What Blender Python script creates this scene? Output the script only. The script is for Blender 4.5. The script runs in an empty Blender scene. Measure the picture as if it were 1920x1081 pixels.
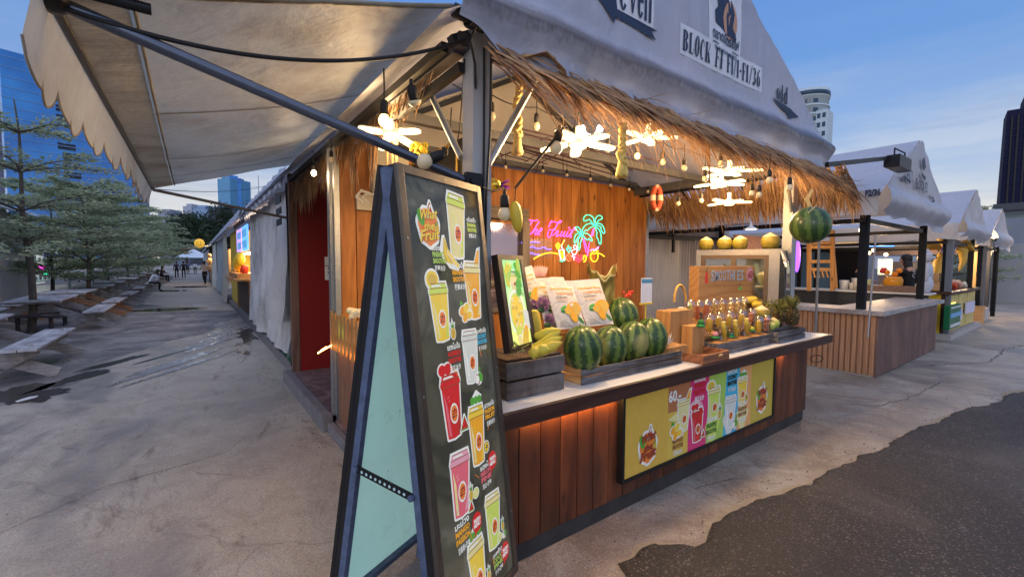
import bpy, math, random
from mathutils import Matrix, Vector, Quaternion, noise
random.seed(7)
scene = bpy.context.scene
COL = scene.collection
R = math.radians
PI = math.pi
V = Vector

# ------------------------------------------------------------------ camera
H = 1.62
F = 818.0                      # focal length in pixels of the 1920 px wide photograph
CR = Matrix(((0.8070075, 0.02992384, -0.58978255),
             (-0.5905272, 0.04776343, -0.80560305),
             (0.0040633, 0.99841035, 0.05621629)))
cam_data = bpy.data.cameras.new("camera")
cam = bpy.data.objects.new("camera", cam_data)
COL.objects.link(cam)
cam.matrix_world = Matrix.Translation((0, 0, H)) @ CR.to_4x4()
cam_data.sensor_width = 36
cam_data.lens = F / 1920 * 36
cam_data.clip_start = 0.05
cam_data.clip_end = 3000
scene.camera = cam


def at(px, py, x=None, y=None, z=None, d=None):
    """World point seen at a photograph pixel on the plane x=, y=, z= or at forward distance d."""
    c = V(((px - 960) / F, -(py - 540.5) / F, -1))
    r = CR @ c
    if x is not None: t = x / r[0]
    elif y is not None: t = y / r[1]
    elif z is not None: t = (z - H) / r[2]
    else: t = d
    return V((0, 0, H)) + r * t


# ------------------------------------------------------------------ sky and sun
world = bpy.data.worlds.new("World")
scene.world = world
world.use_nodes = True
nt = world.node_tree
nt.nodes.clear()


def wn(t, **k):
    n = nt.nodes.new(t)
    for a, b in k.items(): setattr(n, a, b)
    return n


def wm(op, a, b=None, clamp=False):
    n = wn('ShaderNodeMath', operation=op, use_clamp=clamp)
    for i, q in enumerate((a, b)):
        if q is None: continue
        if isinstance(q, (int, float)): n.inputs[i].default_value = q
        else: nt.links.new(q, n.inputs[i])
    return n.outputs[0]


SUN_EL, SUN_AZ = R(4), R(218)          # dusk, the added glow lies behind the camera
sky = wn('ShaderNodeTexSky', sky_type='NISHITA')
sky.sun_disc = False
sky.sun_elevation = SUN_EL
sky.sun_rotation = R(90) - SUN_AZ
sky.air_density = 1.0; sky.dust_density = 0.6; sky.ozone_density = 3.0
tc = wn('ShaderNodeTexCoord')
sep = wn('ShaderNodeSeparateXYZ')
nt.links.new(tc.outputs['Generated'], sep.inputs[0])
X_, Y_, Z_ = sep.outputs
ramp = wn('ShaderNodeValToRGB')
cr = ramp.color_ramp
stops = [(0.0, (.80, .75, .72, 1)), (0.09, (.62, .63, .70, 1)), (0.20, (.33, .45, .70, 1)), (0.36, (.15, .31, .68, 1)), (0.6, (.11, .25, .66, 1)), (1.0, (.10, .2, .5, 1))]
while len(cr.elements) < len(stops): cr.elements.new(0.5)
for e, (p, c) in zip(cr.elements, stops): e.position = p; e.color = c
nt.links.new(wm('MAXIMUM', Z_, 0), ramp.inputs[0])
# streaky evening cloud near the horizon
mp = wn('ShaderNodeMapping'); mp.inputs['Scale'].default_value = (1.6, 1.6, 9)
nt.links.new(tc.outputs['Generated'], mp.inputs[0])
nz = wn('ShaderNodeTexNoise'); nz.inputs['Scale'].default_value = 1.3; nz.inputs['Detail'].default_value = 6; nz.inputs['Roughness'].default_value = .55
nt.links.new(mp.outputs[0], nz.inputs['Vector'])
cl = wm('MULTIPLY', wm('SUBTRACT', nz.outputs['Fac'], .40), 6.0, True)
lowband = wm('SUBTRACT', 1.0, wm('MULTIPLY', Z_, 2.4), True)
clf = wm('MULTIPLY', wm('MULTIPLY', cl, lowband), 1.0)
ccol = wn('ShaderNodeValToRGB')
ccol.color_ramp.elements[0].position = .0; ccol.color_ramp.elements[0].color = (.90, .80, .72, 1)
ccol.color_ramp.elements[1].position = .3; ccol.color_ramp.elements[1].color = (.52, .58, .70, 1)
nt.links.new(wm('MAXIMUM', Z_, 0), ccol.inputs[0])
mp2 = wn('ShaderNodeMapping'); mp2.inputs['Scale'].default_value = (2.6, 2.6, 20); mp2.inputs['Location'].default_value = (3, 1, 0)
nt.links.new(tc.outputs['Generated'], mp2.inputs[0])
nz2 = wn('ShaderNodeTexNoise'); nz2.inputs['Scale'].default_value = 1.4; nz2.inputs['Detail'].default_value = 7; nz2.inputs['Roughness'].default_value = .6
nt.links.new(mp2.outputs[0], nz2.inputs['Vector'])
shade = wn('ShaderNodeMix', data_type='RGBA'); shade.inputs[7].default_value = (.40, .43, .54, 1)
nt.links.new(wm('MULTIPLY', wm('SUBTRACT', nz2.outputs['Fac'], .47), 6.0, True), shade.inputs[0]); nt.links.new(ccol.outputs[0], shade.inputs[6])
mx = wn('ShaderNodeMix', data_type='RGBA')
nt.links.new(clf, mx.inputs[0]); nt.links.new(ramp.outputs[0], mx.inputs[6]); nt.links.new(shade.outputs[2], mx.inputs[7])
# dusk glow added in the unseen sky behind the photographer, lights gable and ground
dotw = wm('ADD', wm('MULTIPLY', X_, math.cos(SUN_AZ)), wm('MULTIPLY', Y_, math.sin(SUN_AZ)))
glow = wm('MULTIPLY', wm('POWER', wm('MAXIMUM', wm('ADD', wm('MULTIPLY', dotw, .75), .25), 0), 1.3), wm('SUBTRACT', 1.15, wm('MULTIPLY', Z_, .7), True))
gcol = wn('ShaderNodeMix', data_type='RGBA'); gcol.blend_type = 'ADD'
gcol.inputs[7].default_value = (.78, .80, .92, 1)
nt.links.new(glow, gcol.inputs[0]); nt.links.new(mx.outputs[2], gcol.inputs[6])
zen = wn('ShaderNodeMix', data_type='RGBA'); zen.blend_type = 'ADD'  # unseen sky overhead, brightness added to light the ground
zen.inputs[7].default_value = (1.12, 1.05, 1.02, 1)
nt.links.new(wm('MULTIPLY', wm('SUBTRACT', Z_, .62), 2.2, True), zen.inputs[0]); nt.links.new(gcol.outputs[2], zen.inputs[6])
bg1 = wn('ShaderNodeBackground'); bg1.inputs[1].default_value = .93
nt.links.new(zen.outputs[2], bg1.inputs[0])
bg2 = wn('ShaderNodeBackground'); bg2.inputs[1].default_value = .05
nt.links.new(sky.outputs[0], bg2.inputs[0])
addb = wn('ShaderNodeAddShader'); out = wn('ShaderNodeOutputWorld')
nt.links.new(bg1.outputs[0], addb.inputs[0]); nt.links.new(bg2.outputs[0], addb.inputs[1]); nt.links.new(addb.outputs[0], out.inputs[0])

sl = bpy.data.lights.new("sun", 'SUN'); sl.energy = 0.35; sl.angle = R(15); sl.color = (1, .9, .82)
so = bpy.data.objects.new("sun", sl); COL.objects.link(so)
so.rotation_euler = V((math.cos(SUN_AZ) * math.cos(R(14)), math.sin(SUN_AZ) * math.cos(R(14)), math.sin(R(14)))).to_track_quat('Z', 'Y').to_euler()
so.location = (-20, -20, 30)

scene.view_settings.view_transform = 'Standard'
scene.view_settings.look = 'None'
scene.view_settings.exposure = 0
scene.view_settings.gamma = 1
scene.render.engine = 'CYCLES'
scene.cycles.max_bounces = 6
scene.cycles.diffuse_bounces = 3
scene.cycles.glossy_bounces = 3
scene.cycles.transmission_bounces = 4
scene.cycles.transparent_max_bounces = 12
scene.cycles.caustics_reflective = False
scene.cycles.caustics_refractive = False
scene.cycles.sample_clamp_indirect = 4
scene.cycles.use_denoising = True
scene.cycles.use_light_tree = True

# ------------------------------------------------------------------ materials
MATS = {}


class NT:
    def __init__(s, name):
        s.m = bpy.data.materials.new(name); s.m.use_nodes = True
        s.t = s.m.node_tree; s.t.nodes.clear()
        s.out = s.n('ShaderNodeOutputMaterial')
    def n(s, t, **k):
        q = s.t.nodes.new(t)
        for a, b in k.items(): setattr(q, a, b)
        return q
    def L(s, a, b): s.t.links.new(a, b)
    def set(s, sock, val):
        if isinstance(val, bpy.types.NodeSocket): s.L(val, sock)
        elif isinstance(val, (tuple, list)) and len(val) == 3 and sock.type == 'RGBA': sock.default_value = (*val, 1)
        else: sock.default_value = val
    def math(s, op, a, b=0.0, clamp=False):
        q = s.n('ShaderNodeMath', operation=op, use_clamp=clamp); s.set(q.inputs[0], a); s.set(q.inputs[1], b); return q.outputs[0]
    def mix(s, f, a, b, mode='MIX'):
        q = s.n('ShaderNodeMix', data_type='RGBA', blend_type=mode); s.set(q.inputs[0], f); s.set(q.inputs[6], a); s.set(q.inputs[7], b); return q.outputs[2]
    def coord(s, stretch=(1, 1, 1), kind='Object', rot=(0, 0, 0)):
        c = s.n('ShaderNodeTexCoord'); m = s.n('ShaderNodeMapping'); m.inputs['Scale'].default_value = stretch; m.inputs['Rotation'].default_value = rot
        s.L(c.outputs[kind], m.inputs[0]); return m.outputs[0]
    def noise(s, vec, scale, detail=4, rough=.55, dist=0):
        q = s.n('ShaderNodeTexNoise'); s.L(vec, q.inputs['Vector']); q.inputs['Scale'].default_value = scale
        q.inputs['Detail'].default_value = detail; q.inputs['Roughness'].default_value = rough; q.inputs['Distortion'].default_value = dist; return q.outputs['Fac']
    def vor(s, vec, scale, feature='F1', out='Distance'):
        q = s.n('ShaderNodeTexVoronoi', feature=feature); s.L(vec, q.inputs['Vector']); q.inputs['Scale'].default_value = scale; return q.outputs[out]
    def ramp(s, fac, *stops):
        q = s.n('ShaderNodeValToRGB'); e = q.color_ramp.elements
        while len(e) < len(stops): e.new(.5)
        for a, (p, c) in zip(e, stops):
            a.position = p; a.color = (c, c, c, 1) if isinstance(c, (int, float)) else (*c, 1)
        s.L(fac, q.inputs[0]); return q.outputs[0]
    def island(s): return s.n('ShaderNodeNewGeometry').outputs['Random Per Island']
    def bump(s, h, strength, dist=.01):
        q = s.n('ShaderNodeBump'); q.inputs['Strength'].default_value = strength; q.inputs['Distance'].default_value = dist; s.L(h, q.inputs['Height']); return q.outputs[0]
    def bsdf(s, col, rough=.6, metal=0.0, normal=None, emit=None, es=0.0, spec=None, coat=0.0, alpha=None, trans=0.0, ior=1.45):
        b = s.n('ShaderNodeBsdfPrincipled'); s.set(b.inputs['Base Color'], col); s.set(b.inputs['Roughness'], rough); s.set(b.inputs['Metallic'], metal)
        if normal is not None: s.L(normal, b.inputs['Normal'])
        if emit is not None: s.set(b.inputs['Emission Color'], emit); b.inputs['Emission Strength'].default_value = es
        b.inputs['Specular IOR Level'].default_value = .3 if spec is None else spec
        if coat: b.inputs['Coat Weight'].default_value = coat
        if trans: b.inputs['Transmission Weight'].default_value = trans; b.inputs['IOR'].default_value = ior
        if alpha is not None: s.set(b.inputs['Alpha'], alpha)
        return b.outputs[0]
    def done(s, sh): s.L(sh, s.out.inputs[0]); return s.m


def dk(c, f): return tuple(q * f for q in c[:3])


def flat(name, col, rough=.55, metal=0.0, var=.12, scale=9, bump=0.0, isl=0.0, emit=0.0, coat=0.0, stretch=(1, 1, 1), spec=None):
    """A plain surface with uneven tone: every material in the scene is at least this."""
    if name in MATS: return MATS[name]
    t = NT(name); v = t.coord(stretch); nn = t.noise(v, scale)
    c = t.mix(nn, dk(col, 1 - var), tuple(min(1, q * (1 + var)) for q in col))
    if isl: c = t.mix(t.math('MULTIPLY', t.island(), isl), c, dk(col, .35))
    nr = t.bump(t.noise(v, scale * 6, 3), bump, .004) if bump else None
    MATS[name] = t.done(t.bsdf(c, rough, metal, nr, col if emit else None, emit, spec, coat)); return MATS[name]


def glow_mat(name, col, es):
    if name in MATS: return MATS[name]
    t = NT(name); MATS[name] = t.done(t.bsdf(col, .5, 0, None, col, es)); return MATS[name]


def wood(name, a, b, axis='z', scale=5, rough=.6, isl=.35, knots=True, bump=.35, grime=None, coat=0):
    if name in MATS: return MATS[name]
    t = NT(name)
    st = {'x': (.12, 1, 1), 'y': (1, .12, 1), 'z': (1, 1, .12)}[axis]
    ran = t.island()
    base = t.n('ShaderNodeTexCoord').outputs['Object']
    off = t.n('ShaderNodeVectorMath', operation='ADD'); cmb = t.n('ShaderNodeCombineXYZ')
    for i in range(3): t.L(t.math('MULTIPLY', ran, 17.3 + i), cmb.inputs[i])
    t.L(base, off.inputs[0]); t.L(cmb.outputs[0], off.inputs[1])
    mpn = t.n('ShaderNodeMapping'); mpn.inputs['Scale'].default_value = st; t.L(off.outputs[0], mpn.inputs[0]); v = mpn.outputs[0]
    g = t.noise(v, scale * 5, 7, .62, .6)
    g2 = t.noise(v, scale * 1.2, 2, .5, 1.5)
    w = t.n('ShaderNodeTexWave', wave_type='RINGS'); t.L(v, w.inputs['Vector']); w.inputs['Scale'].default_value = scale * 1.5; w.inputs['Distortion'].default_value = 9; w.inputs['Detail'].default_value = 2
    f = t.math('ADD', t.math('MULTIPLY', g, .55), t.math('MULTIPLY', t.math('ADD', w.outputs['Fac'], g2), .25))
    c = t.mix(t.ramp(f, (.25, 0.0), (.75, 1.0)), a, b)
    c = t.mix(t.math('MULTIPLY', ran, isl), c, dk(a, .6))
    if knots:
        kv = t.n('ShaderNodeMapping'); kv.inputs['Scale'].default_value = {'x': (.4, 1, 1), 'y': (1, .4, 1), 'z': (1, 1, .4)}[axis]; t.L(off.outputs[0], kv.inputs[0])
        k = t.vor(kv.outputs[0], 6); c = t.mix(t.ramp(k, (.03, .95), (.16, .0)), c, dk(a, .18))
    if grime:
        gr = t.noise(t.coord((1, 1, .6)), 3, 5, .7); c = t.mix(t.ramp(gr, (.42, 0.0), (.68, .75)), c, grime)
    MATS[name] = t.done(t.bsdf(c, rough, 0, t.bump(g, bump, .004), coat=coat)); return MATS[name]


def canvas(name, col, stain=(.30, .27, .22), transl=.3, rough=.55, wr=.5, st=.5, stretch=(1, 1, 1), band=None):
    """Coated tent fabric: wrinkles, water stains, a little light let through."""
    if name in MATS: return MATS[name]
    t = NT(name); v = t.coord(stretch)
    s1 = t.noise(v, 1.3, 7, .66, .25); s2 = t.noise(v, 9, 4, .6)
    c = t.mix(t.ramp(s1, (.46, 0.0), (.75, st)), col, stain)
    c = t.mix(t.ramp(s2, (.5, 0.0), (.8, .25)), c, dk(stain, .9))
    sp = t.vor(v, 23); c = t.mix(t.ramp(sp, (.0, .45), (.05, .0)), c, dk(stain, .5))
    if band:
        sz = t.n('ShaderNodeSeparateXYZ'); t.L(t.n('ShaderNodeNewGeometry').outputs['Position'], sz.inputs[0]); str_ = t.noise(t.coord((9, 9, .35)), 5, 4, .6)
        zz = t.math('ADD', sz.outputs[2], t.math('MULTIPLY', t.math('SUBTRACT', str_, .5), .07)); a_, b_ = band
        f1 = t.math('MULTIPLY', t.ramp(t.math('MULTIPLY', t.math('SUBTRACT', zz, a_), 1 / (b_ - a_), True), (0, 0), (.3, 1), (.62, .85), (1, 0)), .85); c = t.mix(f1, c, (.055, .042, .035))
    wv = t.noise(t.coord((1, 1, .5)), 3.4, 4, .5, .5); wf = t.noise(v, 14, 3, .5, .3)
    nr = t.bump(t.math('ADD', wv, t.math('MULTIPLY', wf, .25)), wr, .05)
    b = t.bsdf(c, rough, 0, nr)
    tr = t.n('ShaderNodeBsdfTranslucent'); t.L(c, tr.inputs[0])
    m = t.n('ShaderNodeMixShader'); m.inputs[0].default_value = transl; t.L(b, m.inputs[1]); t.L(tr.outputs[0], m.inputs[2])
    MATS[name] = t.done(m.outputs[0]); return MATS[name]


def foliage(name, col, col2, transl=.35):
    if name in MATS: return MATS[name]
    t = NT(name)
    c = t.mix(t.island(), col, col2); c = t.mix(t.math('MULTIPLY', t.noise(t.coord(), .9, 3), .7), c, dk(col, .6))
    b = t.bsdf(c, .6); tr = t.n('ShaderNodeBsdfTranslucent'); t.L(c, tr.inputs[0])
    m = t.n('ShaderNodeMixShader'); m.inputs[0].default_value = transl; t.L(b, m.inputs[1]); t.L(tr.outputs[0], m.inputs[2])
    MATS[name] = t.done(m.outputs[0]); return MATS[name]


def clear(name, tint=(.95, .95, .95), gloss=.14, rough=.06, edge=.55):
    if name in MATS: return MATS[name]
    t = NT(name); a = t.n('ShaderNodeBsdfTransparent'); t.set(a.inputs[0], tint)
    g = t.n('ShaderNodeBsdfGlossy'); g.inputs['Roughness'].default_value = rough; g.inputs[0].default_value = (1, 1, 1, 1)
    lw = t.n('ShaderNodeLayerWeight'); lw.inputs[0].default_value = .35
    f = t.math('ADD', t.math('MULTIPLY', lw.outputs['Facing'], edge), gloss, True)
    m = t.n('ShaderNodeMixShader'); t.L(f, m.inputs[0]); t.L(a.outputs[0], m.inputs[1]); t.L(g.outputs[0], m.inputs[2])
    MATS[name] = t.done(m.outputs[0]); return MATS[name]


# ------------------------------------------------------------------ mesh builder
class MB:
    def __init__(s): s.v = []; s.f = []; s.mi = []; s.sm = []; s.mats = []; s.cur = 0; s.T = Matrix.Identity(4); s.smooth = False
    def use(s, m):
        if m not in s.mats: s.mats.append(m)
        s.cur = s.mats.index(m); return s
    def add(s, vs, fs, smooth=None):
        o = len(s.v); T = s.T
        s.v += [T @ V(p) for p in vs]
        s.f += [[o + i for i in q] for q in fs]
        s.mi += [s.cur] * len(fs); s.sm += [s.smooth if smooth is None else smooth] * len(fs); return s
    def box(s, a, b):
        x0, y0, z0 = (min(p, q) for p, q in zip(a, b)); x1, y1, z1 = (max(p, q) for p, q in zip(a, b))
        return s.add([(x0, y0, z0), (x1, y0, z0), (x1, y1, z0), (x0, y1, z0), (x0, y0, z1), (x1, y0, z1), (x1, y1, z1), (x0, y1, z1)],
                     [(3, 2, 1, 0), (4, 5, 6, 7), (0, 1, 5, 4), (1, 2, 6, 5), (2, 3, 7, 6), (3, 0, 4, 7)], False)
    def bar(s, p, q, w, h, up=(0, 0, 1), roll=0):
        """A square-section bar from p to q."""
        p, q = V(p), V(q); d = (q - p).normalized(); u = V(up)
        if abs(d.dot(u)) > .98: u = V((1, 0, 0))
        a = d.cross(u).normalized(); b = a.cross(d).normalized()
        if roll: Q = Quaternion(d, roll); a = Q @ a; b = Q @ b
        pts = [e + a * sx * w / 2 + b * sy * h / 2 for e in (p, q) for sx, sy in ((-1, -1), (1, -1), (1, 1), (-1, 1))]
        return s.add(pts, [(3, 2, 1, 0), (4, 5, 6, 7), (0, 1, 5, 4), (1, 2, 6, 5), (2, 3, 7, 6), (3, 0, 4, 7)], False)
    def tube(s, pts, r, n=8, cap=True, smooth=True):
        pts = [V(p) for p in pts]; m = len(pts); rs = r if isinstance(r, (list, tuple)) else [r] * m
        vs = []; t0 = (pts[1] - pts[0]).normalized(); u = V((0, 0, 1)) if abs(t0.z) < .9 else V((1, 0, 0))
        a = t0.cross(u).normalized()
        for i, p in enumerate(pts):
            t = ((pts[min(i + 1, m - 1)] - pts[max(i - 1, 0)])); t = t.normalized() if t.length > 1e-9 else t0
            a = (a - t * a.dot(t)); a = a.normalized() if a.length > 1e-6 else t.orthogonal().normalized()
            b = t.cross(a)
            vs += [p + (a * math.cos(2 * PI * k / n) + b * math.sin(2 * PI * k / n)) * rs[i] for k in range(n)]
        fs = [(i * n + k, i * n + (k + 1) % n, (i + 1) * n + (k + 1) % n, (i + 1) * n + k) for i in range(m - 1) for k in range(n)]
        s.add(vs, fs, smooth)
        if cap: s.add([vs[k] for k in range(n)], [list(range(n))[::-1]], False); s.add([vs[(m - 1) * n + k] for k in range(n)], [list(range(n))], False)
        return s
    def lathe(s, prof, c=(0, 0, 0), n=16, axis=None, sx=1, sy=1):
        c = V(c); Q = V(axis).to_track_quat('Z', 'Y') if axis is not None else Quaternion()
        vs = []; fs = []; m = len(prof)
        for (r, z) in prof:
            for k in range(n):
                vs.append(c + Q @ V((r * sx * math.cos(2 * PI * k / n), r * sy * math.sin(2 * PI * k / n), z)))
        for i in range(m - 1):
            for k in range(n): fs.append((i * n + k, i * n + (k + 1) % n, (i + 1) * n + (k + 1) % n, (i + 1) * n + k))
        if prof[0][0] > 1e-5: fs.append(list(range(n))[::-1])
        if prof[-1][0] > 1e-5: fs.append([(m - 1) * n + k for k in range(n)])
        return s.add(vs, fs, True)
    def ell(s, c, r, n=16, m=9, axis=None, pw=1.0):
        if isinstance(r, (int, float)): r = (r, r, r)
        prof = [(max(1e-6, math.sin(PI * i / m)) ** pw, -math.cos(PI * i / m) * r[2]) for i in range(m + 1)]
        return s.lathe(prof, c, n, axis, r[0], r[1])
    def poly(s, pts, thick=None, nrm=None):
        pts = [V(p) for p in pts]
        if thick is None: return s.add(pts, [list(range(len(pts)))], False)
        n = V(nrm) * thick; k = len(pts)
        return s.add(pts + [p - n for p in pts], [list(range(k)), list(range(k, 2 * k))[::-1]] + [(i, k + i, k + (i + 1) % k, (i + 1) % k) for i in range(k)], False)
    def grid(s, fn, nu, nv, smooth=True, thick=0.0):
        vs = [fn(i / nu, j / nv) for j in range(nv + 1) for i in range(nu + 1)]
        fs = [(j * (nu + 1) + i, j * (nu + 1) + i + 1, (j + 1) * (nu + 1) + i + 1, (j + 1) * (nu + 1) + i) for j in range(nv) for i in range(nu)]
        return s.add(vs, fs, smooth)


LOCS = {}


def mesh_from(mb, name, inv=None):
    me = bpy.data.meshes.new(name)
    vs = mb.v if inv is None else [inv @ p for p in mb.v]
    me.from_pydata(vs, [], mb.f); me.polygons.foreach_set('material_index', mb.mi); me.polygons.foreach_set('use_smooth', mb.sm)
    for m in mb.mats: me.materials.append(m)
    me.update(); return me


def tag(o, label=None, cat=None, group=None, kind=None):
    for k, q in (('label', label), ('category', cat), ('group', group), ('kind', kind)):
        if q: o[k] = q
    return o


def thing(name, loc, label, cat, group=None, rz=0.0, rot=None):
    o = bpy.data.objects.new(name, None); COL.objects.link(o); o.empty_display_size = .1
    M_ = Matrix.Translation(V(loc)) @ (rot.to_4x4() if rot is not None else Matrix.Rotation(rz, 4, 'Z'))
    o.matrix_world = M_; o['_w'] = 1; LOCS[o.name] = M_
    del o['_w']
    return tag(o, label, cat, group)


def islands(mb):
    """Split a builder into its loose pieces, joined where corners coincide."""
    par = list(range(len(mb.v)))
    def find(a):
        while par[a] != a: par[a] = par[par[a]]; a = par[a]
        return a
    key = {}
    for i, p in enumerate(mb.v): k = (round(p.x, 5), round(p.y, 5), round(p.z, 5)); par[find(i)] = find(key.setdefault(k, i))
    for f in mb.f:
        for b in f[1:]: par[find(b)] = find(f[0])
    out = {}
    for n, f in enumerate(mb.f):
        m = out.setdefault(find(f[0]), (MB(), {})); q, mp = m; q.mats = mb.mats
        for i in f:
            if i not in mp: mp[i] = len(q.v); q.v.append(mb.v[i])
        q.f.append([mp[i] for i in f]); q.mi.append(mb.mi[n]); q.sm.append(mb.sm[n])
    return [m[0] for m in out.values()]


def part(name, mb, parent, mat=None, label=None, bev=0.0, local=False, solid=0.0, split=False):
    """One mesh object under its thing; the builder's vertices are in world space unless local."""
    if split:
        for q in islands(mb): o = part(name, q, parent, mat, label, bev, local, solid)
        return o
    W = LOCS[parent.name]
    if mat is not None: mb.mats = [mat]; mb.mi = [0] * len(mb.f)
    o = bpy.data.objects.new(name, mesh_from(mb, name, None if local else W.inverted())); COL.objects.link(o)
    o.parent = parent; LOCS[o.name] = W
    if label: o['label'] = label
    if bev:
        b = o.modifiers.new('bevel', 'BEVEL'); b.width = bev; b.segments = 2; b.limit_method = 'ANGLE'
    if solid:
        b = o.modifiers.new('solid', 'SOLIDIFY'); b.thickness = solid; b.offset = 0
    return o


def single(name, mb, label, cat, mat=None, group=None, kind=None, loc=None, bev=0.0, rz=0.0, solid=0.0):
    if mat is not None: mb.mats = [mat]; mb.mi = [0] * len(mb.f)
    W = Matrix.Translation(V(loc) if loc is not None else V((0, 0, 0))) @ Matrix.Rotation(rz, 4, 'Z')
    o = bpy.data.objects.new(name, mesh_from(mb, name, W.inverted())); COL.objects.link(o); o.matrix_world = W; LOCS[o.name] = W
    if bev:
        b = o.modifiers.new('bevel', 'BEVEL'); b.width = bev; b.segments = 2; b.limit_method = 'ANGLE'
    if solid:
        b = o.modifiers.new('solid', 'SOLIDIFY'); b.thickness = solid; b.offset = 0
    return tag(o, label, cat, group, kind)


def dup(root, loc, rz=None, label=None, group=None, scale=1.0, rot=None):
    r = root.copy(); COL.objects.link(r)
    q = rot.to_4x4() if rot is not None else (Matrix.Rotation(rz, 4, 'Z') if rz is not None else LOCS[root.name].to_3x3().to_4x4())
    M_ = Matrix.Translation(V(loc)) @ q @ Matrix.Scale(scale, 4); r.matrix_world = M_; LOCS[r.name] = M_
    def rec(a, b):
        for ch in [c for c in bpy.data.objects if c.parent == a]:
            c = ch.copy(); COL.objects.link(c); c.parent = b; rec(ch, c)
    rec(root, r)
    if label: r['label'] = label
    if group: r['group'] = group
    return r


def frame(O, U, Vv): O, U, Vv = V(O), V(U).normalized(), V(Vv).normalized(); return (O, U, Vv, U.cross(Vv).normalized())


def fp(fr, u, v, w=0.0): return fr[0] + fr[1] * u + fr[2] * v + fr[3] * w


_tc = {}


def text_geo(body, bold=0.0):
    k = (body, bold)
    if k in _tc: return _tc[k]
    c = bpy.data.curves.new('t', 'FONT'); c.body = body; c.resolution_u = 2; c.offset = bold
    o = bpy.data.objects.new('t', c); COL.objects.link(o)
    dg = bpy.context.evaluated_depsgraph_get(); m = bpy.data.meshes.new_from_object(o.evaluated_get(dg))
    vs = [tuple(q.co) for q in m.vertices]; fs = [tuple(p.vertices) for p in m.polygons]
    bpy.data.objects.remove(o); bpy.data.curves.remove(c); bpy.data.meshes.remove(m)
    if not vs: vs, fs = [(0, 0, 0), (.1, 0, 0), (.1, .1, 0)], [(0, 1, 2)]
    x0 = min(p[0] for p in vs); x1 = max(p[0] for p in vs); y0 = min(p[1] for p in vs); y1 = max(p[1] for p in vs)
    _tc[k] = ([((p[0] - x0) / (x1 - x0 or 1), (p[1] - y0) / (y1 - y0 or 1)) for p in vs], fs); return _tc[k]


def text(mb, body, fr, u0, v0, w, h, mat, lay=.0016, bold=.012, shear=0.0, skew=0.0):
    """Lettering fitted in the box (u0,v0)-(u0+w,v0+h) of a frame; v grows along the frame's second axis."""
    vs, fs = text_geo(body, bold); mb.use(mat)
    mb.add([fp(fr, u0 + a * w + shear * b * h, v0 + b * h + skew * a * w, lay) for a, b in vs], fs, False)
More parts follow.
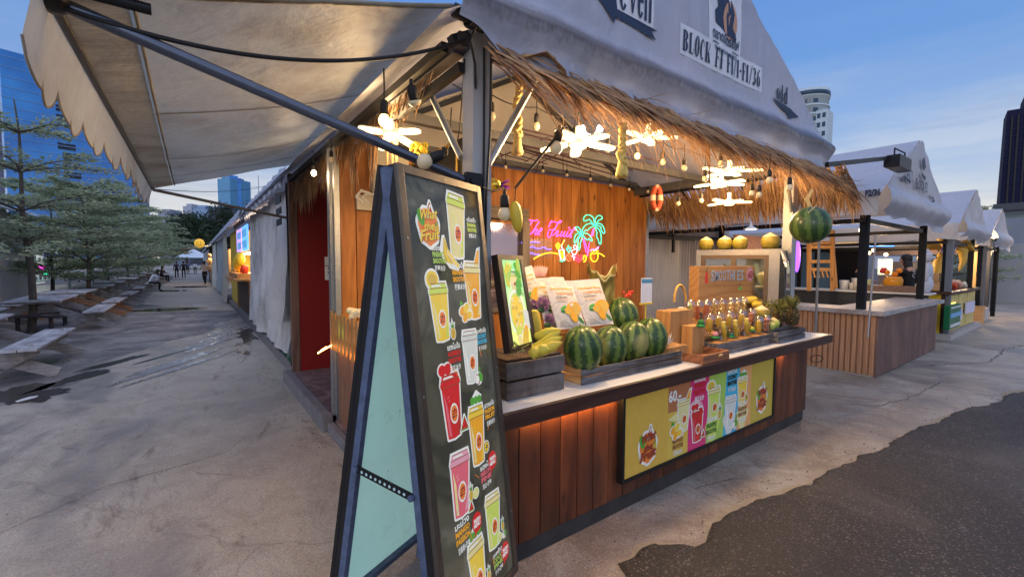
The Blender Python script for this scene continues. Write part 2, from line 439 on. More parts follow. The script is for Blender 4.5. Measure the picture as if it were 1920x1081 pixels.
# ------------------------------------------------------------------ ground
def m_concrete():
    t = NT('concrete'); v = t.coord()
    big = t.noise(v, .55, 6, .62, .6); mid = t.noise(v, 3.2, 6, .65, .8); fine = t.noise(v, 60, 4, .7)
    c = t.mix(t.ramp(big, (.32, 0.0), (.66, 1.0)), (.37, .33, .27), (.49, .45, .385))
    c = t.mix(t.ramp(mid, (.34, .5), (.56, .0)), c, (.24, .20, .155))
    c = t.mix(t.math('MULTIPLY', t.ramp(fine, (.35, 0.0), (.7, 1.0)), .5), c, (.19, .17, .145))
    st = t.noise(t.coord((1, .35, 1)), 2.0, 7, .72, 2.0); c = t.mix(t.ramp(st, (.56, 0.0), (.66, .65)), c, (.15, .12, .095))
    sc = t.noise(t.coord((.5, 1.6, 1), rot=(0, 0, .5)), 3.0, 8, .75, 3.0); c = t.mix(t.ramp(sc, (.60, 0.0), (.70, .4)), c, (.55, .52, .46))
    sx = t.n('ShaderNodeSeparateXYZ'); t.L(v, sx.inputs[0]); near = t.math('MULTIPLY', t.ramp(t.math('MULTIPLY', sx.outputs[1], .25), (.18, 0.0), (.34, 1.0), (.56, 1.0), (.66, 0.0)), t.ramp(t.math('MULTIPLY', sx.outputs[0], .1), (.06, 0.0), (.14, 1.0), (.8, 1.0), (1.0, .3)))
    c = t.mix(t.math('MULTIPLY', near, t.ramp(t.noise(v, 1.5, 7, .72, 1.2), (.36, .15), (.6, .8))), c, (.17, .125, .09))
    pits = t.vor(v, 38); c = t.mix(t.ramp(pits, (.03, .6), (.1, .0)), c, (.12, .10, .09))
    g1 = t.n('ShaderNodeTexVoronoi'); t.L(v, g1.inputs['Vector']); g1.inputs['Scale'].default_value = 130; gs = t.n('ShaderNodeSeparateColor'); t.L(g1.outputs['Color'], gs.inputs[0]); gd = t.ramp(g1.outputs['Distance'], (.2, 1.0), (.5, 0.0))
    c = t.mix(t.math('MULTIPLY', gd, t.ramp(gs.outputs[0], (.70, 0.0), (.80, .75))), c, (.10, .085, .07)); c = t.mix(t.math('MULTIPLY', gd, t.ramp(gs.outputs[1], (.80, 0.0), (.88, .7))), c, (.66, .63, .58))
    # hairline cracks
    wv = t.n('ShaderNodeVectorMath', operation='ADD'); nn = t.n('ShaderNodeTexNoise'); nn.inputs['Scale'].default_value = 2.2; nn.inputs['Detail'].default_value = 5; t.L(v, nn.inputs['Vector'])
    sv = t.n('ShaderNodeVectorMath', operation='SCALE'); sv.inputs['Scale'].default_value = .55; t.L(nn.outputs['Color'], sv.inputs[0]); t.L(v, wv.inputs[0]); t.L(sv.outputs[0], wv.inputs[1])
    ck = t.vor(wv.outputs[0], .24, 'DISTANCE_TO_EDGE'); crack = t.ramp(ck, (.0, 1.0), (.0022, 0.0)); c = t.mix(t.math('MULTIPLY', crack, .22), c, (.05, .045, .04))
    # damp, shinier areas
    wet = t.ramp(t.noise(t.coord((.8, .5, 1)), .8, 5, .6, 1.2), (.50, 0.0), (.62, 1.0))
    c = t.mix(t.math('MULTIPLY', wet, .45), c, (.11, .10, .10))
    rg = t.math('SUBTRACT', t.math('ADD', .50, t.math('MULTIPLY', mid, .4)), t.math('MULTIPLY', wet, .36))
    h = t.math('ADD', t.math('MULTIPLY', mid, .9), t.math('ADD', t.math('MULTIPLY', fine, .16), t.math('MULTIPLY', t.ramp(pits, (.0, 0.0), (.14, 1.0)), .22)))
    h = t.math('SUBTRACT', h, t.math('MULTIPLY', crack, .15))
    return t.done(t.bsdf(c, rg, 0, t.bump(h, .75, .02)))


def m_asphalt(name='asphalt', base=(.030, .027, .026), chip=(.24, .22, .20), wet=.5):
    t = NT(name); v = t.coord(); big = t.noise(v, .8, 5, .6, .5)
    cs = t.n('ShaderNodeTexVoronoi'); t.L(v, cs.inputs['Vector']); cs.inputs['Scale'].default_value = 75
    rnd = t.n('ShaderNodeSeparateColor'); t.L(cs.outputs['Color'], rnd.inputs[0])
    isch = t.math('MULTIPLY', t.ramp(rnd.outputs[0], (.60, 0.0), (.78, 1.0)), t.ramp(cs.outputs['Distance'], (.25, 1.0), (.55, 0.0)))
    c = t.mix(t.ramp(big, (.35, 0.0), (.65, 1.0)), dk(base, .7), dk(base, 1.5))
    c = t.mix(t.ramp(t.noise(v, .33, 6, .7, 1.5), (.52, 0.0), (.68, .5)), c, (.105, .095, .085))
    c = t.mix(t.math('MULTIPLY', isch, t.ramp(t.noise(v, 1.7, 4, .6), (.3, .25), (.65, .95))), c, t.mix(rnd.outputs[1], dk(chip, .45), chip))
    h = t.math('ADD', t.ramp(cs.outputs['Distance'], (.0, 1.0), (.6, 0.0)), t.math('MULTIPLY', t.noise(v, 14, 4), .8))
    rg = t.math('ADD', t.math('MULTIPLY', t.ramp(big, (.4, 0.0), (.6, 1.0)), .25), wet)
    return t.done(t.bsdf(c, rg, 0, t.bump(h, .9, .006)))


def m_dirt():
    t = NT('damp_gravel'); v = t.coord(); a = t.noise(v, 1.1, 6, .65, 1); f = t.noise(v, 45, 4, .75); g = t.vor(v, 55)
    c = t.mix(t.ramp(a, (.4, 0.0), (.6, 1.0)), (.12, .112, .108), (.36, .34, .33)); c = t.mix(t.math('MULTIPLY', t.ramp(f, (.4, 0.0), (.6, 1.0)), .6), c, (.10, .09, .085))
    c = t.mix(t.ramp(g, (.1, .35), (.3, .0)), c, (.30, .28, .27))
    return t.done(t.bsdf(c, t.math('ADD', .3, t.math('MULTIPLY', a, .6)), 0, t.bump(t.math('ADD', g, f), .8, .012)))


CONC = m_concrete(); ASPH = m_asphalt(); DIRT = m_dirt()
g = MB(); g.poly([(-600, -600, 0), (600, -600, 0), (600, 900, 0), (-600, 900, 0)])
single('ground', g, 'stained pale concrete ground with cracks', None, CONC, kind='structure')


def ragged(pts, amp, step, seed=0, k=3.0):
    """Subdivide a path and rough it up so that it reads as a broken edge."""
    o = []
    for a, b in zip(pts[:-1], pts[1:]):
        a, b = V(a), V(b); n = max(1, int((b - a).length / step))
        for i in range(n):
            p = a.lerp(b, i / n); q = V((p.x * k, p.y * k, seed))
            d = noise.noise(q) * amp + noise.noise(q * 4.1) * amp * .45 + noise.noise(q * 13) * amp * .2
            t = (b - a).normalized(); o.append((p.x - t.y * d, p.y + t.x * d))
    o.append(tuple(pts[-1][:2])); return o


e = ragged([(1.35, -1.5), (1.5, .5), (1.62, 1.15), (1.81, 1.48), (2.09, 1.53), (2.27, 1.38), (2.77, 1.41), (3.32, 1.35), (3.81, 1.28), (4.7, 1.12), (5.75, 1.11), (6.2, 1.0), (7.14, .93), (8.65, .66), (11, .5), (14, .1), (22, -1.2), (60, -6)], .05, .03, 3, .9)
e = [(x, y - .012 * max(0, x - 2.2) - .02 + .10 * noise.noise(V((x * 1.25, 3.3, y))) + .035 * noise.noise(V((x * 4.1, y * 2, 7))) + .018 * noise.noise(V((x * 15, y * 9, 1)))) for x, y in e]
road = MB(); pts = [(x, y, .004) for x, y in e] + [(60, -60, .004), (1.35, -60, .004)]
vs = [V(p) for p in pts]
# strip triangulation towards a far line keeps the ragged outline clean
n = len(e)
far = [(x + 1.5 + i * .05, y - 45, .004) for i, (x, y) in enumerate(e)]
e1 = [(x + .012 + .02 * noise.noise(V((x * 30, y * 30, 0))), y - .028 - .02 * noise.noise(V((x * 25, 1, y)))) for x, y in e]; far = [(x, y, .017) for x, y, _ in far]
road.add([(x, y, .0032) for x, y in e] + [(x, y, .017) for x, y in e1] + far, [(i + k * n, n + i + k * n, n + i + 1 + k * n, i + 1 + k * n) for k in (0, 1) for i in range(n - 1)])
single('asphalt_road', road, 'dark speckled asphalt lane', None, ASPH, kind='structure')
# paler crumbled rim of the concrete along the asphalt
rim = MB(); t_ = [(x, y) for x, y in e if x > 1.5 and x < 12]
e2 = []
for i, (x, y) in enumerate(t_):
    w = .003 + .15 * max(0, noise.noise(V((x * .9, y * 2.2, 9))) + .08) + .02 * abs(noise.noise(V((x * 11, y * 3, 4))))
    e2.append((x - .2 * w, y + w))
m_ = len(t_)
rim.add([(x, y, .002) for x, y in t_] + [(x, y, .002) for x, y in e2], [(i, i + 1, m_ + i + 1, m_ + i) for i in range(m_ - 1)])
RIM = NT('crumbled_rim'); v_ = RIM.coord(); RIMM = RIM.done(RIM.bsdf(RIM.mix(RIM.noise(v_, 18, 6, .7), (.15, .12, .08), (.44, .38, .28)), .8, 0, RIM.bump(RIM.noise(v_, 30, 5, .7), .9, .015)))
single('concrete_rim', rim, 'crumbled pale rim where concrete meets asphalt', None, RIMM, kind='structure')

dl = ragged([(-1.35, -2), (-1.45, 3), (-1.9, 5.6), (-1.85, 7.3), (-1.6, 7.5), (-1.37, 8.1), (-1.12, 9), (-1.3, 9.6), (-.75, 10.4), (-.2, 11.7), (.35, 12.6), (.75, 14.0), (1.0, 15.0), (1.1, 17.6), (.2, 18.2), (-1.0, 20.6), (-1.6, 22), (-1.75, 30), (-1.7, 70)], .16, .12, 5, 1.2)
dm = MB(); n = len(dl)
dm.add([(x, y, .004) for x, y in dl] + [(-14, y, .004) for x, y in dl], [(i, i + 1, n + i + 1, n + i) for i in range(n - 1)])
single('gravel_strip', dm, 'damp dark gravel strip under the picnic tables', None, DIRT, kind='structure')


def blob(cx, cy, rx, ry, rot=0, seed=0, amp=.35, n=60, z=.007):
    o = []
    for i in range(n):
        a = 2 * PI * i / n; r = 1 + amp * noise.noise(V((math.cos(a) * 1.5, math.sin(a) * 1.5, seed))) + amp * .4 * noise.noise(V((math.cos(a) * 5, math.sin(a) * 5, seed)))
        x, y = math.cos(a) * rx * r, math.sin(a) * ry * r
        o.append((cx + x * math.cos(rot) - y * math.sin(rot), cy + x * math.sin(rot) + y * math.cos(rot), z))
    return o


t = NT('puddle_water'); WATER = t.done(t.bsdf((.03, .03, .03), .04, 0, t.bump(t.noise(t.coord(), 6, 2), .03, .01), spec=.8))
t = NT('wet_film'); v_ = t.coord((2.2, .5, 1), rot=(0, 0, .35)); nn = t.noise(v_, 3, 6, .65, 1.2)
WET = t.done(t.bsdf(t.mix(nn, (.10, .09, .085), (.34, .32, .30)), t.ramp(nn, (.40, .05), (.56, .55)), 0, t.bump(nn, .25, .01), spec=.7))
for i, (a, b, c, d, r_, s_) in enumerate([(-.75, 19.0, 1.0, .62, -.25, 1), (-.9, 31.5, .9, .8, 0, 2), (-.1, 36, 1.1, 1.0, 0, 5)]):
    q = MB(); q.poly(blob(a, b, c, d, r_, s_, .3, z=.008)); single('puddle', q, ['long still puddle across the path beside the picnic tables', 'second puddle farther down the path', 'third puddle far down the path'][i], None, WATER, kind='structure')
q = MB(); q.poly(blob(-.75, 19.0, 1.25, .9, -.25, 1, .3, z=.006)); single('puddle_edge', q, 'pale cement rim round the puddle', None, RIMM, kind='structure')
for i, (a, b, c, d, r_, s_) in enumerate([(.30, 10.9, .24, 1.3, -.42, 11), (.72, 9.6, .14, .9, -.1, 12), (-.2, 8.9, .13, 1.2, -.55, 14), (.05, 8.7, .06, 1.0, -.6, 15), (.65, 12.2, .25, .8, -.2, 17), (.8, 13.0, .35, 1.3, 0, 18)]):
    q = MB(); q.poly(blob(a, b, c, d, r_, s_, .8, z=.0065 + .0003 * i)); single('wet_patch', q, 'shiny wet patch on the concrete path', None, WET, kind='structure')
MUD = flat('wet_mud', (.035, .032, .032), .22, 0, .5, 6, .6, spec=.5)
for i, (a, b, c, d, r_, s_) in enumerate([(-1.78, 7.75, .42, .55, .2, 31), (-1.35, 8.45, .12, .6, -.5, 32), (-1.05, 9.4, .10, .7, -.6, 34), (-.2, 10.0, .05, .9, -.55, 35), (.95, 11.3, .22, .8, 0, 36)]):
    q = MB(); q.poly(blob(a, b, c, d, r_, s_, .9, z=.0085)); single('wet_patch', q, 'dark wet mud beside the picnic table and path', None, MUD, kind='structure')
ckm = flat('crack_dark', (.035, .03, .028), .9)
for pts, w in (([(-1.4, 3.75), (-.975, 3.84), (-.55, 4.22), (-.1, 4.3), (.17, 4.4), (.38, 4.72)], .006), ([(-.1, 4.3), (.0, 4.05), (.2, 3.9)], .006), ([(2.9, 1.72), (3.3, 1.55), (3.5, 1.36)], .007), ([(6.0, 1.9), (6.3, 1.5), (7.2, 1.35), (8.4, 1.3)], .01), ([(9.5, 1.7), (10.8, 1.1), (12.8, 1.1), (15, .7)], .02)):
    r_ = ragged([(x, y, 0) for x, y in pts], .045, .03, 8, 6); q = MB(); n = len(r_)
    q.add([(x, y, .003) for x, y in r_] + [(x, y + w * (.5 + abs(noise.noise(V((x * 9, y * 9, 0))))), .003) for x, y in r_], [(i, i + 1, n + i + 1, n + i) for i in range(n - 1)])
    single('ground_crack', q, 'crack running through the concrete', None, ckm, kind='structure')

# ------------------------------------------------------------------ shared materials
BLACK = flat('black_steel', (.018, .018, .02), .45, .4, .3, 14, .15)
DGREY = flat('dark_grey_steel', (.06, .065, .075), .45, .5, .3, 10, .2)
GALV = flat('galvanised_steel', (.33, .34, .35), .42, .75, .25, 22, .2)
POSTP = flat('painted_post', (.34, .34, .34), .5, .1, .18, 8, .3, stretch=(1, 1, .2))
RUBBER = flat('black_rubber', (.012, .012, .012), .6)
TENT = canvas('tent_canvas', (.38, .405, .48), (.32, .31, .31), .12, .42, .6, .4)
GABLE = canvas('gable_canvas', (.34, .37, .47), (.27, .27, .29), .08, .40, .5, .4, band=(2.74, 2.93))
TENTIN = canvas('tent_lining', (.62, .57, .50), (.42, .37, .30), .12, .7, .35, .3)
AWN = canvas('awning_canvas', (.37, .385, .36), (.19, .155, .11), .28, .5, .5, .85)
AWNB = canvas('awning_hem_canvas', (.30, .27, .20), (.13, .085, .045), .22, .5, .9, 1.0, (1, 2.5, 1))
OR1, OR2 = (.24, .075, .014), (.55, .22, .048)
WALLW = wood('orange_pine', OR1, OR2, 'z', 5, .5, .45)
CNTW = wood('red_stained_pine', (.055, .016, .009), (.23, .07, .026), 'z', 4, .5, .75, grime=(.04, .022, .016), coat=.05)
TRIMW = wood('dark_stained_trim', (.030, .014, .011), (.065, .03, .022), 'x', 4, .4, .2, False)
CRATEW = wood('burnt_crate_wood', (.025, .017, .015), (.12, .075, .055), 'x', 5, .7, .4, grime=(.20, .19, .19))
CRATEY = wood('burnt_crate_wood_side', (.025, .017, .015), (.11, .07, .05), 'y', 5, .7, .4)
GREYW = wood('weathered_grey_crate', (.035, .033, .036), (.19, .18, .19), 'x', 6, .75, .3, grime=(.02, .018, .018))
PINE = wood('pale_pine', (.34, .15, .045), (.52, .28, .10), 'z', 4, .55, .25)
PINEX = wood('pale_pine_rail', (.34, .15, .045), (.50, .27, .10), 'x', 4, .55, .3)
WHITE = flat('white_laminate', (.62, .62, .62), .3, 0, .12, 6)
PLAST = flat('white_plastic', (.72, .71, .68), .35)
DCONC = flat('dark_concrete', (.035, .032, .031), .85, 0, .6, 7, .8)

# ------------------------------------------------------------------ entrance plinth and kerb
q = MB(); q.box((1.06, 4.36, 0), (5.4, 6.6, .15)); q.box((1.06, 2.3, 0), (1.14, 4.3, .12))
pl = NT('plinth'); vv = pl.coord(); PLM = pl.done(pl.bsdf(pl.mix(pl.ramp(pl.noise(vv, 4, 7, .7, 1), (.38, 0.0), (.62, 1.0)), (.10, .055, .05), (.27, .18, .165)), .6, 0, pl.bump(pl.noise(vv, 25, 5), .5, .01)))
single('plinth', q, 'raised brownish cement floor inside the stall entrance', None, PLM, kind='structure')
q = MB()
y = 4.36
while y < 6.6:
    y2 = min(y + .72, 6.62); q.box((.96, y + .008, 0), (1.057, y2 - .004, .153)); y = y2
q.box((1.0, 2.3, 0), (1.055, 4.34, .10))
single('kerb', q, 'grey cement kerb along the stall entrance', None, flat('kerb_cement', (.17, .16, .165), .8, 0, .4, 9, .8), kind='structure', bev=.006)
q = MB(); q.box((1.12, 6.64, 0), (1.28, 70, .16)); single('kerb', q, 'low cement kerb along the curtained stalls', None, MATS['kerb_cement'], kind='structure')

# ------------------------------------------------------------------ serving counter
CY = 1.815
ct = thing('serving_counter', (3.2, CY, 0), 'long red brown plank serving counter with white top and dark edge', 'counter')
q = MB(); x = 1.24; i = 0
while x < 5.16:
    w = .148 + random.uniform(-.012, .012); w = min(w, 5.17 - x); q.box((x, CY + random.uniform(0, .004), .105), (x + w - .007, CY + .03, .80)); x += w
q.box((1.24, CY + .031, .105), (5.17, CY + .05, .80))
part('front_panel', q, ct, CNTW, bev=.002)
q = MB(); yy = CY + .05
while yy < 2.42: q.box((5.14, yy, .105), (5.17, yy + .146, .80)); yy += .15
part('end_panel', q, ct, CNTW, bev=.002)
q = MB(); q.box((1.26, CY + .012, 0), (5.13, 2.4, .10)); part('base', q, ct, DCONC)
q = MB(); q.box((1.20, 1.745, .845), (5.50, 2.45, .879)); part('top', q, ct, WHITE, bev=.004)
q = MB(); q.box((1.20, 1.715, .795), (5.53, 1.743, .880)); q.box((5.503, 1.745, .795), (5.53, 2.45, .880)); q.box((1.20, 1.746, .795), (5.5, 2.4, .842)); part('edge_trim', q, ct, TRIMW, bev=.003)
LEDM = glow_mat('warm_led', (1.0, .42, .10), 22)
q = MB(); q.tube([(1.3, 1.80, .787), (2.3, 1.80, .785), (3.4, 1.80, .787), (4.3, 1.80, .787)], .004, 6)
for k in range(5): q.ell(at([1541, 1537, 1530, 1524, 1519][k], [632, 638, 641, 646, 649][k], y=1.80), .0085, 8, 5)
part('light_strip', q, ct, LEDM)
la = bpy.data.lights.new('counter_strip_light', 'AREA'); la.shape = 'RECTANGLE'; la.size = 3.2; la.size_y = .02; la.energy = 11.0; la.color = (1, .5, .15)
lo = bpy.data.objects.new('counter_strip_light', la); COL.objects.link(lo); lo.location = (3.0, 1.775, .785); lo.rotation_euler = (R(25), 0, 0)

# side counter facing the path
sc_ = thing('side_counter', (1.2, 3.3, 0), 'plank side counter facing the concrete path behind the folding sign', 'counter')
q = MB(); yy = 2.28
while yy < 4.28: w = .15; q.box((1.10, yy, .1), (1.125, min(yy + w - .004, 4.29), .84)); yy += w
part('side_panel', q, sc_, wood('brown_pine', (.16, .075, .045), (.30, .15, .085), 'z', 4, .55, .35))
q = MB(); q.box((1.09, 2.28, .841), (1.5, 4.3, .875)); part('top', q, sc_, TRIMW)
q = MB(); q.box((1.085, 4.295, .1), (1.14, 4.315, .84)); part('corner_strip', q, sc_, GALV)
# picket planter on it
pk = thing('picket_planter', (1.1, 3.8, .84), 'small slatted wooden picket fence planter glowing green inside', 'planter')
q = MB()
for i in range(12): yy = 4.36 - i * .115; q.box((1.05, yy - .032, .80), (1.066, yy + .032, 1.165 - .01 * (i % 3)))
part('picket_slats', q, pk, PINE, bev=.002)
q = MB()
for z in (.92, 1.08): q.box((1.067, 3.0, z), (1.082, 4.40, z + .03))
q.box((1.10, 3.0, .88), (1.3, 4.2, .90)); part('rail', q, pk, PINEX)
q = MB()
for yy in (4.0, 3.93): q.box((1.10, yy, .95), (1.115, yy + .02, 1.03))
part('green_lamp', q, pk, glow_mat('green_led', (.08, 1, .15), 9))
q = MB()
for i in range(10): q.ell((1.13 + random.uniform(-.02, .03), 3.98 - random.uniform(0, .22), 1.17 + random.uniform(-.03, .05)), .03, 8, 5)
part('cream_flowers', q, pk, flat('cream_petals', (.75, .66, .42), .8))
q = MB(); q.tube([(1.07, 4.3 - i * .11, .835 + .006 * (i % 2)) for i in range(10)], .005, 6); q.tube([(1.05, 4.34, .84), (.99, 4.38, .80), (.93, 4.36, .775), (.95, 4.33, .80), (1.0, 4.33, .83)], .006, 6)
tag(single('light_rope', q, 'warm glowing light rope along the bottom of the picket planter', 'light rope', LEDM))

# ------------------------------------------------------------------ back wall of planks
WY = 4.30
ww = thing('plank_wall', (3.4, WY, 0), 'tall orange knotty pine plank wall carrying the neon sign', 'wall')
q = MB(); x = 1.14
while x < 5.74:
    w = .155 + random.uniform(-.01, .02)
    if not (2.70 < x < 3.12): q.box((x, WY + random.uniform(0, .003), .15), (min(x + w, 5.75) - .008, WY + .03, 2.76))
    else: q.box((x, WY, 2.2), (x + w - .004, WY + .03, 2.76)); q.box((x, WY, .15), (x + w - .004, WY + .03, 1.1))
    x += w
q.box((1.14, WY + .032, .15), (5.75, WY + .06, 2.76))
part('planks', q, ww, WALLW, bev=.003)
q = MB(); q.box((1.085, WY - .004, .1), (1.135, WY + .06, 2.78)); part('steel_edge', q, ww, GALV)
mr = thing('window_mirror', (3.0, WY - .02, 1.1), 'dark framed window pane reflecting purple neon beside the neon sign', 'window')
q = MB(); a, b, c, d = 2.72, 3.28, 1.10, 2.12
GRW = wood('grey_timber', (.10, .08, .065), (.26, .22, .18), 'x', 5, .7, .2); GRWZ = wood('grey_timber_post', (.13, .10, .08), (.33, .27, .22), 'z', 5, .7, .2)
q.box((a - .1, WY - .06, d + .03), (b + .08, WY - .005, d + .17)); q.box((a, WY - .05, 1.36), (b, WY - .01, 1.43)); q.box((a, WY - .05, c - .05), (b, WY - .005, c)); part('frame', q, mr, GRW)
q = MB(); q.box((b - .02, WY - .07, c), (b + .09, WY - .008, d + .028)); part('post', q, mr, GRWZ)
t = NT('mirror_glass'); MIR = t.done(t.bsdf((.35, .30, .38), .06, .8))
q = MB(); q.box((a, WY - .012, c), (b - .022, WY - .003, 2.1)); part('pane', q, mr, MIR)

# red wall inside the entrance
q = MB(); q.box((1.16, 6.45, .15), (2.6, 6.5, 2.72))
single('red_wall', q, 'deep red painted wall at the end of the stall entrance', 'wall', flat('red_paint', (.21, .013, .012), .45, 0, .12, 3))
q = MB(); q.box((1.06, 6.46, .0), (1.155, 6.56, 2.8)); single('door_post', q, 'worn brown post at the edge of the red wall', 'post', wood('worn_brown', (.08, .045, .035), (.24, .13, .09), 'z', 6, .7, .2))
sb = thing('power_socket', (1.5, 6.43, 1.2), 'beige double power socket on the red wall', 'socket')
q = MB(); p = at(614, 495, y=6.44); q.box((p.x - .035, 6.425, p.z - .02), (p.x + .1, 6.449, p.z + .1)); q.box((p.x - .035, 6.425, p.z - .22), (p.x + .1, 6.449, p.z - .03)); part('socket_plate', q, sb, PLAST, bev=.004)
q = MB(); q.box((p.x + .01, 6.43, p.z + .1), (p.x + .035, 6.449, 2.6)); part('conduit', q, sb, PLAST)
q = MB()
for dx in (0, .035): 
    for dz in (-.07, -.13): q.box((p.x + dx, 6.422, p.z + dz), (p.x + dx + .012, 6.4245, p.z + dz + .025))
part('socket_holes', q, sb, BLACK)
# electric box and conduit on the plank wall
eb = thing('electric_box', (1.4, WY, 2.2), 'cream metal electric box with pipes high on the plank wall', 'electric box')
CREAM = flat('cream_metal', (.56, .52, .42), .5)
q = MB(); q.box((1.42, WY - .12, 2.32), (1.78, WY - .004, 2.73)); part('box', q, eb, CREAM, bev=.006)
q = MB(); q.box((1.28, WY - .05, 2.13), (1.52, WY - .004, 2.27)); part('junction_box', q, eb, CREAM, bev=.004)
q = MB()
for k, x in enumerate((1.32, 1.37)): q.tube([(x + .12, WY - .05, 2.32), (x + .12, WY - .05, 2.28), (x, WY - .06, 2.31 - .03 * k), (x - .05, WY - .05, 2.25), (x + .02, WY - .04, 2.2)], .016, 8)
q.tube([(1.5, WY - .02, 2.13), (1.5, WY - .02, 1.2)], .013, 8); q.tube([(1.70, WY - .05, 2.3), (1.72, WY - .06, 2.2), (1.8, WY - .05, 2.22), (1.8, WY - .04, 2.32)], .018, 8)
part('pipes', q, eb, PLAST)

# ------------------------------------------------------------------ market tent of the fruit stall
tn = thing('market_tent', (3.3, 3, 0), 'white gable market tent over the fruit stall, lettered with its block number', 'tent')
EX0, EX1, AX, EZ, AZ = 1.08, 5.45, 3.22, 2.78, 3.93
def gable_z(x):
    u = abs(x - AX) / (AX - 1.0); return AZ - (AZ - EZ) * (u * (.84 + .16 * u))
q = MB()
q.box((1.165, 1.93, .0), (1.275, 1.945, 2.80)); q.box((1.165, 1.946, .0), (1.177, 2.035, 2.80)); q.box((1.263, 1.946, 0), (1.275, 2.035, 2.80)); part('post', q, tn, POSTP)
q = MB(); q.box((5.40, 2.10, 0), (5.52, 2.2, 2.78)); part('post', q, tn, POSTP)
q = MB(); q.box((1.06, 4.36, 0), (1.14, 4.44, 2.78)); part('post', q, tn, GALV)
q = MB(); q.box((5.78, 4.34, 0), (5.86, 4.42, 2.78)); part('post', q, tn, GALV)
q = MB()
q.box((1.10, 1.95, 2.70), (5.52, 2.02, 2.77)); q.box((1.10, 2.02, 2.69), (1.17, 6.5, 2.76)); q.box((5.42, 2.02, 2.66), (5.5, 6.5, 2.76)); q.box((1.17, 3.1, 2.67), (5.42, 3.17, 2.74)); q.box((1.17, 4.2, 2.77), (5.75, 4.26, 2.83))
part('eave_beam', q, tn, flat('grey_beam', (.12, .12, .125), .45, .4, .3, 9), split=True)
q = MB()
for yy in (2.0, 4.32, 6.5):
    q.bar((EX0, yy, EZ - .05), (AX, yy, AZ - .08), .05, .05); q.bar((EX1, yy, EZ - .05), (AX, yy, AZ - .08), .05, .05)
q.bar((AX, 1.95, AZ - .08), (AX, 20, AZ - .08), .05, .05)
part('rafter', q, tn, DGREY, split=True)
q = MB()
q.tube([at(790, 140, x=1.17), (1.17, 2.06, 2.18)], .018, 8); q.tube([(1.62, 1.98, 2.69), (1.24, 1.98, 2.07)], .021, 8)
q.tube([(5.05, 2.05, 2.7), (5.42, 2.12, 2.2)], .018, 8)
part('brace', q, tn, GALV, split=True)
# roof slopes with sag and wrinkles
def slope(sx):
    def fn(u, v):
        y = 1.80 + v * 30; x = AX + sx * u * 2.28; z = gable_z(x)
        z += .03 * math.sin(v * 80) * math.sin(PI * u) + .02 * noise.noise(V((x * 1.3, y * 1.3, 4)))
        return V((x, y, z))
    return fn
for sx in (-1, 1):
    q = MB(); q.grid(slope(sx), 10, 60); part('roof_slope', q, tn, TENTIN if False else TENT)
# gable front
def gfn(u, v):
    x = .98 + u * 4.32; top = gable_z(x); lo = 2.56 + .035 * math.sin(u * 21 + .5) + .025 * math.sin(u * 47)
    if x < 1.25: lo += (1.25 - x) * .5
    z = lo + (top - lo) * v
    y = 1.79
    if z < 3.0: y = 1.79 - .09 * math.exp(-((z - 2.80) / .085) ** 2) - .05 * max(0, (2.86 - z)) / .3
    y += .012 * noise.noise(V((x * 2.4 + z * 2, z * 3.5, 1))) * (1 if z > 3 else 1.6) + .01 * noise.noise(V((x * 9, z * 2, 2)))
    if z < 2.72: y += .025 * math.sin(x * 11) * (2.72 - z) / .15
    return V((x, y, z))
q = MB()
def gfn2(u, v): return gfn(u, v ** 1.7)
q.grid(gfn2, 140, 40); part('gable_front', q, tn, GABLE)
q = MB(); q.add([(1.14, 4.33, 2.8), (5.78, 4.33, 2.8), (5.5, 4.33, 2.86), (AX, 4.33, AZ - .02), (1.14, 4.33, 2.86)], [(0, 1, 2, 3, 4)]); part('back_lining', q, tn, TENTIN)
# rolled side flap lashed along the front eave
q = MB(); q.tube([(1.02, 1.86, 2.80), (1.42, 1.84, 2.765)], .032, 12)
for i in range(7): q.tube([(1.1 + .014 * i + .034 * math.cos(a) * 0, 1.86 + .041 * math.cos(a), 2.793 + .041 * math.sin(a)) for a in [k * PI / 5 for k in range(11)]], .008, 5)
q.tube([(1.14, 1.83, 2.79), (1.12, 1.88, 2.70), (1.16, 1.9, 2.6), (1.18, 1.93, 2.5)], .007, 6)
part('roller_tube', q, tn, BLACK)
q = MB(); q.tube([(1.38, 1.845, 2.765), (1.9, 1.845, 2.745), (2.6, 1.845, 2.735), (3.6, 1.85, 2.73), (5.4, 1.85, 2.72)], [.048, .05, .043, .04, .04], 12); part('rolled_flap', q, tn, TENT)
q = MB()
for dx in (.0, .045): q.tube([(1.225 + dx, 1.922, 2.72), (1.222 + dx * .8, 1.915, 2.3), (1.218 + dx * .4, 1.918, 1.95), (1.23, 1.92, 1.4)], .006, 6)
part('lashing_cord', q, tn, RUBBER)
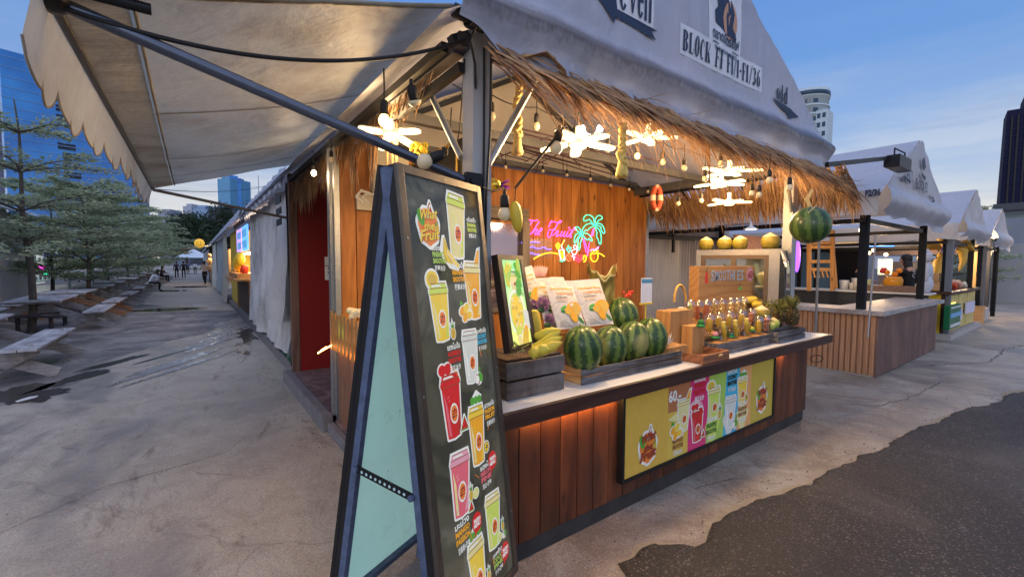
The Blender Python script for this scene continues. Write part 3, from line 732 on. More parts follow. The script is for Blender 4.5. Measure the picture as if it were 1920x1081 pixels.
# lettering on the gable
INK = flat('navy_ink', (.02, .035, .075), .55); INKO = flat('faded_orange_ink', (.48, .27, .17), .6); PATCH = flat('white_patch', (.60, .61, .66), .4)
def glet(mb, s, fr, w, h, mat, lay, gap=.12):
    """Tall thick-and-thin poster capitals built from stems, hairlines and bowls."""
    mb.use(mat)
    S = .36; hh = .055
    def rect(x0, y0, x1, y1): return [[(x0, y0), (x1, y0), (x1, y1), (x0, y1)]]
    def bowl(cx, cy, rx, ry, a0, a1, t=S * .95):
        out = []; n = 14
        for k in range(n):
            b0, b1 = a0 + (a1 - a0) * k / n, a0 + (a1 - a0) * (k + 1) / n
            f = lambda a, ins: (cx + (rx - (t * ins)) * math.cos(a), cy + (ry - hh * ins) * math.sin(a))
            out.append([f(b0, 0), f(b1, 0), f(b1, 1), f(b0, 1)])
        return out
    G = {'B': (1.0, rect(.05, 0, .05 + S, 1) + rect(0, 0, .55, hh) + rect(0, 1 - hh, .55, 1) + rect(.4, .5, .6, .5 + hh) + bowl(.5, .76, .45, .24, -PI / 2, PI / 2, .36) + bowl(.5, .265, .5, .265, -PI / 2, PI / 2, .38)),
         'L': (.9, rect(.05, 0, .05 + S, 1) + rect(0, 0, .9, hh) + rect(0, 1 - hh, .55, 1) + rect(.82, 0, .9, .28)),
         'O': (1.0, bowl(.5, .5, .5, .52, 0, 2 * PI, .34)), 'o': (.8, bowl(.4, .33, .4, .35, 0, 2 * PI, .28)),
         'C': (.95, bowl(.5, .5, .5, .52, .9, 2 * PI - .9, .36) + rect(.8, .66, .88, .95)),
         'K': (1.1, rect(.05, 0, .05 + S, 1) + rect(0, 0, .55, hh) + rect(0, 1 - hh, .55, 1) + [[(.44, .42), (.5, .36), (.98, .98), (.9, 1)], [(.5, .48), (.62, .62), (1.12, 0), (.72, 0)]]),
         'F': (.85, rect(.05, 0, .05 + S, 1) + rect(0, 0, .55, hh) + rect(0, 1 - hh, .85, 1) + rect(.78, .72, .85, 1) + rect(.4, .49, .7, .49 + hh) + rect(.64, .38, .7, .64)),
         '1': (.5, rect(.05, 0, .05 + S, 1) + rect(.0, 0, .46, hh) + [[(.05, .9), (.05, 1), (-.06, .84)]]),
         '/': (.6, [[(-.02, -.05), (.13, -.05), (.66, 1.03), (.51, 1.03)]]), '-': (.45, rect(.02, .40, .43, .5)), ' ': (.75, []),
         '3': (.8, bowl(.35, .76, .42, .24, -PI / 2, PI * .8, .34) + bowl(.35, .26, .47, .28, -PI * .85, PI / 2, .36)),
         '6': (.85, bowl(.42, .3, .42, .32, 0, 2 * PI, .3) + [[(0, .3), (.3, .3), (.42, .8), (.2, .8)], [(.2, .8), (.42, .8), (.8, .98), (.62, 1.03)]]),
         'e': (.75, bowl(.38, .33, .38, .35, .2, 2 * PI - .7, .28) + rect(.25, .33, .7, .33 + hh)),
         'v': (.8, [[(0, .66), (.3, .66), (.5, 0), (.36, 0)], [(.36, 0), (.5, 0), (.82, .66), (.74, .66)]]),
         'n': (.9, rect(.05, 0, .33, .66) + rect(.55, 0, .83, .5) + bowl(.55, .45, .28, .22, 0, PI * .8, .2)),
         'd': (.9, bowl(.38, .33, .38, .35, 0, 2 * PI, .28) + rect(.52, 0, .8, 1))}
    tot = sum(G[c][0] + gap for c in s) - gap; sc = w / tot; x = 0
    for c in s:
        wd, polys = G[c]
        for p in polys: mb.add([fp(fr, (x + a) * sc, b * h, lay) for a, b in p], [(0, 1, 2, 3)[:len(p)]], False)
        x += wd + gap
q = MB(); GY = 1.757
def gfr(px, py): p = at(px, py, y=GY); return frame(p, (1, 0, 0), (0, 0, 1)), p
fr, p = gfr(1287, 90); p2 = at(1428, 168, y=GY); W_ = p2.x - p.x
hb = .135
q.use(PATCH); pat = lambda a, b, c, d: q.grid(lambda u, v: fp(fr, a + (c - a) * u, b + (d - b) * v, 0), 14, 5, False); pat(-.03, -.03, W_ + .04, hb + .035)
glet(q, "BLOCK F1 F1/1-F1/36", fr, W_, hb, INK, .002, .24)
fr, p = gfr(1170, 9); p2 = at(1229, 41, y=GY)
q.use(PATCH); pat(-.03, -.02, p2.x - p.x + .02, .26)
glet(q, "even", fr, p2.x - p.x, .27, INK, .002, .1)
fr, p = gfr(1461, 184); p2 = at(1481, 194, y=GY); glet(q, "odd", fr, p2.x - p.x + .02, .15, INK, .002, .1)
def arrow(pts):
    q.use(INK); w = [at(a, b, y=GY) + V((0, -.0025, 0)) for a, b in pts]; q.add(w, [list(range(len(w)))], False)
arrow([(1123, -12), (1160, 40), (1161, 27), (1237, 73), (1229, 56), (1239, 56), (1166, 12), (1163, -20)])
arrow([(1453, 181), (1461, 193), (1484, 213), (1484, 221), (1502, 219), (1487, 202), (1484, 200)])
# printed emblem: rocky islet over a faded sun with Thai words
fr, p = gfr(1342, 54)
q.use(PATCH); pat(-.04, -.17, .42, .42)
q.use(INKO); q.add([fp(fr, .25 + .10 * math.cos(a), .14 + .14 * math.sin(a), .0012) for a in [k * PI / 10 for k in range(20)]], [list(range(20))], False)
q.use(INK)
for pts in ([(.05, .08), (.24, .02), (.22, .16), (.26, .2), (.2, .3), (.16, .42), (.1, .38), (.12, .3), (.06, .28), (.08, .2), (.04, .16)], [(.22, .04), (.34, .0), (.33, .06), (.28, .1), (.3, .2), (.25, .3), (.24, .14)]): q.add([fp(fr, a, b, .002) for a, b in pts], [list(range(len(pts)))], False)
text(q, 'ตลาดนัดรถไฟ', fr, 0, -.045, .39, .085, INK, .0022, .03)
q.use(INK); q.add([fp(fr, a, b, .002) for a, b in ((.0, -.075), (.09, -.075), (.09, -.068), (.0, -.068))], [(0, 1, 2, 3)]); q.add([fp(fr, a, b, .002) for a, b in ((.29, -.075), (.39, -.075), (.39, -.068), (.29, -.068))], [(0, 1, 2, 3)])
text(q, 'TRAIN NIGHT MARKET', fr, .03, -.12, .33, .03, INK, .002, .02)
for i, p in enumerate(q.v):
    w_ = GY - p.y; yy = 1.79 - (.09 * math.exp(-((p.z - 2.80) / .085) ** 2) + .05 * max(0, (2.86 - p.z)) / .3 if p.z < 3.0 else 0)
    yy += .012 * noise.noise(V((p.x * 2.4 + p.z * 2, p.z * 3.5, 1))) * (1 if p.z > 3 else 1.6) + .01 * noise.noise(V((p.x * 9, p.z * 2, 2))); p.y = yy - .003 - w_ * 3
part('printed_lettering', q, tn)

# ------------------------------------------------------------------ side awning over the path
OX, OZ, Y0, Y1 = -.34, 2.46, 2.02, 6.5
aw = thing('side_awning', (.4, 4.2, 2.3), 'stained grey fabric awning stretched out over the path with a scalloped edge', 'awning')
def afn(u, v):      # u: 0 outer edge .. 1 eave
    y = Y0 + (Y1 - Y0) * v - (1 - u) * .02; x = OX + (1.10 - OX) * u; z = OZ + (2.91 - OZ) * u - .05 * math.sin(PI * u) * math.sin(PI * v) + .012 * math.sin(v * 40) * u
    z += .014 * noise.noise(V((x * 2, y * 2, 3))) - .05 * math.sin(PI * v) * u * (1 - u)
    if v == 0: pass
    return V((x, y, z))
q = MB(); q.grid(lambda u, v: afn(.13 + .87 * u, v), 24, 50); part('canopy_fabric', q, aw, AWN)
q = MB(); q.grid(lambda u, v: afn(.13 * u, v) - V((0, 0, .004)), 4, 50)
q.tube([afn(.14, v / 30) - V((0, 0, .008)) for v in range(31)], .006, 6); part('hem', q, aw, AWNB)
q = MB(); q.tube([afn(u / 12, 0) + V((0, 0, .004)) for u in range(13)], .012, 6); part('near_hem', q, aw, AWNB)
q = MB()
for v in (.3, .6, .83): q.grid(lambda a, b, v=v: afn(.13 + .87 * a, v + .006 * b) - V((0, 0, .005)), 24, 1)
part('seam', q, aw, AWNB, split=True)
def vfn(u, v):
    n = 19; s = abs(math.sin(PI * n * u)) ** .45
    y = Y0 - .10 + (Y1 - Y0 + .2) * u; dep = (.19 + .10 * (1 - u)) * (.62 + .38 * s) ; flare = .03 * v * (1 + .8 * math.sin(u * 9))
    return V((OX - .01 - flare + .012 * math.sin(u * 60) * v, y - .02 * v * max(0, 1 - u * 9), OZ - dep * v))
q = MB(); q.grid(vfn, 228, 6); part('valance', q, aw, canvas('valance_canvas', (.46, .46, .42), (.24, .19, .13), .40, .5, .5, .7))
q = MB(); q.tube([vfn(i / 228, 1) for i in range(229)], .004, 5); part('piping', q, aw, flat('grimy_binding', (.24, .21, .16), .8))
q = MB(); q.tube([(OX - .02, Y0 - .06, OZ), (OX, 2.1, OZ), (OX, Y1, OZ)], .016, 8)
part('outer_rail', q, aw, DGREY)
q = MB(); q.tube([(OX + .02, Y0 + .04, OZ - .0), (1.155, 1.935, 2.03)], .023, 12); part('support_pole', q, aw, flat('painted_pole', (.11, .125, .16), .3, .75, .15, 20))
q = MB(); q.box((1.11, 1.90, 1.985), (1.2, 1.928, 2.075)); q.tube([(1.145, 1.88, 2.03), (1.145, 1.90, 2.03)], .018, 10); part('pole_bracket', q, aw, BLACK)
q = MB(); q.tube([(OX + .0, Y1, OZ - .01), (1.08, 6.58, 2.22)], .018, 10); part('support_arm', q, aw, flat('brown_arm', (.15, .13, .12), .4, .6))
q = MB()
for yy, zz in ((Y0 + .03, OZ),): q.ell((OX, yy, zz), (.05, .07, .035), 10, 6); q.tube([(OX - .12, Y0 - .02, OZ + .03), (OX + .25, Y0 + .01, OZ + .045)], .02, 8)
part('corner_fitting', q, aw, BLACK)
q = MB(); a_, b_ = V((OX + .03, Y0 + .02, OZ - .02)), V((1.12, 1.93, 2.72)); pts = []
for i in range(25):
    k = i / 24; p = a_.lerp(b_, k); p.z -= .13 * 4 * k * (1 - k); pts.append(p)
q.tube(pts, .0085, 6); part('rope', q, aw, RUBBER)
q = MB(); a_, b_ = V((OX, Y1, OZ)), V((1.1, 9.5, 3.05)); q.tube([a_.lerp(b_, k / 8) - V((0, 0, .06 * 4 * k / 8 * (1 - k / 8))) for k in range(9)], .004, 5); part('guy_line', q, aw, RUBBER)

# loose grit and crumbs of concrete lying along edges: too many to count
gr_ = random.Random(9); q = MB()
def stone(x, y, r, z=.004):
    a0 = gr_.uniform(0, 6); k = 5; top = [(x + r * .6 * math.cos(a0 + 1.256 * i), y + r * .6 * math.sin(a0 + 1.256 * i), z + r * gr_.uniform(.5, .9)) for i in range(k)]; bot = [(x + r * gr_.uniform(.8, 1.2) * math.cos(a0 + 1.256 * i), y + r * math.sin(a0 + 1.256 * i), z - .001) for i in range(k)]
    q.add(bot + top, [(0 + i, (i + 1) % k, (i + 1) % k + k, i + k) for i in range(k)] + [(5, 6, 7, 8, 9)], False)
for i in range(1500):
    x, y = e[gr_.randrange(len(e))]
    if x < 9: stone(x + gr_.gauss(0, .05), y + gr_.gauss(.02, .10), gr_.uniform(.002, .009) * (1 if gr_.random() < .93 else 1.8))
for i in range(700): stone(gr_.uniform(1.3, 5.4), 1.80 - abs(gr_.gauss(0, .10)), gr_.uniform(.002, .006), .001)
for i in range(500): stone(.93 - abs(gr_.gauss(0, .08)), gr_.uniform(2.2, 9), gr_.uniform(.002, .008), .001)
for i in range(900): stone(gr_.uniform(-2, 8), gr_.uniform(.4, 9), gr_.uniform(.0015, .005), .001)
single('loose_grit', q, 'loose grit and cement crumbs scattered along the asphalt edge', 'grit', flat('grit', (.26, .23, .20), .9, 0, .5, 40, isl=.8), kind='stuff')
# ------------------------------------------------------------------ thatch fringes
def thatch_mat(name, a, b, c2):
    t = NT(name); v = t.coord((1, 1, 1)); i = t.island()
    c = t.mix(i, a, b); c = t.mix(t.ramp(t.noise(v, 40, 3, .6), (.35, .5), (.6, 0.0)), c, c2); c = t.mix(t.ramp(t.noise(v, 2.2, 3), (.45, 0.0), (.65, .5)), c, c2)
    b_ = t.bsdf(c, .55, 0, t.bump(t.noise(v, 90, 2), .3, .003)); tr = t.n('ShaderNodeBsdfTranslucent'); t.L(c, tr.inputs[0])
    m = t.n('ShaderNodeMixShader'); m.inputs[0].default_value = .25; t.L(b_, m.inputs[1]); t.L(tr.outputs[0], m.inputs[2]); return t.done(m.outputs[0])


THM = thatch_mat('thatch_leaf', (.66, .42, .20), (.34, .18, .09), (.17, .085, .05))
rt = random.Random(11)


def blade(mb, p, d, L, w, nrm, droop=.25, curl=.3, segs=5):
    """One dried palm leaflet: a folded, tapering, drooping strip."""
    d = d.normalized(); side = d.cross(nrm).normalized(); nn = side.cross(d).normalized(); vs = []
    tw = rt.uniform(-curl, curl)
    for i in range(segs + 1):
        k = i / segs; ww = w * (math.sin(PI * min(1, .22 + k * .78)) ** .7 if k < 1 else .02) * (1 - .1 * k)
        c = p + d * L * k + V((0, 0, -droop * L * k * k)) + side * tw * L * .25 * k * k
        s2 = (side * math.cos(tw * k * 2) + nn * math.sin(tw * k * 2))
        vs += [c - s2 * ww / 2, c + nn * ww * .28, c + s2 * ww / 2]
    fs = []
    for i in range(segs):
        o = i * 3; fs += [(o, o + 1, o + 4, o + 3), (o + 1, o + 2, o + 5, o + 4)]
    mb.add(vs, fs, True)


# front fringe: a thick spine with leaflets slanting outwards and to the right
th = thing('thatch_fringe', (3.3, 1.7, 2.6), 'thick dried palm leaf fringe along the front of the fruit stall under the lettered gable', 'thatch', 'palm thatch fringes round the fruit stall')
q = MB()
for i in range(2300):
    u = rt.random(); x = 1.20 + 4.55 * u; lay = rt.random()
    z = 2.665 - .045 * u - .125 * lay; y = 1.79 - .10 * lay
    if x > 5.1: z -= (x - 5.1) * .12
    if u < .08 and rt.random() < .5: continue
    dx = .95 + rt.gauss(0, .16); dz = -.30 - .34 * rt.random() * (1 - .3 * lay); dy = -.30 + rt.gauss(0, .2)
    L = rt.uniform(.15, .32) * (1.0 if u > .3 else .85)
    if x > 4.9: dx += .35; L *= 1.15
    blade(q, V((x - .06, y + rt.uniform(-.03, .03), z)), V((dx, dy, dz)), L, rt.uniform(.007, .030), V((.2, -.8, .55)), rt.uniform(.05, .3), .6)
for i in range(26):
    x = rt.choice([3.0, 4.9, 5.1, 5.25, 5.4]) + rt.uniform(-.15, .15)
    blade(q, V((x, 1.80, 2.55)), V((rt.uniform(-.1, .25), -.05, -1)), rt.uniform(.25, .42), .025, V((0, -1, 0)), .0, .5)
for k in range(5):
    pts = [V((1.24, 1.80, 2.60)), V((1.34, 1.75, 2.63 + .008 * k)), V((1.45 + .02 * k, 1.70, 2.67)), V((1.56, 1.68, 2.60 - .01 * k)), V((1.60 + .03 * k, 1.66, 2.46 - .02 * k))]
    for a, b in zip(pts[:-1], pts[1:]): q.bar(a + V((0, .006 * k, 0)), b + V((0, .006 * k, 0)), .016, .003)
for i in range(900):
    u = rt.random(); blade(q, V((1.25 + 4.5 * u, 1.77 + rt.uniform(-.08, .02), 2.64 - .045 * u - .16 * rt.random())), V((.8 + rt.gauss(0, .35), -.25 + rt.gauss(0, .25), -.45 + rt.gauss(0, .25))), rt.uniform(.18, .42), rt.uniform(.002, .006), V((.2, -.8, .55)), rt.uniform(0, .5), 1.2)
part('leaf_layer', q, th, THM)
q = MB(); q.bar((1.2, 1.80, 2.61), (5.5, 1.80, 2.57), .04, .03); part('batten', q, th, BLACK)

# left fringe over the entrance, leaflets trailing away from the viewer
th2 = thing('thatch_fringe', (1.1, 4.2, 2.65), 'shaggy dried palm leaf fringe along the path side of the fruit stall under the awning', 'thatch', 'palm thatch fringes round the fruit stall')
q = MB()
for i in range(760):
    v = rt.random() ** .8; y = 2.25 + 4.1 * v; L = rt.uniform(.20, .46) * (.45 + .7 * v)
    blade(q, V((1.12 + rt.uniform(-.02, .05), y, 2.73 - rt.uniform(0, .06))), V((.03 + rt.gauss(.02, .08), .85 + rt.gauss(0, .12), -.28 - .35 * rt.random() - .35 * v)), L, rt.uniform(.008, .020), V((-.8, 0, .5)), rt.uniform(.05, .35), .4)
for i in range(70):
    y = rt.choice([3.0, 3.4, 3.9, 4.5, 5.6, 6.1]) + rt.uniform(-.12, .12); blade(q, V((1.14, y, 2.6)), V((rt.uniform(-.05, .1), rt.uniform(-.05, .1), -1)), rt.uniform(.2, .45), .024, V((-1, 0, 0)), 0, .5)
part('leaf_layer', q, th2, THM)
q = MB(); q.bar((1.07, 2.05, 2.72), (1.07, 6.5, 2.72), .035, .05); q.bar((1.14, 2.0, 2.62), (1.14, 3.1, 2.60), .035, .05); part('batten', q, th2, BLACK)

# right fringe on a sloping frame, seen from inside
th3 = thing('thatch_fringe', (5.8, 3.2, 2.4), 'dried palm leaf awning sloping out on a black frame behind the coconuts', 'thatch', 'palm thatch fringes round the fruit stall')
q = MB()
for i in range(1100):
    v = rt.random(); y = 1.70 + 2.65 * v; a = rt.random()
    p = V((5.56 + .45 * a, y, 2.70 - .27 * a))
    blade(q, p, V((.7 + rt.gauss(0, .12), rt.gauss(-.02, .22), -.52 - .3 * rt.random() - .45 * a)), rt.uniform(.22, .36), rt.uniform(.012, .028), V((-.4, 0, -.8)), rt.uniform(.1, .3), .5)
part('leaf_layer', q, th3, THM)
q = MB(); q.bar((5.58, 2.0, 2.66), (5.58, 4.35, 2.66), .04, .04); q.bar((6.0, 1.9, 2.405), (6.0, 4.35, 2.405), .035, .035); q.bar((5.58, 4.33, 2.66), (6.0, 4.33, 2.405), .035, .035); q.bar((5.58, 2.0, 2.66), (6.0, 1.95, 2.405), .035, .035)
for yy in (2.8, 3.6): q.bar((5.58, yy, 2.66), (6.0, yy, 2.405), .025, .025)
part('awning_frame', q, th3, BLACK)

# ------------------------------------------------------------------ lamps and bulbs
PETAL = glow_mat('lit_petal', (1.0, .74, .40), 3.6)
BULBM = flat('frosted_bulb', (.60, .50, .32), .25, 0, .1, emit=.10)  # faint glow put into the glass, though these bulbs are unlit
BULBL = glow_mat('lit_bulb', (1.0, .70, .25), 5)


HOUS = flat('lamp_housing', (.20, .20, .20), .4, .5)


def petal_lamp(loc, label, rz, tilt=.0, energy=15, s=1.0, n=5, lean=12):
    t = thing('petal_lamp', loc, label, 'lamp', 'folding petal lamps hung under the stall roof', rot=Matrix.Rotation(R(lean), 3, V((-.81, .59, 0))) @ Matrix.Rotation(rz, 3, 'Z'))
    q = MB(); q.lathe([(.0, -.03), (.045, -.03), (.06, -.015), (.06, .015), (.03, .03), (.018, .04), (.018, .10), (.0, .10)], n=14); part('hub', q, t, flat('lamp_hub', (.6, .55, .45), .4, emit=.6), local=True)
    for k in range(n):
        q = MB(); a = 2 * PI * k / n; q.T = Matrix.Rotation(a, 4, 'Z') @ Matrix.Translation((.062 * s, 0, 0)) @ Matrix.Rotation(tilt + R(6 * math.sin(k * 2.3)), 4, 'Y')
        L, w = .155 * s, .030 * s
        pr = [(L / 2 + L / 2 * math.copysign(abs(math.cos(b)) ** .55, math.cos(b)), w * math.copysign(abs(math.sin(b)) ** .6, math.sin(b))) for b in [j * PI / 10 for j in range(20)]]
        q.poly([(x, y, .004) for x, y in pr], .012, (0, 0, 1)); pt_ = part('petal', q, t, PETAL, local=True)
        q2 = MB(); q2.T = q.T; q2.poly([(L / 2 + (x - L / 2) * 1.06, y * 1.16, .012) for x, y in pr], .007, (0, 0, 1)); part('petal_housing', q2, pt_, HOUS, local=True)
    q = MB(); q.tube([(0, 0, .1), (0, 0, .22)], .006, 6); part('cord', q, t, RUBBER, local=True)
    l = bpy.data.lights.new('petal_lamp_light', 'POINT'); l.energy = energy * 1.1; l.color = (1, .64, .30); l.shadow_soft_size = .12
    o = bpy.data.objects.new('petal_lamp_light', l); COL.objects.link(o); o.location = V(loc) + V((0, 0, -.09)); o2 = o.copy(); o2.data = l.copy(); o2.data.energy = energy * .6; COL.objects.link(o2); o2.location = V(loc) + V((0, 0, .12)); return t


petal_lamp(at(735, 250, d=2.95), 'blazing five petal lamp over the entrance above the folding sign', .3, .1, 28, 1.0, 5, 13)
petal_lamp(at(1085, 268, d=2.75), 'blazing petal lamp behind the fringe, right of the steel post', .9, .05, 46, 1.15, 5, 3)
petal_lamp(at(1215, 258, d=3.3), 'petal lamp half hidden in the palm fringe beside the knotted yellow rope', .5, 0, 40, 1.0, 5, 0)
petal_lamp(at(1368, 321, d=4.0), 'uppermost of the three stacked petal lamps at the right of the stall', .2, 0, 34, 1.25, 5, -1)
petal_lamp(at(1352, 344, d=4.3), 'middle of the three stacked petal lamps at the right of the stall', .8, 0, 32, 1.15, 5, 0)
petal_lamp(at(1367, 379, d=4.75), 'lowest of the three stacked petal lamps, just above the coconuts', .4, 0, 22, 1.05, 5, 0)
pb = thing('star_lamp', at(1108, 238, d=2.7), 'cold white crescent shaped lamp touching the petal lamp', 'lamp')
q = MB(); c = at(1108, 243, d=2.7); e1 = V((.8, -.59, 0))
pts = [c + e1 * .055 * math.cos(a) + V((0, 0, .05 * math.sin(a))) for a in [R(150 + 24 * k) for k in range(11)]] + [c + e1 * .03 * math.cos(a) + V((0, 0, .03 * math.sin(a) + .012)) for a in [R(30 - 24 * k) for k in range(11)]]
q.tube(pts[:11], [.006] + [.02] * 9 + [.006], 8); part('crescent', q, pb, glow_mat('cold_white', (.75, .85, 1), 14))


def bulb_proto(name, label, m, group):
    t = thing(name, (0, 0, -50), label, 'bulb', group)
    q = MB(); q.lathe([(.0, .0), (.012, .0), (.017, -.02), (.017, -.055), (.014, -.06), (0, -.06)], n=12); part('socket', q, t, RUBBER, local=True)
    q = MB(); q.lathe([(.0, -.112), (.012, -.109), (.021, -.098), (.024, -.084), (.020, -.069), (.013, -.06), (.0, -.06)], n=14); part('glass', q, t, m, local=True)
    q = MB(); q.tube([(0, 0, 0), (.002, 0, .05), (0, 0, .13)], .0035, 6); part('lead', q, t, RUBBER, local=True)
    return t


bp = bulb_proto('string_bulb', 'x', BULBM, 'unlit frosted bulbs strung under the stall roof')
spots = []
for (px, py), lab in zip([(922, 192), (1006, 213), (1078, 238), (1140, 258), (1195, 273), (1243, 285), (1283, 297)], ['frosted bulb hanging nearest the steel post', 'frosted bulb between the tan hanging rope and the slanting arm', 'frosted bulb hanging over the bright petal lamp', 'frosted bulb hanging just left of the knotted yellow rope', 'frosted bulb hanging just right of the knotted yellow rope', 'frosted bulb under the middle of the palm fringe', 'frosted bulb left of the three stacked lamps']):
    spots.append((at(px, py, y=2.3), lab, 1.0))
for (px, py), lab in zip([(948, 302), (1018, 310), (1063, 318), (1107, 326), (1145, 338), (1180, 346), (1215, 350)], ['first', 'second', 'third', 'fourth', 'fifth', 'sixth', 'seventh']):
    spots.append((at(px, py, y=4.0), 'small %s bulb from the left above the neon wall' % lab, .8))
for (px, py, d_), lab in zip([(1272, 368, 4.6), (1315, 362, 4.4), (1411, 345, 3.6), (1424, 347, 3.5), (1352, 288, 3.4), (1322, 318, 3.6), (1443, 318, 3.2), (1481, 332, 3.2)], ['bulb in front of the inner thatch, near the lifebuoy', 'bulb in front of the inner thatch, over the first coconut', 'left bulb of the pair under the fringe near the hanging watermelon', 'right bulb of the pair under the fringe near the hanging watermelon', 'bulb tucked in the fringe above the stacked lamps', 'bulb just left of the uppermost stacked lamp', 'bulb at the fringe end left of the hanging watermelon', 'bulb at the far end of the fringe above the hanging watermelon']):
    spots.append((at(px, py, d=d_), lab, .9))
for (px, py, d_), lab in zip([(621, 283, 3.9), (617, 285, 4.6)], ['small frosted bulb hanging in the left fringe, nearer one', 'small frosted bulb in the left fringe, farther one']): spots.append((at(px, py, d=d_), lab, .9))
first = True
for p, lab, s in spots:
    dup(bp, p, 0, lab, None, s)
for ch in list(bp.children): bpy.data.objects.remove(ch)
bpy.data.objects.remove(bp)
lb = bulb_proto('lit_globe_bulb', 'yellow lit globe bulb hanging above the entrance lamp', BULBL, None); lb['_'] = 1; del lb['_']
lb.matrix_world = Matrix.Translation(at(720, 188, d=2.3)) @ Matrix.Scale(1.25, 4)
lb2 = dup(lb, at(588, 308, d=4.2), 0, 'glaring white bulb over the red wall in the left fringe', None, 1.0)
for c in lb2.children:
    if c.name.startswith('glass'): c.data = c.data.copy(); c.data.materials[0] = glow_mat('glaring_bulb', (1, .78, .5), 30)
l = bpy.data.lights.new('entrance_bulb_light', 'POINT'); l.energy = 6; l.color = (1, .7, .4); l.shadow_soft_size = .05
o = bpy.data.objects.new('entrance_bulb_light', l); COL.objects.link(o); o.location = at(588, 335, d=4.1)
# big sockets with globe bulbs in the foreground
def socket_bulb(p, axis, label, s=1.0, glass=BULBM):
    t = thing('socket_bulb', p, label, 'bulb'); ax = V(axis).normalized()
    q = MB(); q.lathe([(0, .0), (.018, .0), (.026, .015), (.026, .06), (.022, .07), (0, .07)], p, 12, -ax); q.tube([p + ax * 0, p - ax * -.0 + V((0, 0, .03))], .01, 6); part('socket', q, t, RUBBER)
    q = MB(); q.lathe([(0, .14 * s), (.02, .137 * s), (.034, .12 * s), (.037, .10 * s), (.028, .078), (.02, .07), (0, .07)], p, 16, -ax); part('glass', q, t, glass); return t
socket_bulb(at(832, 288, d=2.1), (.9, -.25, .45), 'frosted globe bulb in a black socket beside the blackboard', 1.0)
socket_bulb(at(946, 365, d=2.35), (.0, 0, 1), 'frosted globe bulb hanging beside the plastic mango', 1.0)
socket_bulb(at(1049, 245, d=2.5), (.25, .0, 1), 'globe bulb in a black socket in front of the petal lamp', 1.0)
socket_bulb(at(771, 160, d=2.2), (-.3, -.2, .9), 'dark clip lamp under the left fringe beside the brace', .7)
# cables along the beams
q = MB()
def sagline(a, b, s, r=.004, n=12): q.tube([V(a).lerp(V(b), k / n) - V((0, 0, s * 4 * k / n * (1 - k / n))) for k in range(n + 1)], r, 5)
xs = [1.25] + [p.x for p, _, _ in spots[:7]] + [4.4, 5.3]
for a, b in zip(xs[:-1], xs[1:]): sagline((a, 2.3, 2.66), (b, 2.3, 2.66), .025)
xs = [1.3] + [p.x for p, _, _ in spots[7:14]]
for a, b in zip(xs[:-1], xs[1:]): sagline((a, 4.0, 2.74), (b, 4.0, 2.73), .02)
sagline((1.15, 1.99, 2.66), (1.6, 2.9, 2.5), .12); sagline((1.35, 2.5, 2.6), (1.1, 2.1, 2.2), .1); sagline(at(945, 350, d=2.35), at(905, 350, d=2.2), .02); sagline(at(966, 352, d=2.35), at(1060, 235, d=2.5), .0, .008)
single('hanging_cables', q, 'black cables sagging between the bulbs under the roof', 'cable', RUBBER)
# wire racks lying on the back beams
rk = thing('wire_rack', (2.9, 3.6, 2.74), 'tangle of black wire racking laid flat under the roof', 'rack')
q = MB()
for k in range(7): q.tube([(2.2 + .07 * k, 3.0 + .09 * k, 2.76), (4.3 + .02 * k, 3.0 + .16 * k, 2.76)], .008, 5)
for k in range(10): a = rt.uniform(2.1, 3.2); q.tube([(a, rt.uniform(3.2, 4.1), 2.72), (a + .2, rt.uniform(3.2, 4.1), 2.84), (a + .5, rt.uniform(3.2, 4.1), 2.7)], .005, 5)
part('rods', q, rk, flat('rack_wire', (.09, .05, .06), .5, .3))
# knotted ropes
ROPE = wood('hemp_rope', (.30, .20, .08), (.60, .44, .18), 'z', 9, .85, .1, False)
def rope(px, py0, py1, d_, label, col, loop=False):
    a, b = at(px, py0, d=d_), at(px, py1, d=d_); t = thing('knotted_rope', b, label, 'rope'); L = a.z - b.z
    q = MB()
    for s in (0, PI): q.tube([V((b.x + .012 * math.cos(s + k * .9) + (.012 * math.sin(k * .35) if loop else 0), b.y + .012 * math.sin(s + k * .9), b.z + L * .35 + L * .65 * k / 24)) for k in range(25)], .014, 7)
    part('strand', q, t, col); q = MB()
    for s in range(3): q.tube([V((b.x + .022 * math.cos(s * 2 + k * .7), b.y + .022 * math.sin(s * 2 + k * .7), b.z + L * .3 + .035 * math.sin(k * .7 + s * 2) + .02)) for k in range(10)], .015, 7)
    part('knot', q, t, col); q = MB(); q.lathe([(0, 0), (.034, 0), (.038, .02), (.026, .07), (.022, L * .32), (0, L * .32)], b, 12); part('tassel', q, t, col)
rope(970, 165, 290, 2.75, 'thick tan rope with a knot hanging beside the steel post', ROPE, True)
rope(1166, 235, 332, 2.55, 'short yellow knotted rope hanging from the palm fringe', wood('yellow_rope', (.42, .28, .06), (.78, .58, .17), 'z', 9, .8, .1, False))
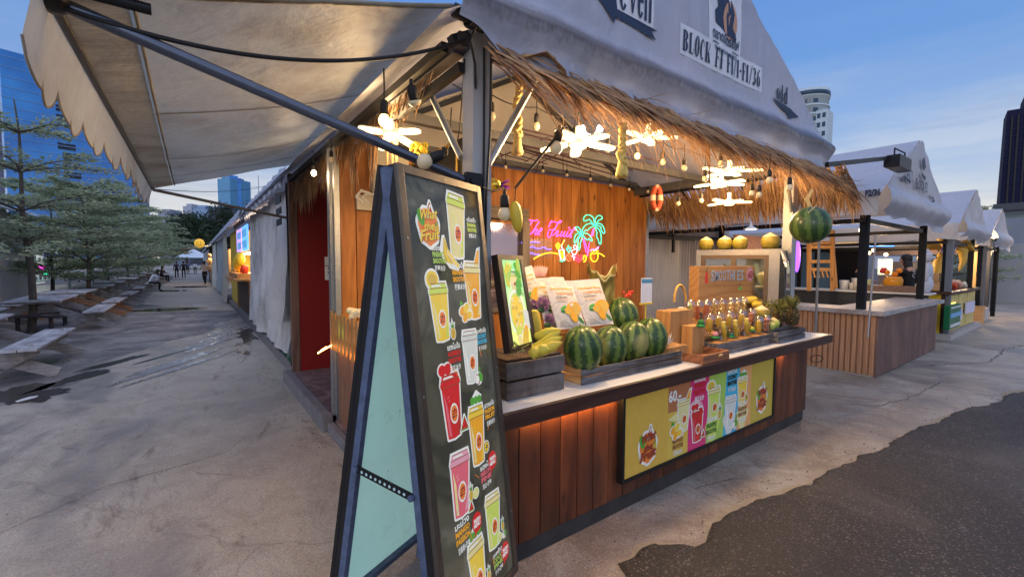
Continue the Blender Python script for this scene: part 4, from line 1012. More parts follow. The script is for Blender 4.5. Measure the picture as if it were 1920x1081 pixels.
# lifebuoy
lf = thing('lifebuoy', at(1231, 371, d=5.0), 'small orange and white lifebuoy hanging at the right end of the plank wall', 'lifebuoy')
c = at(1231, 371, d=5.0)
for nm, colr, off in (('ring', flat('buoy_orange', (.32, .05, .02), .6), 0), ('band', flat('buoy_white', (.45, .38, .28), .6), 1)):
    q = MB()
    for s in range(4):
        a0 = s * PI / 2 + (.0 if off == 0 else PI / 4 + .28); a1 = a0 + (PI / 2 - .5 if off == 0 else .5); 
        if off == 0: a0 += -PI / 4 + .28 + PI / 4 - .03; a1 = a0 + 1.07
        else: a0 = s * PI / 2 + 1.32; a1 = a0 + .5
        q.tube([c + V((.35, -.25, 0)).normalized() * .085 * math.cos(a) * .5 + V((0, 0, .125 * math.sin(a))) for a in [a0 + (a1 - a0) * k / 6 for k in range(7)]], .030 + .001 * off, 10)
    part(nm, q, lf, colr)
# blackboard leaning under the roof, with rounded gold lettering
bb = thing('chalkboard', at(800, 300, d=4.4), 'black menu board with gold border hung high behind the folding sign', 'board')
A_, B_ = at(690, 345, d=5.2), at(866, 262, d=3.3)
c0, c1, c2, c3 = at(700, 345, d=4.6), at(866, 258, d=3.4), at(866, 345, d=3.4), at(700, 400, d=4.6)
n_ = (c1 - c0).cross(c3 - c0).normalized(); n_ = n_ if n_.dot(V((0, 0, H)) - c0) > 0 else -n_
q = MB(); q.poly([c0, c1, c2, c3], .03, n_); part('board', q, bb, flat('slate', (.02, .02, .02), .5))
q = MB(); f1 = [p + n_ * .006 for p in (c3, c0, c1, c2)]; cc = sum(f1, V()) / 4
q.tube([p.lerp(cc, .07) for p in f1], .013, 6); part('border', q, bb, flat('gold_trim', (.45, .28, .07), .4, .3))
fr = frame(c3.lerp(c2, .55) + n_ * .008, c2 - c3, V((0, 0, 1))); q = MB(); text(q, 'Menu', fr, .1, .02, .5, .16, flat('gold_paint', (.5, .36, .15), .5), 0, .02, .2); part('lettering', q, bb)
gf = thing('artificial_flowers', at(790, 275, d=3.0), 'yellow plastic flowers beside the entrance lamp', 'flowers')
q = MB()
for i in range(26): q.ell(at(785 + rt.uniform(-14, 16), 277 + rt.uniform(-8, 10), d=3.0 + rt.uniform(-.05, .05)), rt.uniform(.012, .022), 7, 5)
part('petals', q, gf, flat('yellow_plastic', (.75, .52, .04), .5)); q = MB()
for i in range(6): q.tube([at(778 + i * 5, 268, d=3.0), at(783 + i * 4, 290, d=3.02)], .003, 5)
part('stems', q, gf, flat('stem_green', (.08, .18, .04), .6))
sf = thing('foil_pineapple', at(922, 345, d=2.5), 'shiny gold and purple foil balloon fruit behind the steel post', 'decoration'); p = at(925, 347, d=2.5)
q = MB(); q.ell(p, (.04, .04, .045), 12, 8, (.8, -.5, .2)); part('body', q, sf, flat('gold_foil', (.75, .5, .06), .2, .8)); q = MB()
for i in range(9): blade(q, p + V((.03, -.02, 0)), V((.8 + rt.gauss(0, .3), -.4, rt.gauss(0, .4))), .07, .02, V((0, 0, 1)), 0, .2)
part('foil_leaves', q, sf, flat('purple_foil', (.35, .08, .65), .25, .7))
# hanging mango and watermelon
def fruit_mat(name, a, b, rough=.35, sc=5):
    if name in MATS: return MATS[name]
    t = NT(name); v = t.coord(); n_ = t.noise(v, sc, 4, .6); c = t.mix(t.ramp(n_, (.35, 0.0), (.7, 1.0)), a, b); c = t.mix(t.ramp(t.vor(v, 90), (.05, .4), (.14, 0.0)), c, dk(b, .5))
    MATS[name] = t.done(t.bsdf(c, rough)); return MATS[name]
MANGO = fruit_mat('mango_skin', (.66, .42, .03), (.50, .40, .05), .35)
hm = thing('hanging_mango', at(968, 405, d=2.35), 'large yellow plastic mango hanging from a cord in front of the wall', 'mango'); c = at(968, 406, d=2.35)
q = MB(); q.lathe([(.001, -.088), (.016, -.083), (.032, -.06), (.041, -.02), (.043, .02), (.036, .055), (.02, .078), (.001, .084)], c, 18, (-.12, .08, 1), 1, .8); part('fruit', q, hm, MANGO)
q = MB(); q.tube([c + V((-.01, 0, .08)), c + V((-.005, 0, .15))], .003, 5); part('cord', q, hm, RUBBER)


def melon_mat():
    t = NT('watermelon_rind'); o0 = t.n('ShaderNodeTexCoord').outputs['Object']; s = t.n('ShaderNodeSeparateXYZ'); t.L(o0, s.inputs[0]); rnd = t.n('ShaderNodeObjectInfo').outputs['Random']; ov = t.n('ShaderNodeVectorMath', operation='ADD'); cv = t.n('ShaderNodeCombineXYZ'); t.L(t.math('MULTIPLY', rnd, 40), cv.inputs[0]); t.L(o0, ov.inputs[0]); t.L(cv.outputs[0], ov.inputs[1]); o = ov.outputs[0]
    ang = t.math('ARCTAN2', s.outputs[1], s.outputs[0]); big = t.noise(o, 26, 4, .6); fine = t.noise(o, 14, 4, .7)
    w = t.math('SINE', t.math('ADD', t.math('MULTIPLY', ang, 10), t.math('MULTIPLY', t.math('SUBTRACT', t.noise(o, 5, 5, .65), .5), 6.5)))
    w = t.math('ADD', w, t.math('MULTIPLY', t.math('SUBTRACT', t.noise(o, 22, 4, .7), .5), 3.2))
    stripe = t.ramp(t.math('MULTIPLY', t.math('ADD', w, 1), .5), (.30, 0.0), (.46, 1.0))
    vein = t.ramp(t.vor(o, 9, 'DISTANCE_TO_EDGE'), (.0, 1.0), (.06, 0.0))
    lightc = t.mix(t.math('MULTIPLY', vein, .5), t.mix(fine, (.07, .13, .018), (.17, .24, .045)), (.04, .09, .02)); darkc = t.mix(fine, (.006, .028, .008), (.018, .06, .014))
    c = t.mix(stripe, lightc, darkc); c = t.mix(t.math('MULTIPLY', rnd, .45), c, (.03, .06, .02)); c = t.mix(t.ramp(t.math('ADD', s.outputs[0], t.math('MULTIPLY', t.math('SUBTRACT', fine, .5), .5)), (.78, 0.0), (.98, .7)), c, (.34, .30, .10)); return t.done(t.bsdf(c, t.math('ADD', .26, t.math('MULTIPLY', fine, .3)), 0, t.bump(t.noise(o, 12, 2), .1, .01), coat=.2))
MELON = melon_mat(); STEM = flat('dry_stem', (.22, .24, .08), .7)
wm0 = thing('watermelon', (0, 0, 0), 'striped watermelon hanging from the right end of the palm fringe', 'watermelon')
q = MB(); q.ell((0, 0, 0), (1, 1, 1.0), 40, 24, None, .92); part('rind', q, wm0, MELON, local=True)
q = MB(); q.tube([(0, 0, .97), (.03, .01, 1.05), (.01, .06, 1.1)], [.04, .03, .025], 7); part('stem', q, wm0, STEM, local=True)
def place_melon(o, p, rx, rz_, tilt, az): o.matrix_world = Matrix.Translation(p) @ Matrix.Rotation(az, 4, 'Z') @ Matrix.Rotation(tilt, 4, 'X') @ Matrix.Diagonal((rx, rx, rz_, 1)); LOCS[o.name] = o.matrix_world.copy()
hw = at(1519, 422, d=2.95); place_melon(wm0, hw, .122, .122, R(-10), 1.0)
q = MB()
for k in range(4): q.tube([hw + V((.02 * k - .03, 0, .12)), hw + V((-.05 + .02 * k, .02, .17)), hw + V((.01 * k, .0, .24))], .003, 5)
q.tube([hw + V((-.02, -.04, .13)), hw + V((-.1, -.05, .10)), hw + V((-.13, -.03, .07))], .0035, 5)
single('raffia_cord', q, 'raffia cord holding the hanging watermelon', 'cord', flat('raffia', (.50, .40, .18), .8))
mg = 'watermelons sitting in the crates on the counter'
melons = [(1093, 653, 1.93, .124, .150, 'striped watermelon at the left end of the front crate'), (1143, 650, 2.0, .122, .148, 'second striped watermelon from the left in the front crate'), (1185, 640, 2.02, .121, .150, 'third striped watermelon from the left in the front crate'), (1220, 633, 2.02, .124, .152, 'striped watermelon at the right end of the front crate, beside the QR stand'), (1168, 592, 2.3, .125, .150, 'watermelon standing behind the front row beside the mango bags')]
for i, (px, py, yy, rx, rz_, lab) in enumerate(melons):
    o = dup(wm0, (0, 0, 0), 0, lab, mg); place_melon(o, at(px, py, y=yy), rx, rz_, R([-14, -8, -10, -6, -12][i]), 1.9 + i * 1.3)

# ------------------------------------------------------------------ neon sign
ns = thing('neon_sign', at(1060, 450, y=WY), 'pink, blue, green and yellow neon sign of palms and fruit reading The Fruit', 'neon sign')
NEON = {k: glow_mat('neon_' + k, c, e) for k, c, e in (('pink', (1, .06, .36), 4.5), ('blue', (.14, .10, 1), 4.5), ('green', (.05, .85, .48), 2.4), ('yellow', (1, .66, .03), 2.4), ('white', (1, .55, .68), 3), ('red', (1, .04, .10), 3), ('orange', (.8, .22, .08), 1.2), ('violet', (.55, .18, 1), 6))}


def spline(pts, n=5):
    o = []; P = [V((*p, 0)) for p in pts]; P = [P[0] * 2 - P[1]] + P + [P[-1] * 2 - P[-2]]
    for i in range(1, len(P) - 2):
        for k in range(n):
            t = k / n; a, b, c, d = P[i - 1:i + 3]; o.append(.5 * ((2 * b) + (c - a) * t + (2 * a - 5 * b + 4 * c - d) * t * t + (3 * b - a - 3 * c + d) * t ** 3))
    o.append(P[-2]); return [(q.x, q.y) for q in o]


def neon(name, strokes, colr, r=.0055):
    q = MB()
    for s in strokes:
        s = spline(s) if len(s) > 2 else s
        q.tube([at(970 + x / 9.828, 390 + y / 9.828, y=WY - .045) for x, y in s], r, 6)
    part(name, q, ns, NEON[colr])


PINK = [[(178, 190), (165, 235), (140, 272)], [(150, 250), (200, 222), (290, 228), (330, 232), (380, 215)], [(285, 235), (240, 300), (190, 400), (150, 470), (110, 492), (95, 475)],
        [(405, 245), (350, 330), (280, 440), (215, 498)], [(270, 465), (320, 410), (360, 385), (360, 420), (325, 470), (330, 495), (360, 480)], [(365, 470), (420, 430), (455, 395), (450, 372), (420, 390), (385, 450), (385, 490), (425, 488)],
        [(630, 230), (600, 300), (575, 350)], [(600, 270), (660, 250), (720, 265), (790, 270), (815, 245), (800, 235), (770, 250), (720, 330), (650, 430), (610, 520), (575, 540), (555, 500), (575, 430)], [(570, 405), (640, 400), (710, 395)],
        [(650, 510), (710, 450), (740, 415), (755, 430), (720, 500), (730, 525), (770, 490)], [(830, 425), (790, 500), (800, 520), (840, 490), (880, 430)], [(880, 430), (850, 500), (860, 525), (900, 500), (925, 460)], [(935, 430), (905, 500), (915, 525), (945, 510), (1000, 440), (1060, 345)], [(1020, 420), (970, 520), (980, 540), (1000, 510)], [(950, 410), (1010, 402), (1080, 400)], [(945, 370), (955, 355), (965, 370)]]
neon('script_lettering', PINK, 'pink')
neon('waves', [[(75, 638), (160, 608), (240, 632), (320, 622), (410, 635)], [(185, 748), (280, 712), (360, 745), (420, 745), (490, 718), (560, 760), (622, 752)], [(85, 822), (150, 850), (240, 825), (320, 850), (408, 855)]], 'blue')
neon('palm_fronds', [[(1425, 300), (1400, 180), (1330, 130), (1260, 135), (1220, 190), (1235, 235), (1290, 225), (1330, 210), (1375, 270), (1385, 305)], [(1425, 300), (1440, 200), (1490, 140), (1550, 150), (1565, 195), (1530, 210), (1490, 235), (1460, 280)],
                     [(1420, 310), (1340, 285), (1250, 320), (1200, 400), (1200, 445), (1240, 430), (1260, 400), (1290, 415), (1330, 370), (1410, 330)], [(1430, 305), (1510, 285), (1570, 320), (1605, 400), (1605, 460), (1570, 450), (1545, 390), (1530, 340), (1440, 312)],
                     [(1430, 330), (1510, 400), (1545, 520), (1540, 650), (1510, 655), (1490, 580), (1460, 520), (1465, 450), (1430, 340)], [(1185, 470), (1150, 380), (1100, 345), (1065, 375), (1095, 400), (1120, 430), (1180, 460)],
                     [(1185, 475), (1110, 470), (1060, 520), (1050, 630), (1070, 640), (1100, 570), (1150, 500), (1180, 480)], [(1185, 480), (1130, 560), (1115, 700), (1135, 775), (1160, 700), (1160, 640), (1190, 560), (1190, 490)], [(1190, 475), (1290, 470), (1350, 530), (1380, 600), (1350, 600), (1320, 560), (1290, 590), (1240, 540), (1195, 485)]], 'green')
neon('palm_trunks', [[(1210, 570), (1245, 720), (1265, 810)], [(1225, 560), (1290, 760), (1290, 880)], [(1330, 620), (1310, 750), (1295, 880)], [(1400, 380), (1360, 500), (1345, 520)], [(1415, 370), (1395, 500)], [(1395, 400), (1375, 520)]], 'pink', .005)
neon('sand_line', [[(300, 940), (400, 880), (520, 835), (650, 825), (765, 850)], [(1480, 830), (1540, 845), (1605, 890)]], 'yellow', .006)
neon('drink_glass', [[(765, 770), (790, 900), (800, 945), (870, 940), (870, 880), (855, 760)], [(830, 740), (815, 690), (870, 590)], [(765, 770), (855, 762)]], 'white', .005)
neon('drink', [[(790, 775), (805, 830), (820, 930)], [(835, 775), (840, 850), (850, 930)], [(870, 580), (820, 680)], [(745, 640), (785, 690), (745, 750), (715, 690), (745, 640)], [(730, 660), (760, 730)]], 'yellow', .006)
neon('glass_foot', [[(780, 965), (820, 985), (880, 960), (875, 940)]], 'green', .004)
neon('pineapple_leaves', [[(950, 820), (900, 740), (930, 760), (940, 685), (960, 750), (990, 720), (970, 790), (950, 820)]], 'green', .005)
neon('pineapple_body', [[(945, 830), (905, 880), (905, 950), (945, 980), (990, 950), (985, 870), (945, 830)], [(915, 870), (980, 940)], [(910, 920), (950, 970)], [(940, 845), (988, 900)]], 'orange', .005)
neon('flamingo', [[(1000, 820), (1010, 780), (1080, 750), (1095, 710), (1060, 680), (1035, 710), (1060, 750)], [(1085, 740), (1100, 790), (1060, 860), (1010, 830)], [(1030, 860), (1010, 890), (1060, 900), (1040, 930), (1045, 965)]], 'white', .005)
neon('melon_slice', [[(1075, 880), (1195, 875), (1180, 950), (1130, 995), (1085, 950), (1075, 880)], [(1090, 900), (1130, 960), (1175, 900)], [(1120, 910), (1122, 935)], [(1140, 905), (1142, 930)]], 'red', .0055)
neon('lemons', [[(1215, 960), (1220, 890), (1245, 870), (1275, 900), (1250, 980), (1215, 990)], [(1240, 880), (1260, 930), (1240, 985)]], 'yellow', .005)
neon('coconut', [[(1365, 820), (1350, 900), (1380, 970), (1430, 985), (1475, 940), (1485, 860), (1450, 830), (1400, 845), (1365, 820)], [(1380, 810), (1420, 790)], [(1440, 770), (1470, 810), (1490, 780)]], 'yellow', .006)
neon('flower', [[(1345, 785), (1390, 760), (1420, 775)], [(1430, 770), (1470, 735), (1500, 710)], [(1440, 770), (1490, 740)]], 'violet', .005)
for p, c, e in ((at(1030, 435, y=WY - .2), (1, .15, .35), 1.6), (at(1010, 465, y=WY - .2), (.25, .2, 1), 1.5), (at(1100, 440, y=WY - .2), (.1, 1, .6), .7)):
    pass
q = MB(); q.add([at(970 + x / 9.828, 390 + y / 9.828, y=WY - .03) for x, y in ((60, 580), (640, 560), (640, 900), (60, 930))], [(0, 1, 2, 3)]); part('clear_backing', q, ns, clear('clear_acrylic', (.93, .9, .98), .02, .3))
# ------------------------------------------------------------------ flat artwork helpers
def ink(name, c, e=.0, r=.18): return flat('ink_' + name + ('_lit' if e else ''), c, r, 0, .10, 30, emit=e)


PAL = dict(white=(.78, .80, .74), yellow=(.80, .58, .06), amber=(.80, .38, .03), red=(.60, .03, .03), pink=(.70, .14, .18), lime=(.55, .68, .12), green=(.10, .36, .05), dgreen=(.04, .18, .04), milk=(.62, .66, .60), brown=(.26, .10, .04),
           orange=(.75, .22, .04), straw=(.72, .66, .30), magenta=(.62, .04, .16), sky=(.06, .42, .62), leaf=(.36, .55, .10), peach=(.72, .36, .14), dark=(.03, .03, .025), ochre=(.62, .44, .08), blood=(.34, .05, .03), rose=(.72, .35, .42))


class Art:
    def __init__(s, fr, e=0.0, r=.18): s.fr, s.e, s.r, s.mb, s.lay, s.base = fr, e, r, MB(), .001, .001
    def uv(s, px, py):
        n, O = s.fr[3], s.fr[0]; c = CR @ V(((px - 960) / F, -(py - 540.5) / F, -1)); o = V((0, 0, H)); t = (O - o).dot(n) / c.dot(n); p = o + c * t - O
        return p.dot(s.fr[1]), p.dot(s.fr[2])
    def poly(s, pts, col, d=.0006):
        s.lay += .00003; s.mb.use(ink(col, PAL[col], s.e, s.r)); s.mb.add([fp(s.fr, a, b, s.lay + d) for a, b in pts], [list(range(len(pts)))], False)
    def map(s, O, A, B, pts, col, d=.0006): s.poly([(O[0] + A[0] * a + B[0] * b, O[1] + A[1] * a + B[1] * b) for a, b in pts], col, d)
    def ell(s, O, A, B, cx, cy, rx, ry, col, rot=0, n=18, d=.0006):
        s.map(O, A, B, [(cx + rx * math.cos(a) * math.cos(rot) - ry * math.sin(a) * math.sin(rot), cy + rx * math.cos(a) * math.sin(rot) + ry * math.sin(a) * math.cos(rot)) for a in [2 * PI * k / n for k in range(n)]], col, d)
    def fruit(s, O, A, B, kind, cx, cy, r):
        E_ = lambda x, y, a, b, c, rot=0, d=.001: s.ell(O, A, B, cx + x * r, cy + y * r, a * r, b * r, c, rot, 16, d)
        P_ = lambda pts, c, d=.001: s.map(O, A, B, [(cx + x * r, cy + y * r) for x, y in pts], c, d)
        if kind == 'pine':
            E_(0, -.1, .75, 1.05, 'white'); P_([(-.6, .7), (.6, .7), (.75, 1.6), (.3, 1.5), (.0, 2.3), (-.3, 1.5), (-.8, 1.7)], 'white', .0009)
            for k in range(5): P_([(-.12 + .08 * (k - 2), .7), (.12 + .08 * (k - 2), .7), (.32 * (k - 2), 1.9 - .2 * abs(k - 2))], 'green' if k % 2 else 'dgreen', .0016)
            E_(0, -.1, .58, .88, 'ochre', 0, .0018)
            for k in range(-2, 3): P_([(-.5, k * .3 - .2), (-.45, k * .3 - .25), (.5, k * .3 + .1), (.48, k * .3 + .15)], 'brown', .0022)
            for k in range(-2, 3): P_([(.5, k * .3 - .25), (.46, k * .3 - .3), (-.5, k * .3 + .05), (-.48, k * .3 + .1)], 'yellow', .0023)
        elif kind == 'melon':
            P_([(-1.1, -.75), (.95, -.9), (1.2, -.5), (.35, 1.5), (.0, 1.45)], 'white'); P_([(-.85, -.6), (.85, -.7), (.95, -.5), (.2, 1.25)], 'green', .0015); P_([(-.7, -.42), (.8, -.5), (.18, 1.1)], 'red', .0020)
            for x, y in ((0, 0), (.3, -.2), (-.25, -.2), (.2, .4)): E_(x, y, .05, .09, 'dark', 0, .0025)
        elif kind == 'mango':
            for x, y in ((-.7, .2), (.1, .5), (-.2, -.5), (.6, -.3)): E_(x, y, .75, .6, 'white', .5)
            for x, y in ((-.7, .2), (.1, .5), (-.2, -.5)): E_(x, y, .58, .44, 'amber' if x < 0 else 'yellow', .8, .0017)
            E_(.6, -.3, .5, .42, 'yellow', .2, .002)
            for k in range(3): P_([(.25 + .25 * k, -.65), (.3 + .25 * k, -.65), (.3 + .25 * k, .05), (.25 + .25 * k, .05)], 'amber', .0024)
            P_([(-.4, .9), (-.9, 1.4), (-1.2, .9), (-.7, .8)], 'green', .002)
        elif kind == 'coco':
            E_(0, 0, 1.0, .95, 'white'); E_(-.3, -.1, .62, .75, 'brown', 0, .0015); E_(-.4, -.1, .5, .62, 'white', 0, .0019); E_(.5, .1, .5, .65, 'green', .3, .0017); P_([(-.1, .5), (.1, .6), (.5, 1.7), (.3, 1.5)], 'green', .0021); P_([(.1, .5), (.25, .5), (.9, 1.4), (.7, 1.5)], 'dgreen', .0021)
        elif kind == 'banana':
            P_([(-1.3, 1.6), (-.9, 1.7), (-.3, .2), (1.5, -1.2), (1.2, -1.7), (-.2, -1.5), (-1.3, -.6), (-1.7, .2)], 'white')
            for k in range(4): P_([(-1.05, 1.45), (-.9, 1.4), (-.75 + .25 * k, .2 - .2 * k), (-.5 + .4 * k, -.9 - .1 * k), (-.8 + .35 * k, -.95), (-1.2 + .3 * k, -.1)], 'yellow' if k % 2 else 'ochre', .0015 + .0002 * k)
            for k in range(6): E_(-.35 + .28 * k, .0 - .22 * k, .24, .3, 'white', 0, .0026 + .00015 * k); E_(-.35 + .28 * k, .0 - .22 * k, .19, .25, 'yellow', 0, .00268 + .00015 * k)
        elif kind == 'passion':
            E_(0, 0, 1, 1.1, 'white'); E_(0, 0, .82, .92, 'brown', 0, .0014); E_(0, 0, .68, .78, 'yellow', 0, .0018)
            for k in range(9): E_(.4 * math.cos(k * 2.4) * (k / 9), .5 * math.sin(k * 2.4) * (k / 9), .1, .12, 'dark', 0, .0023)
        elif kind == 'lime': E_(0, 0, 1, 1, 'white'); E_(0, 0, .82, .82, 'lime', 0, .0014); E_(0, 0, .6, .6, 'straw', 0, .0018)
    def cup(s, pt, pb, wpx, liq, fruits=(), top=None, dome='straw'):
        t, b = s.uv(*pt), s.uv(*pb); w = .86 * abs(s.uv(pt[0] + wpx / 2, pt[1])[0] - s.uv(pt[0] - wpx / 2, pt[1])[0])
        B = (t[0] - b[0], t[1] - b[1]); h = math.hypot(*B); A = (w * B[1] / h, -w * B[0] / h); O = b
        M_ = lambda pts, c, d=.0006: s.map(O, A, B, pts, c, d); s.lay = s.base
        M_([(-.38, -.035), (.0, -.06), (.38, -.035), (.43, .0), (.57, .79), (.61, .86), (.52, 1.035), (-.52, 1.035), (-.61, .86), (-.57, .79), (-.43, 0)], 'white')
        if top == 'slice': s.ell(O, A, B, -.30, 1.06, .42, .20, 'white'); s.ell(O, A, B, -.30, 1.06, .34, .155, 'yellow', d=.0012); s.ell(O, A, B, -.30, 1.06, .24, .10, 'ochre', d=.0016)
        if top == 'heart':
            for x in (-.38, -.08): s.ell(O, A, B, x, 1.08, .26, .12, 'white')
            for x in (-.38, -.08): s.ell(O, A, B, x, 1.08, .2, .09, 'red', d=.0012)
        if top == 'wedge': M_([(.05, .9), (.58, .92), (.72, 1.32), (.45, 1.28)], 'white'); M_([(.12, .92), (.5, .94), (.62, 1.26), (.45, 1.22)], 'amber', .0012)
        if top == 'mint':
            M_([(-.25, .98), (.3, .98), (.5, 1.16), (.1, 1.28), (-.3, 1.14)], 'white')
            for a in (-.2, .05, .3): s.ell(O, A, B, a, 1.10, .16, .07, 'green', d=.0012)
        M_([(-.36, 0), (.0, -.025), (.36, 0), (.5, .82), (-.5, .82)], liq, .0010)
        # swirls and shine in the drink
        M_([(-.30, .04), (-.16, .02), (-.26, .5), (-.42, .74)], 'white' if liq in ('milk',) else ('pink' if liq == 'red' else 'straw'), .0014)
        M_([(.18, .02), (.33, .04), (.44, .6), (.34, .3)], dome if liq != 'red' else 'blood', .0014)
        for k in range(7):
            x, y = -.25 + .5 * ((k * 37) % 10) / 10, .1 + .6 * ((k * 53) % 10) / 10; s.ell(O, A, B, x, y, .05, .016, dome if liq not in ('red',) else 'pink', .4, 8, .0015)
        M_([(-.54, .80), (.54, .80), (.56, .86), (.50, .90), (.44, .99), (-.44, .99), (-.50, .90), (-.56, .86)], dome, .0012)
        for y in (.80, .90, .985): M_([(-.53 + .1 * (y > .95), y), (.53 - .1 * (y > .95), y), (.53 - .1 * (y > .95), y + .012), (-.53 + .1 * (y > .95), y + .012)], 'brown', .0017)
        M_([(-.40, .93), (.2, .93), (.1, .965), (-.36, .965)], 'white', .0018)
        # round shop label on the cup
        s.ell(O, A, B, .06, .36, .23, .165, 'white', d=.0018); s.ell(O, A, B, .06, .36, .18, .13, 'orange', d=.0021)
        for k in range(5): s.ell(O, A, B, -.03 + .05 * k, .31 + .025 * ((k * 2) % 5), .045, .03, ('blood', 'green', 'blood', 'amber', 'red')[k], .3 * k, 8, .0023)
        for k, c in zip(range(3), ('blood', 'red', 'blood')): M_([(-.06, .41 - .045 * k), (.18, .42 - .045 * k), (.17, .395 - .045 * k), (-.05, .385 - .045 * k)], c, .0026)
        for kind, x, y, r in fruits: s.fruit(O, A, (B[0] * w / h, B[1] * w / h), kind, x, y * h / w, r)
    def txt(s, body, px, py, w, h, col, bold=.02, shear=.0, d=.0016, skew=0):
        u, v = s.uv(px, py); s.lay += .0001; text(s.mb, body, s.fr, u - w / 2, v - h / 2, w, h, ink(col, PAL[col], s.e, s.r), s.lay + d, bold, shear, skew)
    def block(s, px, py, w, th, en1, en2, zh, col):
        u, v = s.uv(px, py); lay = s.base + .0022; wm_ = ink('white', PAL['white'], s.e, s.r); c = ink(col, PAL[col], s.e, s.r); hh = w * .30
        text(s.mb, th, s.fr, u - w / 2, v + hh * 1.5, w, hh * 1.05, wm_, lay, .03); text(s.mb, en1, s.fr, u - w / 2, v + hh * .45, w, hh * .85, c, lay, .05)
        text(s.mb, en2, s.fr, u - w / 2, v - hh * .6, w, hh * .85, c, lay, .05); text(s.mb, zh, s.fr, u - w * .42, v - hh * 1.85, w * .84, hh * .95, wm_, lay, .02)
    def logo(s, px, py, w, big=True):
        s.lay = s.base; u, v = s.uv(px, py); O, A, B = (u, v), (w, 0), (0, w)
        pts = [(.52 * math.cos(a) * (1 + .06 * math.sin(5 * a)) + .03, .62 * math.sin(a) * (1 + .05 * math.sin(7 * a))) for a in [2 * PI * k / 40 for k in range(40)]]
        s.map(O, A, B, pts, 'white'); s.fruit(O, A, B, 'melon', .12, .46, .22); s.fruit(O, A, B, 'pine', .40, .0, .16)
        s.map(O, A, B, [(a * .82, b * .84) for a, b in pts], 'orange', .0012); s.ell(O, A, B, -.28, .25, .14, .24, 'green', .3, d=.0016); s.fruit(O, A, B, 'pine', .36, -.05, .13); s.fruit(O, A, B, 'melon', .14, .38, .17)
        for k, (wd, ww, hh) in enumerate((('What', .8, .30), ('the', .48, .25), ('Fruit', .84, .32))):
            for c, o, d, bo in (('brown', .012, .0032, .06), ('yellow' if big else 'blood', 0, .0040, .025)):
                text(s.mb, wd, s.fr, u - ww * w / 2 + o * w, v + (.16 - .30 * k) * w - o * w, ww * w, hh * w, ink(c, PAL[c], s.e, s.r), s.lay + d, bo, .25, .12)


def P2(x): return x


# ------------------------------------------------------------------ folding menu sign
fs = thing('folding_sign', (.85, 1.75, 0), 'tall black folding sign board with a backlit smoothie menu, standing before the counter', 'sign')
FTL, FTR, FBL, FBR = V((.620, 1.591, 1.995)), V((1.144, 1.845, 1.995)), V((.717, 1.393, .125)), V((1.240, 1.647, .125))
BTL, BTR, BBL, BBR = V((.587, 1.659, 1.995)), V((1.111, 1.913, 1.995)), V((.442, 1.957, .141)), V((.966, 2.211, .141))
U_ = (FTR - FTL).normalized(); FV = (FTL - FBL).normalized(); FN = U_.cross(FV).normalized(); PW = (FTR - FTL).length; PH = (FTL - FBL).length
BV = (BTL - BBL).normalized(); BN = -U_.cross(BV).normalized()
FRM = flat('sign_frame', (.10, .085, .07), .35, .6, .3, 18, .1); SIDE = flat('sign_side_steel', (.085, .115, .19), .6, .2, .6, 24, .6); SBLK = flat('sign_black', (.008, .008, .009), .5)


def slab(q, O, U, W, N, u0, v0, u1, v1, t0, t1):
    c = [O + U * u + W * v for u, v in ((u0, v0), (u1, v0), (u1, v1), (u0, v1))]
    q.add([p + N * t0 for p in c] + [p + N * t1 for p in c], [(3, 2, 1, 0), (4, 5, 6, 7), (0, 1, 5, 4), (1, 2, 6, 5), (2, 3, 7, 6), (3, 0, 4, 7)], False)


q = MB(); fw = .034
for a in ((0, 0, fw, PH), (PW - fw, 0, PW, PH), (fw, PH - fw, PW - fw, PH), (fw, 0, PW - fw, fw)): slab(q, FBL, U_, FV, FN, *a, -.008, .012)
ff_ = part('front_frame', q, fs, FRM, bev=.002)
q = MB(); slab(q, FBL, U_, FV, FN, .001, .001, PW - .001, PH - .001, -.042, -.0085); part('lightbox', q, fs, SBLK)
q = MB(); slab(q, FBL, U_, FV, FN, -.0, -.12, .026, PH - .004, -.075, -.043); slab(q, FBL, U_, FV, FN, PW - .026, -.12, PW, PH - .004, -.075, -.043); slab(q, FBL, U_, FV, FN, .027, .0, PW - .027, .03, -.072, -.045)
part('front_leg_frame', q, fs, SIDE)
q = MB()
for a in ((0, 0, fw, PH), (PW - fw, 0, PW, PH), (fw, PH - fw, PW - fw, PH), (fw, 0, PW - fw, fw)): slab(q, BBL, U_, BV, BN, *a, -.008, .012)
slab(q, BBL, U_, BV, BN, .001, .001, PW - .001, PH - .001, -.036, -.0085); part('rear_board', q, fs, SBLK)
q = MB(); slab(q, BBL, U_, BV, BN, -.0, -.13, .026, PH - .004, -.07, -.037); slab(q, BBL, U_, BV, BN, PW - .026, -.13, PW, PH - .004, -.07, -.037); slab(q, BBL, U_, BV, BN, .027, .0, PW - .027, .03, -.066, -.038)
part('rear_leg_frame', q, fs, SIDE)
CY_ = NT('milky_backing'); v_ = CY_.coord(); cyc = CY_.mix(CY_.noise(v_, 1.5, 3), (.30, .56, .53), (.42, .66, .63)); cyc = CY_.mix(CY_.ramp(CY_.noise(v_, 3.5, 7, .75, .5), (.54, 0.0), (.75, .45)), cyc, (.16, .24, .22)); cyc = CY_.mix(CY_.ramp(CY_.vor(CY_.coord((1, 1, .4)), 14), (.02, .8), (.05, 0.0)), cyc, (.06, .08, .08))
CYM = CY_.done(CY_.bsdf(cyc, .25, emit=cyc, es=.42))
q = MB(); slab(q, BBL, U_, BV, BN, .028, .032, PW - .028, PH - .03, -.041, -.0385); part('inner_sheet', q, fs, CYM)
q = MB(); e0, e1 = FBL + FV * .62 - FN * .076 - U_ * .004, BBL + BV * .66 - BN * .071 - U_ * .004
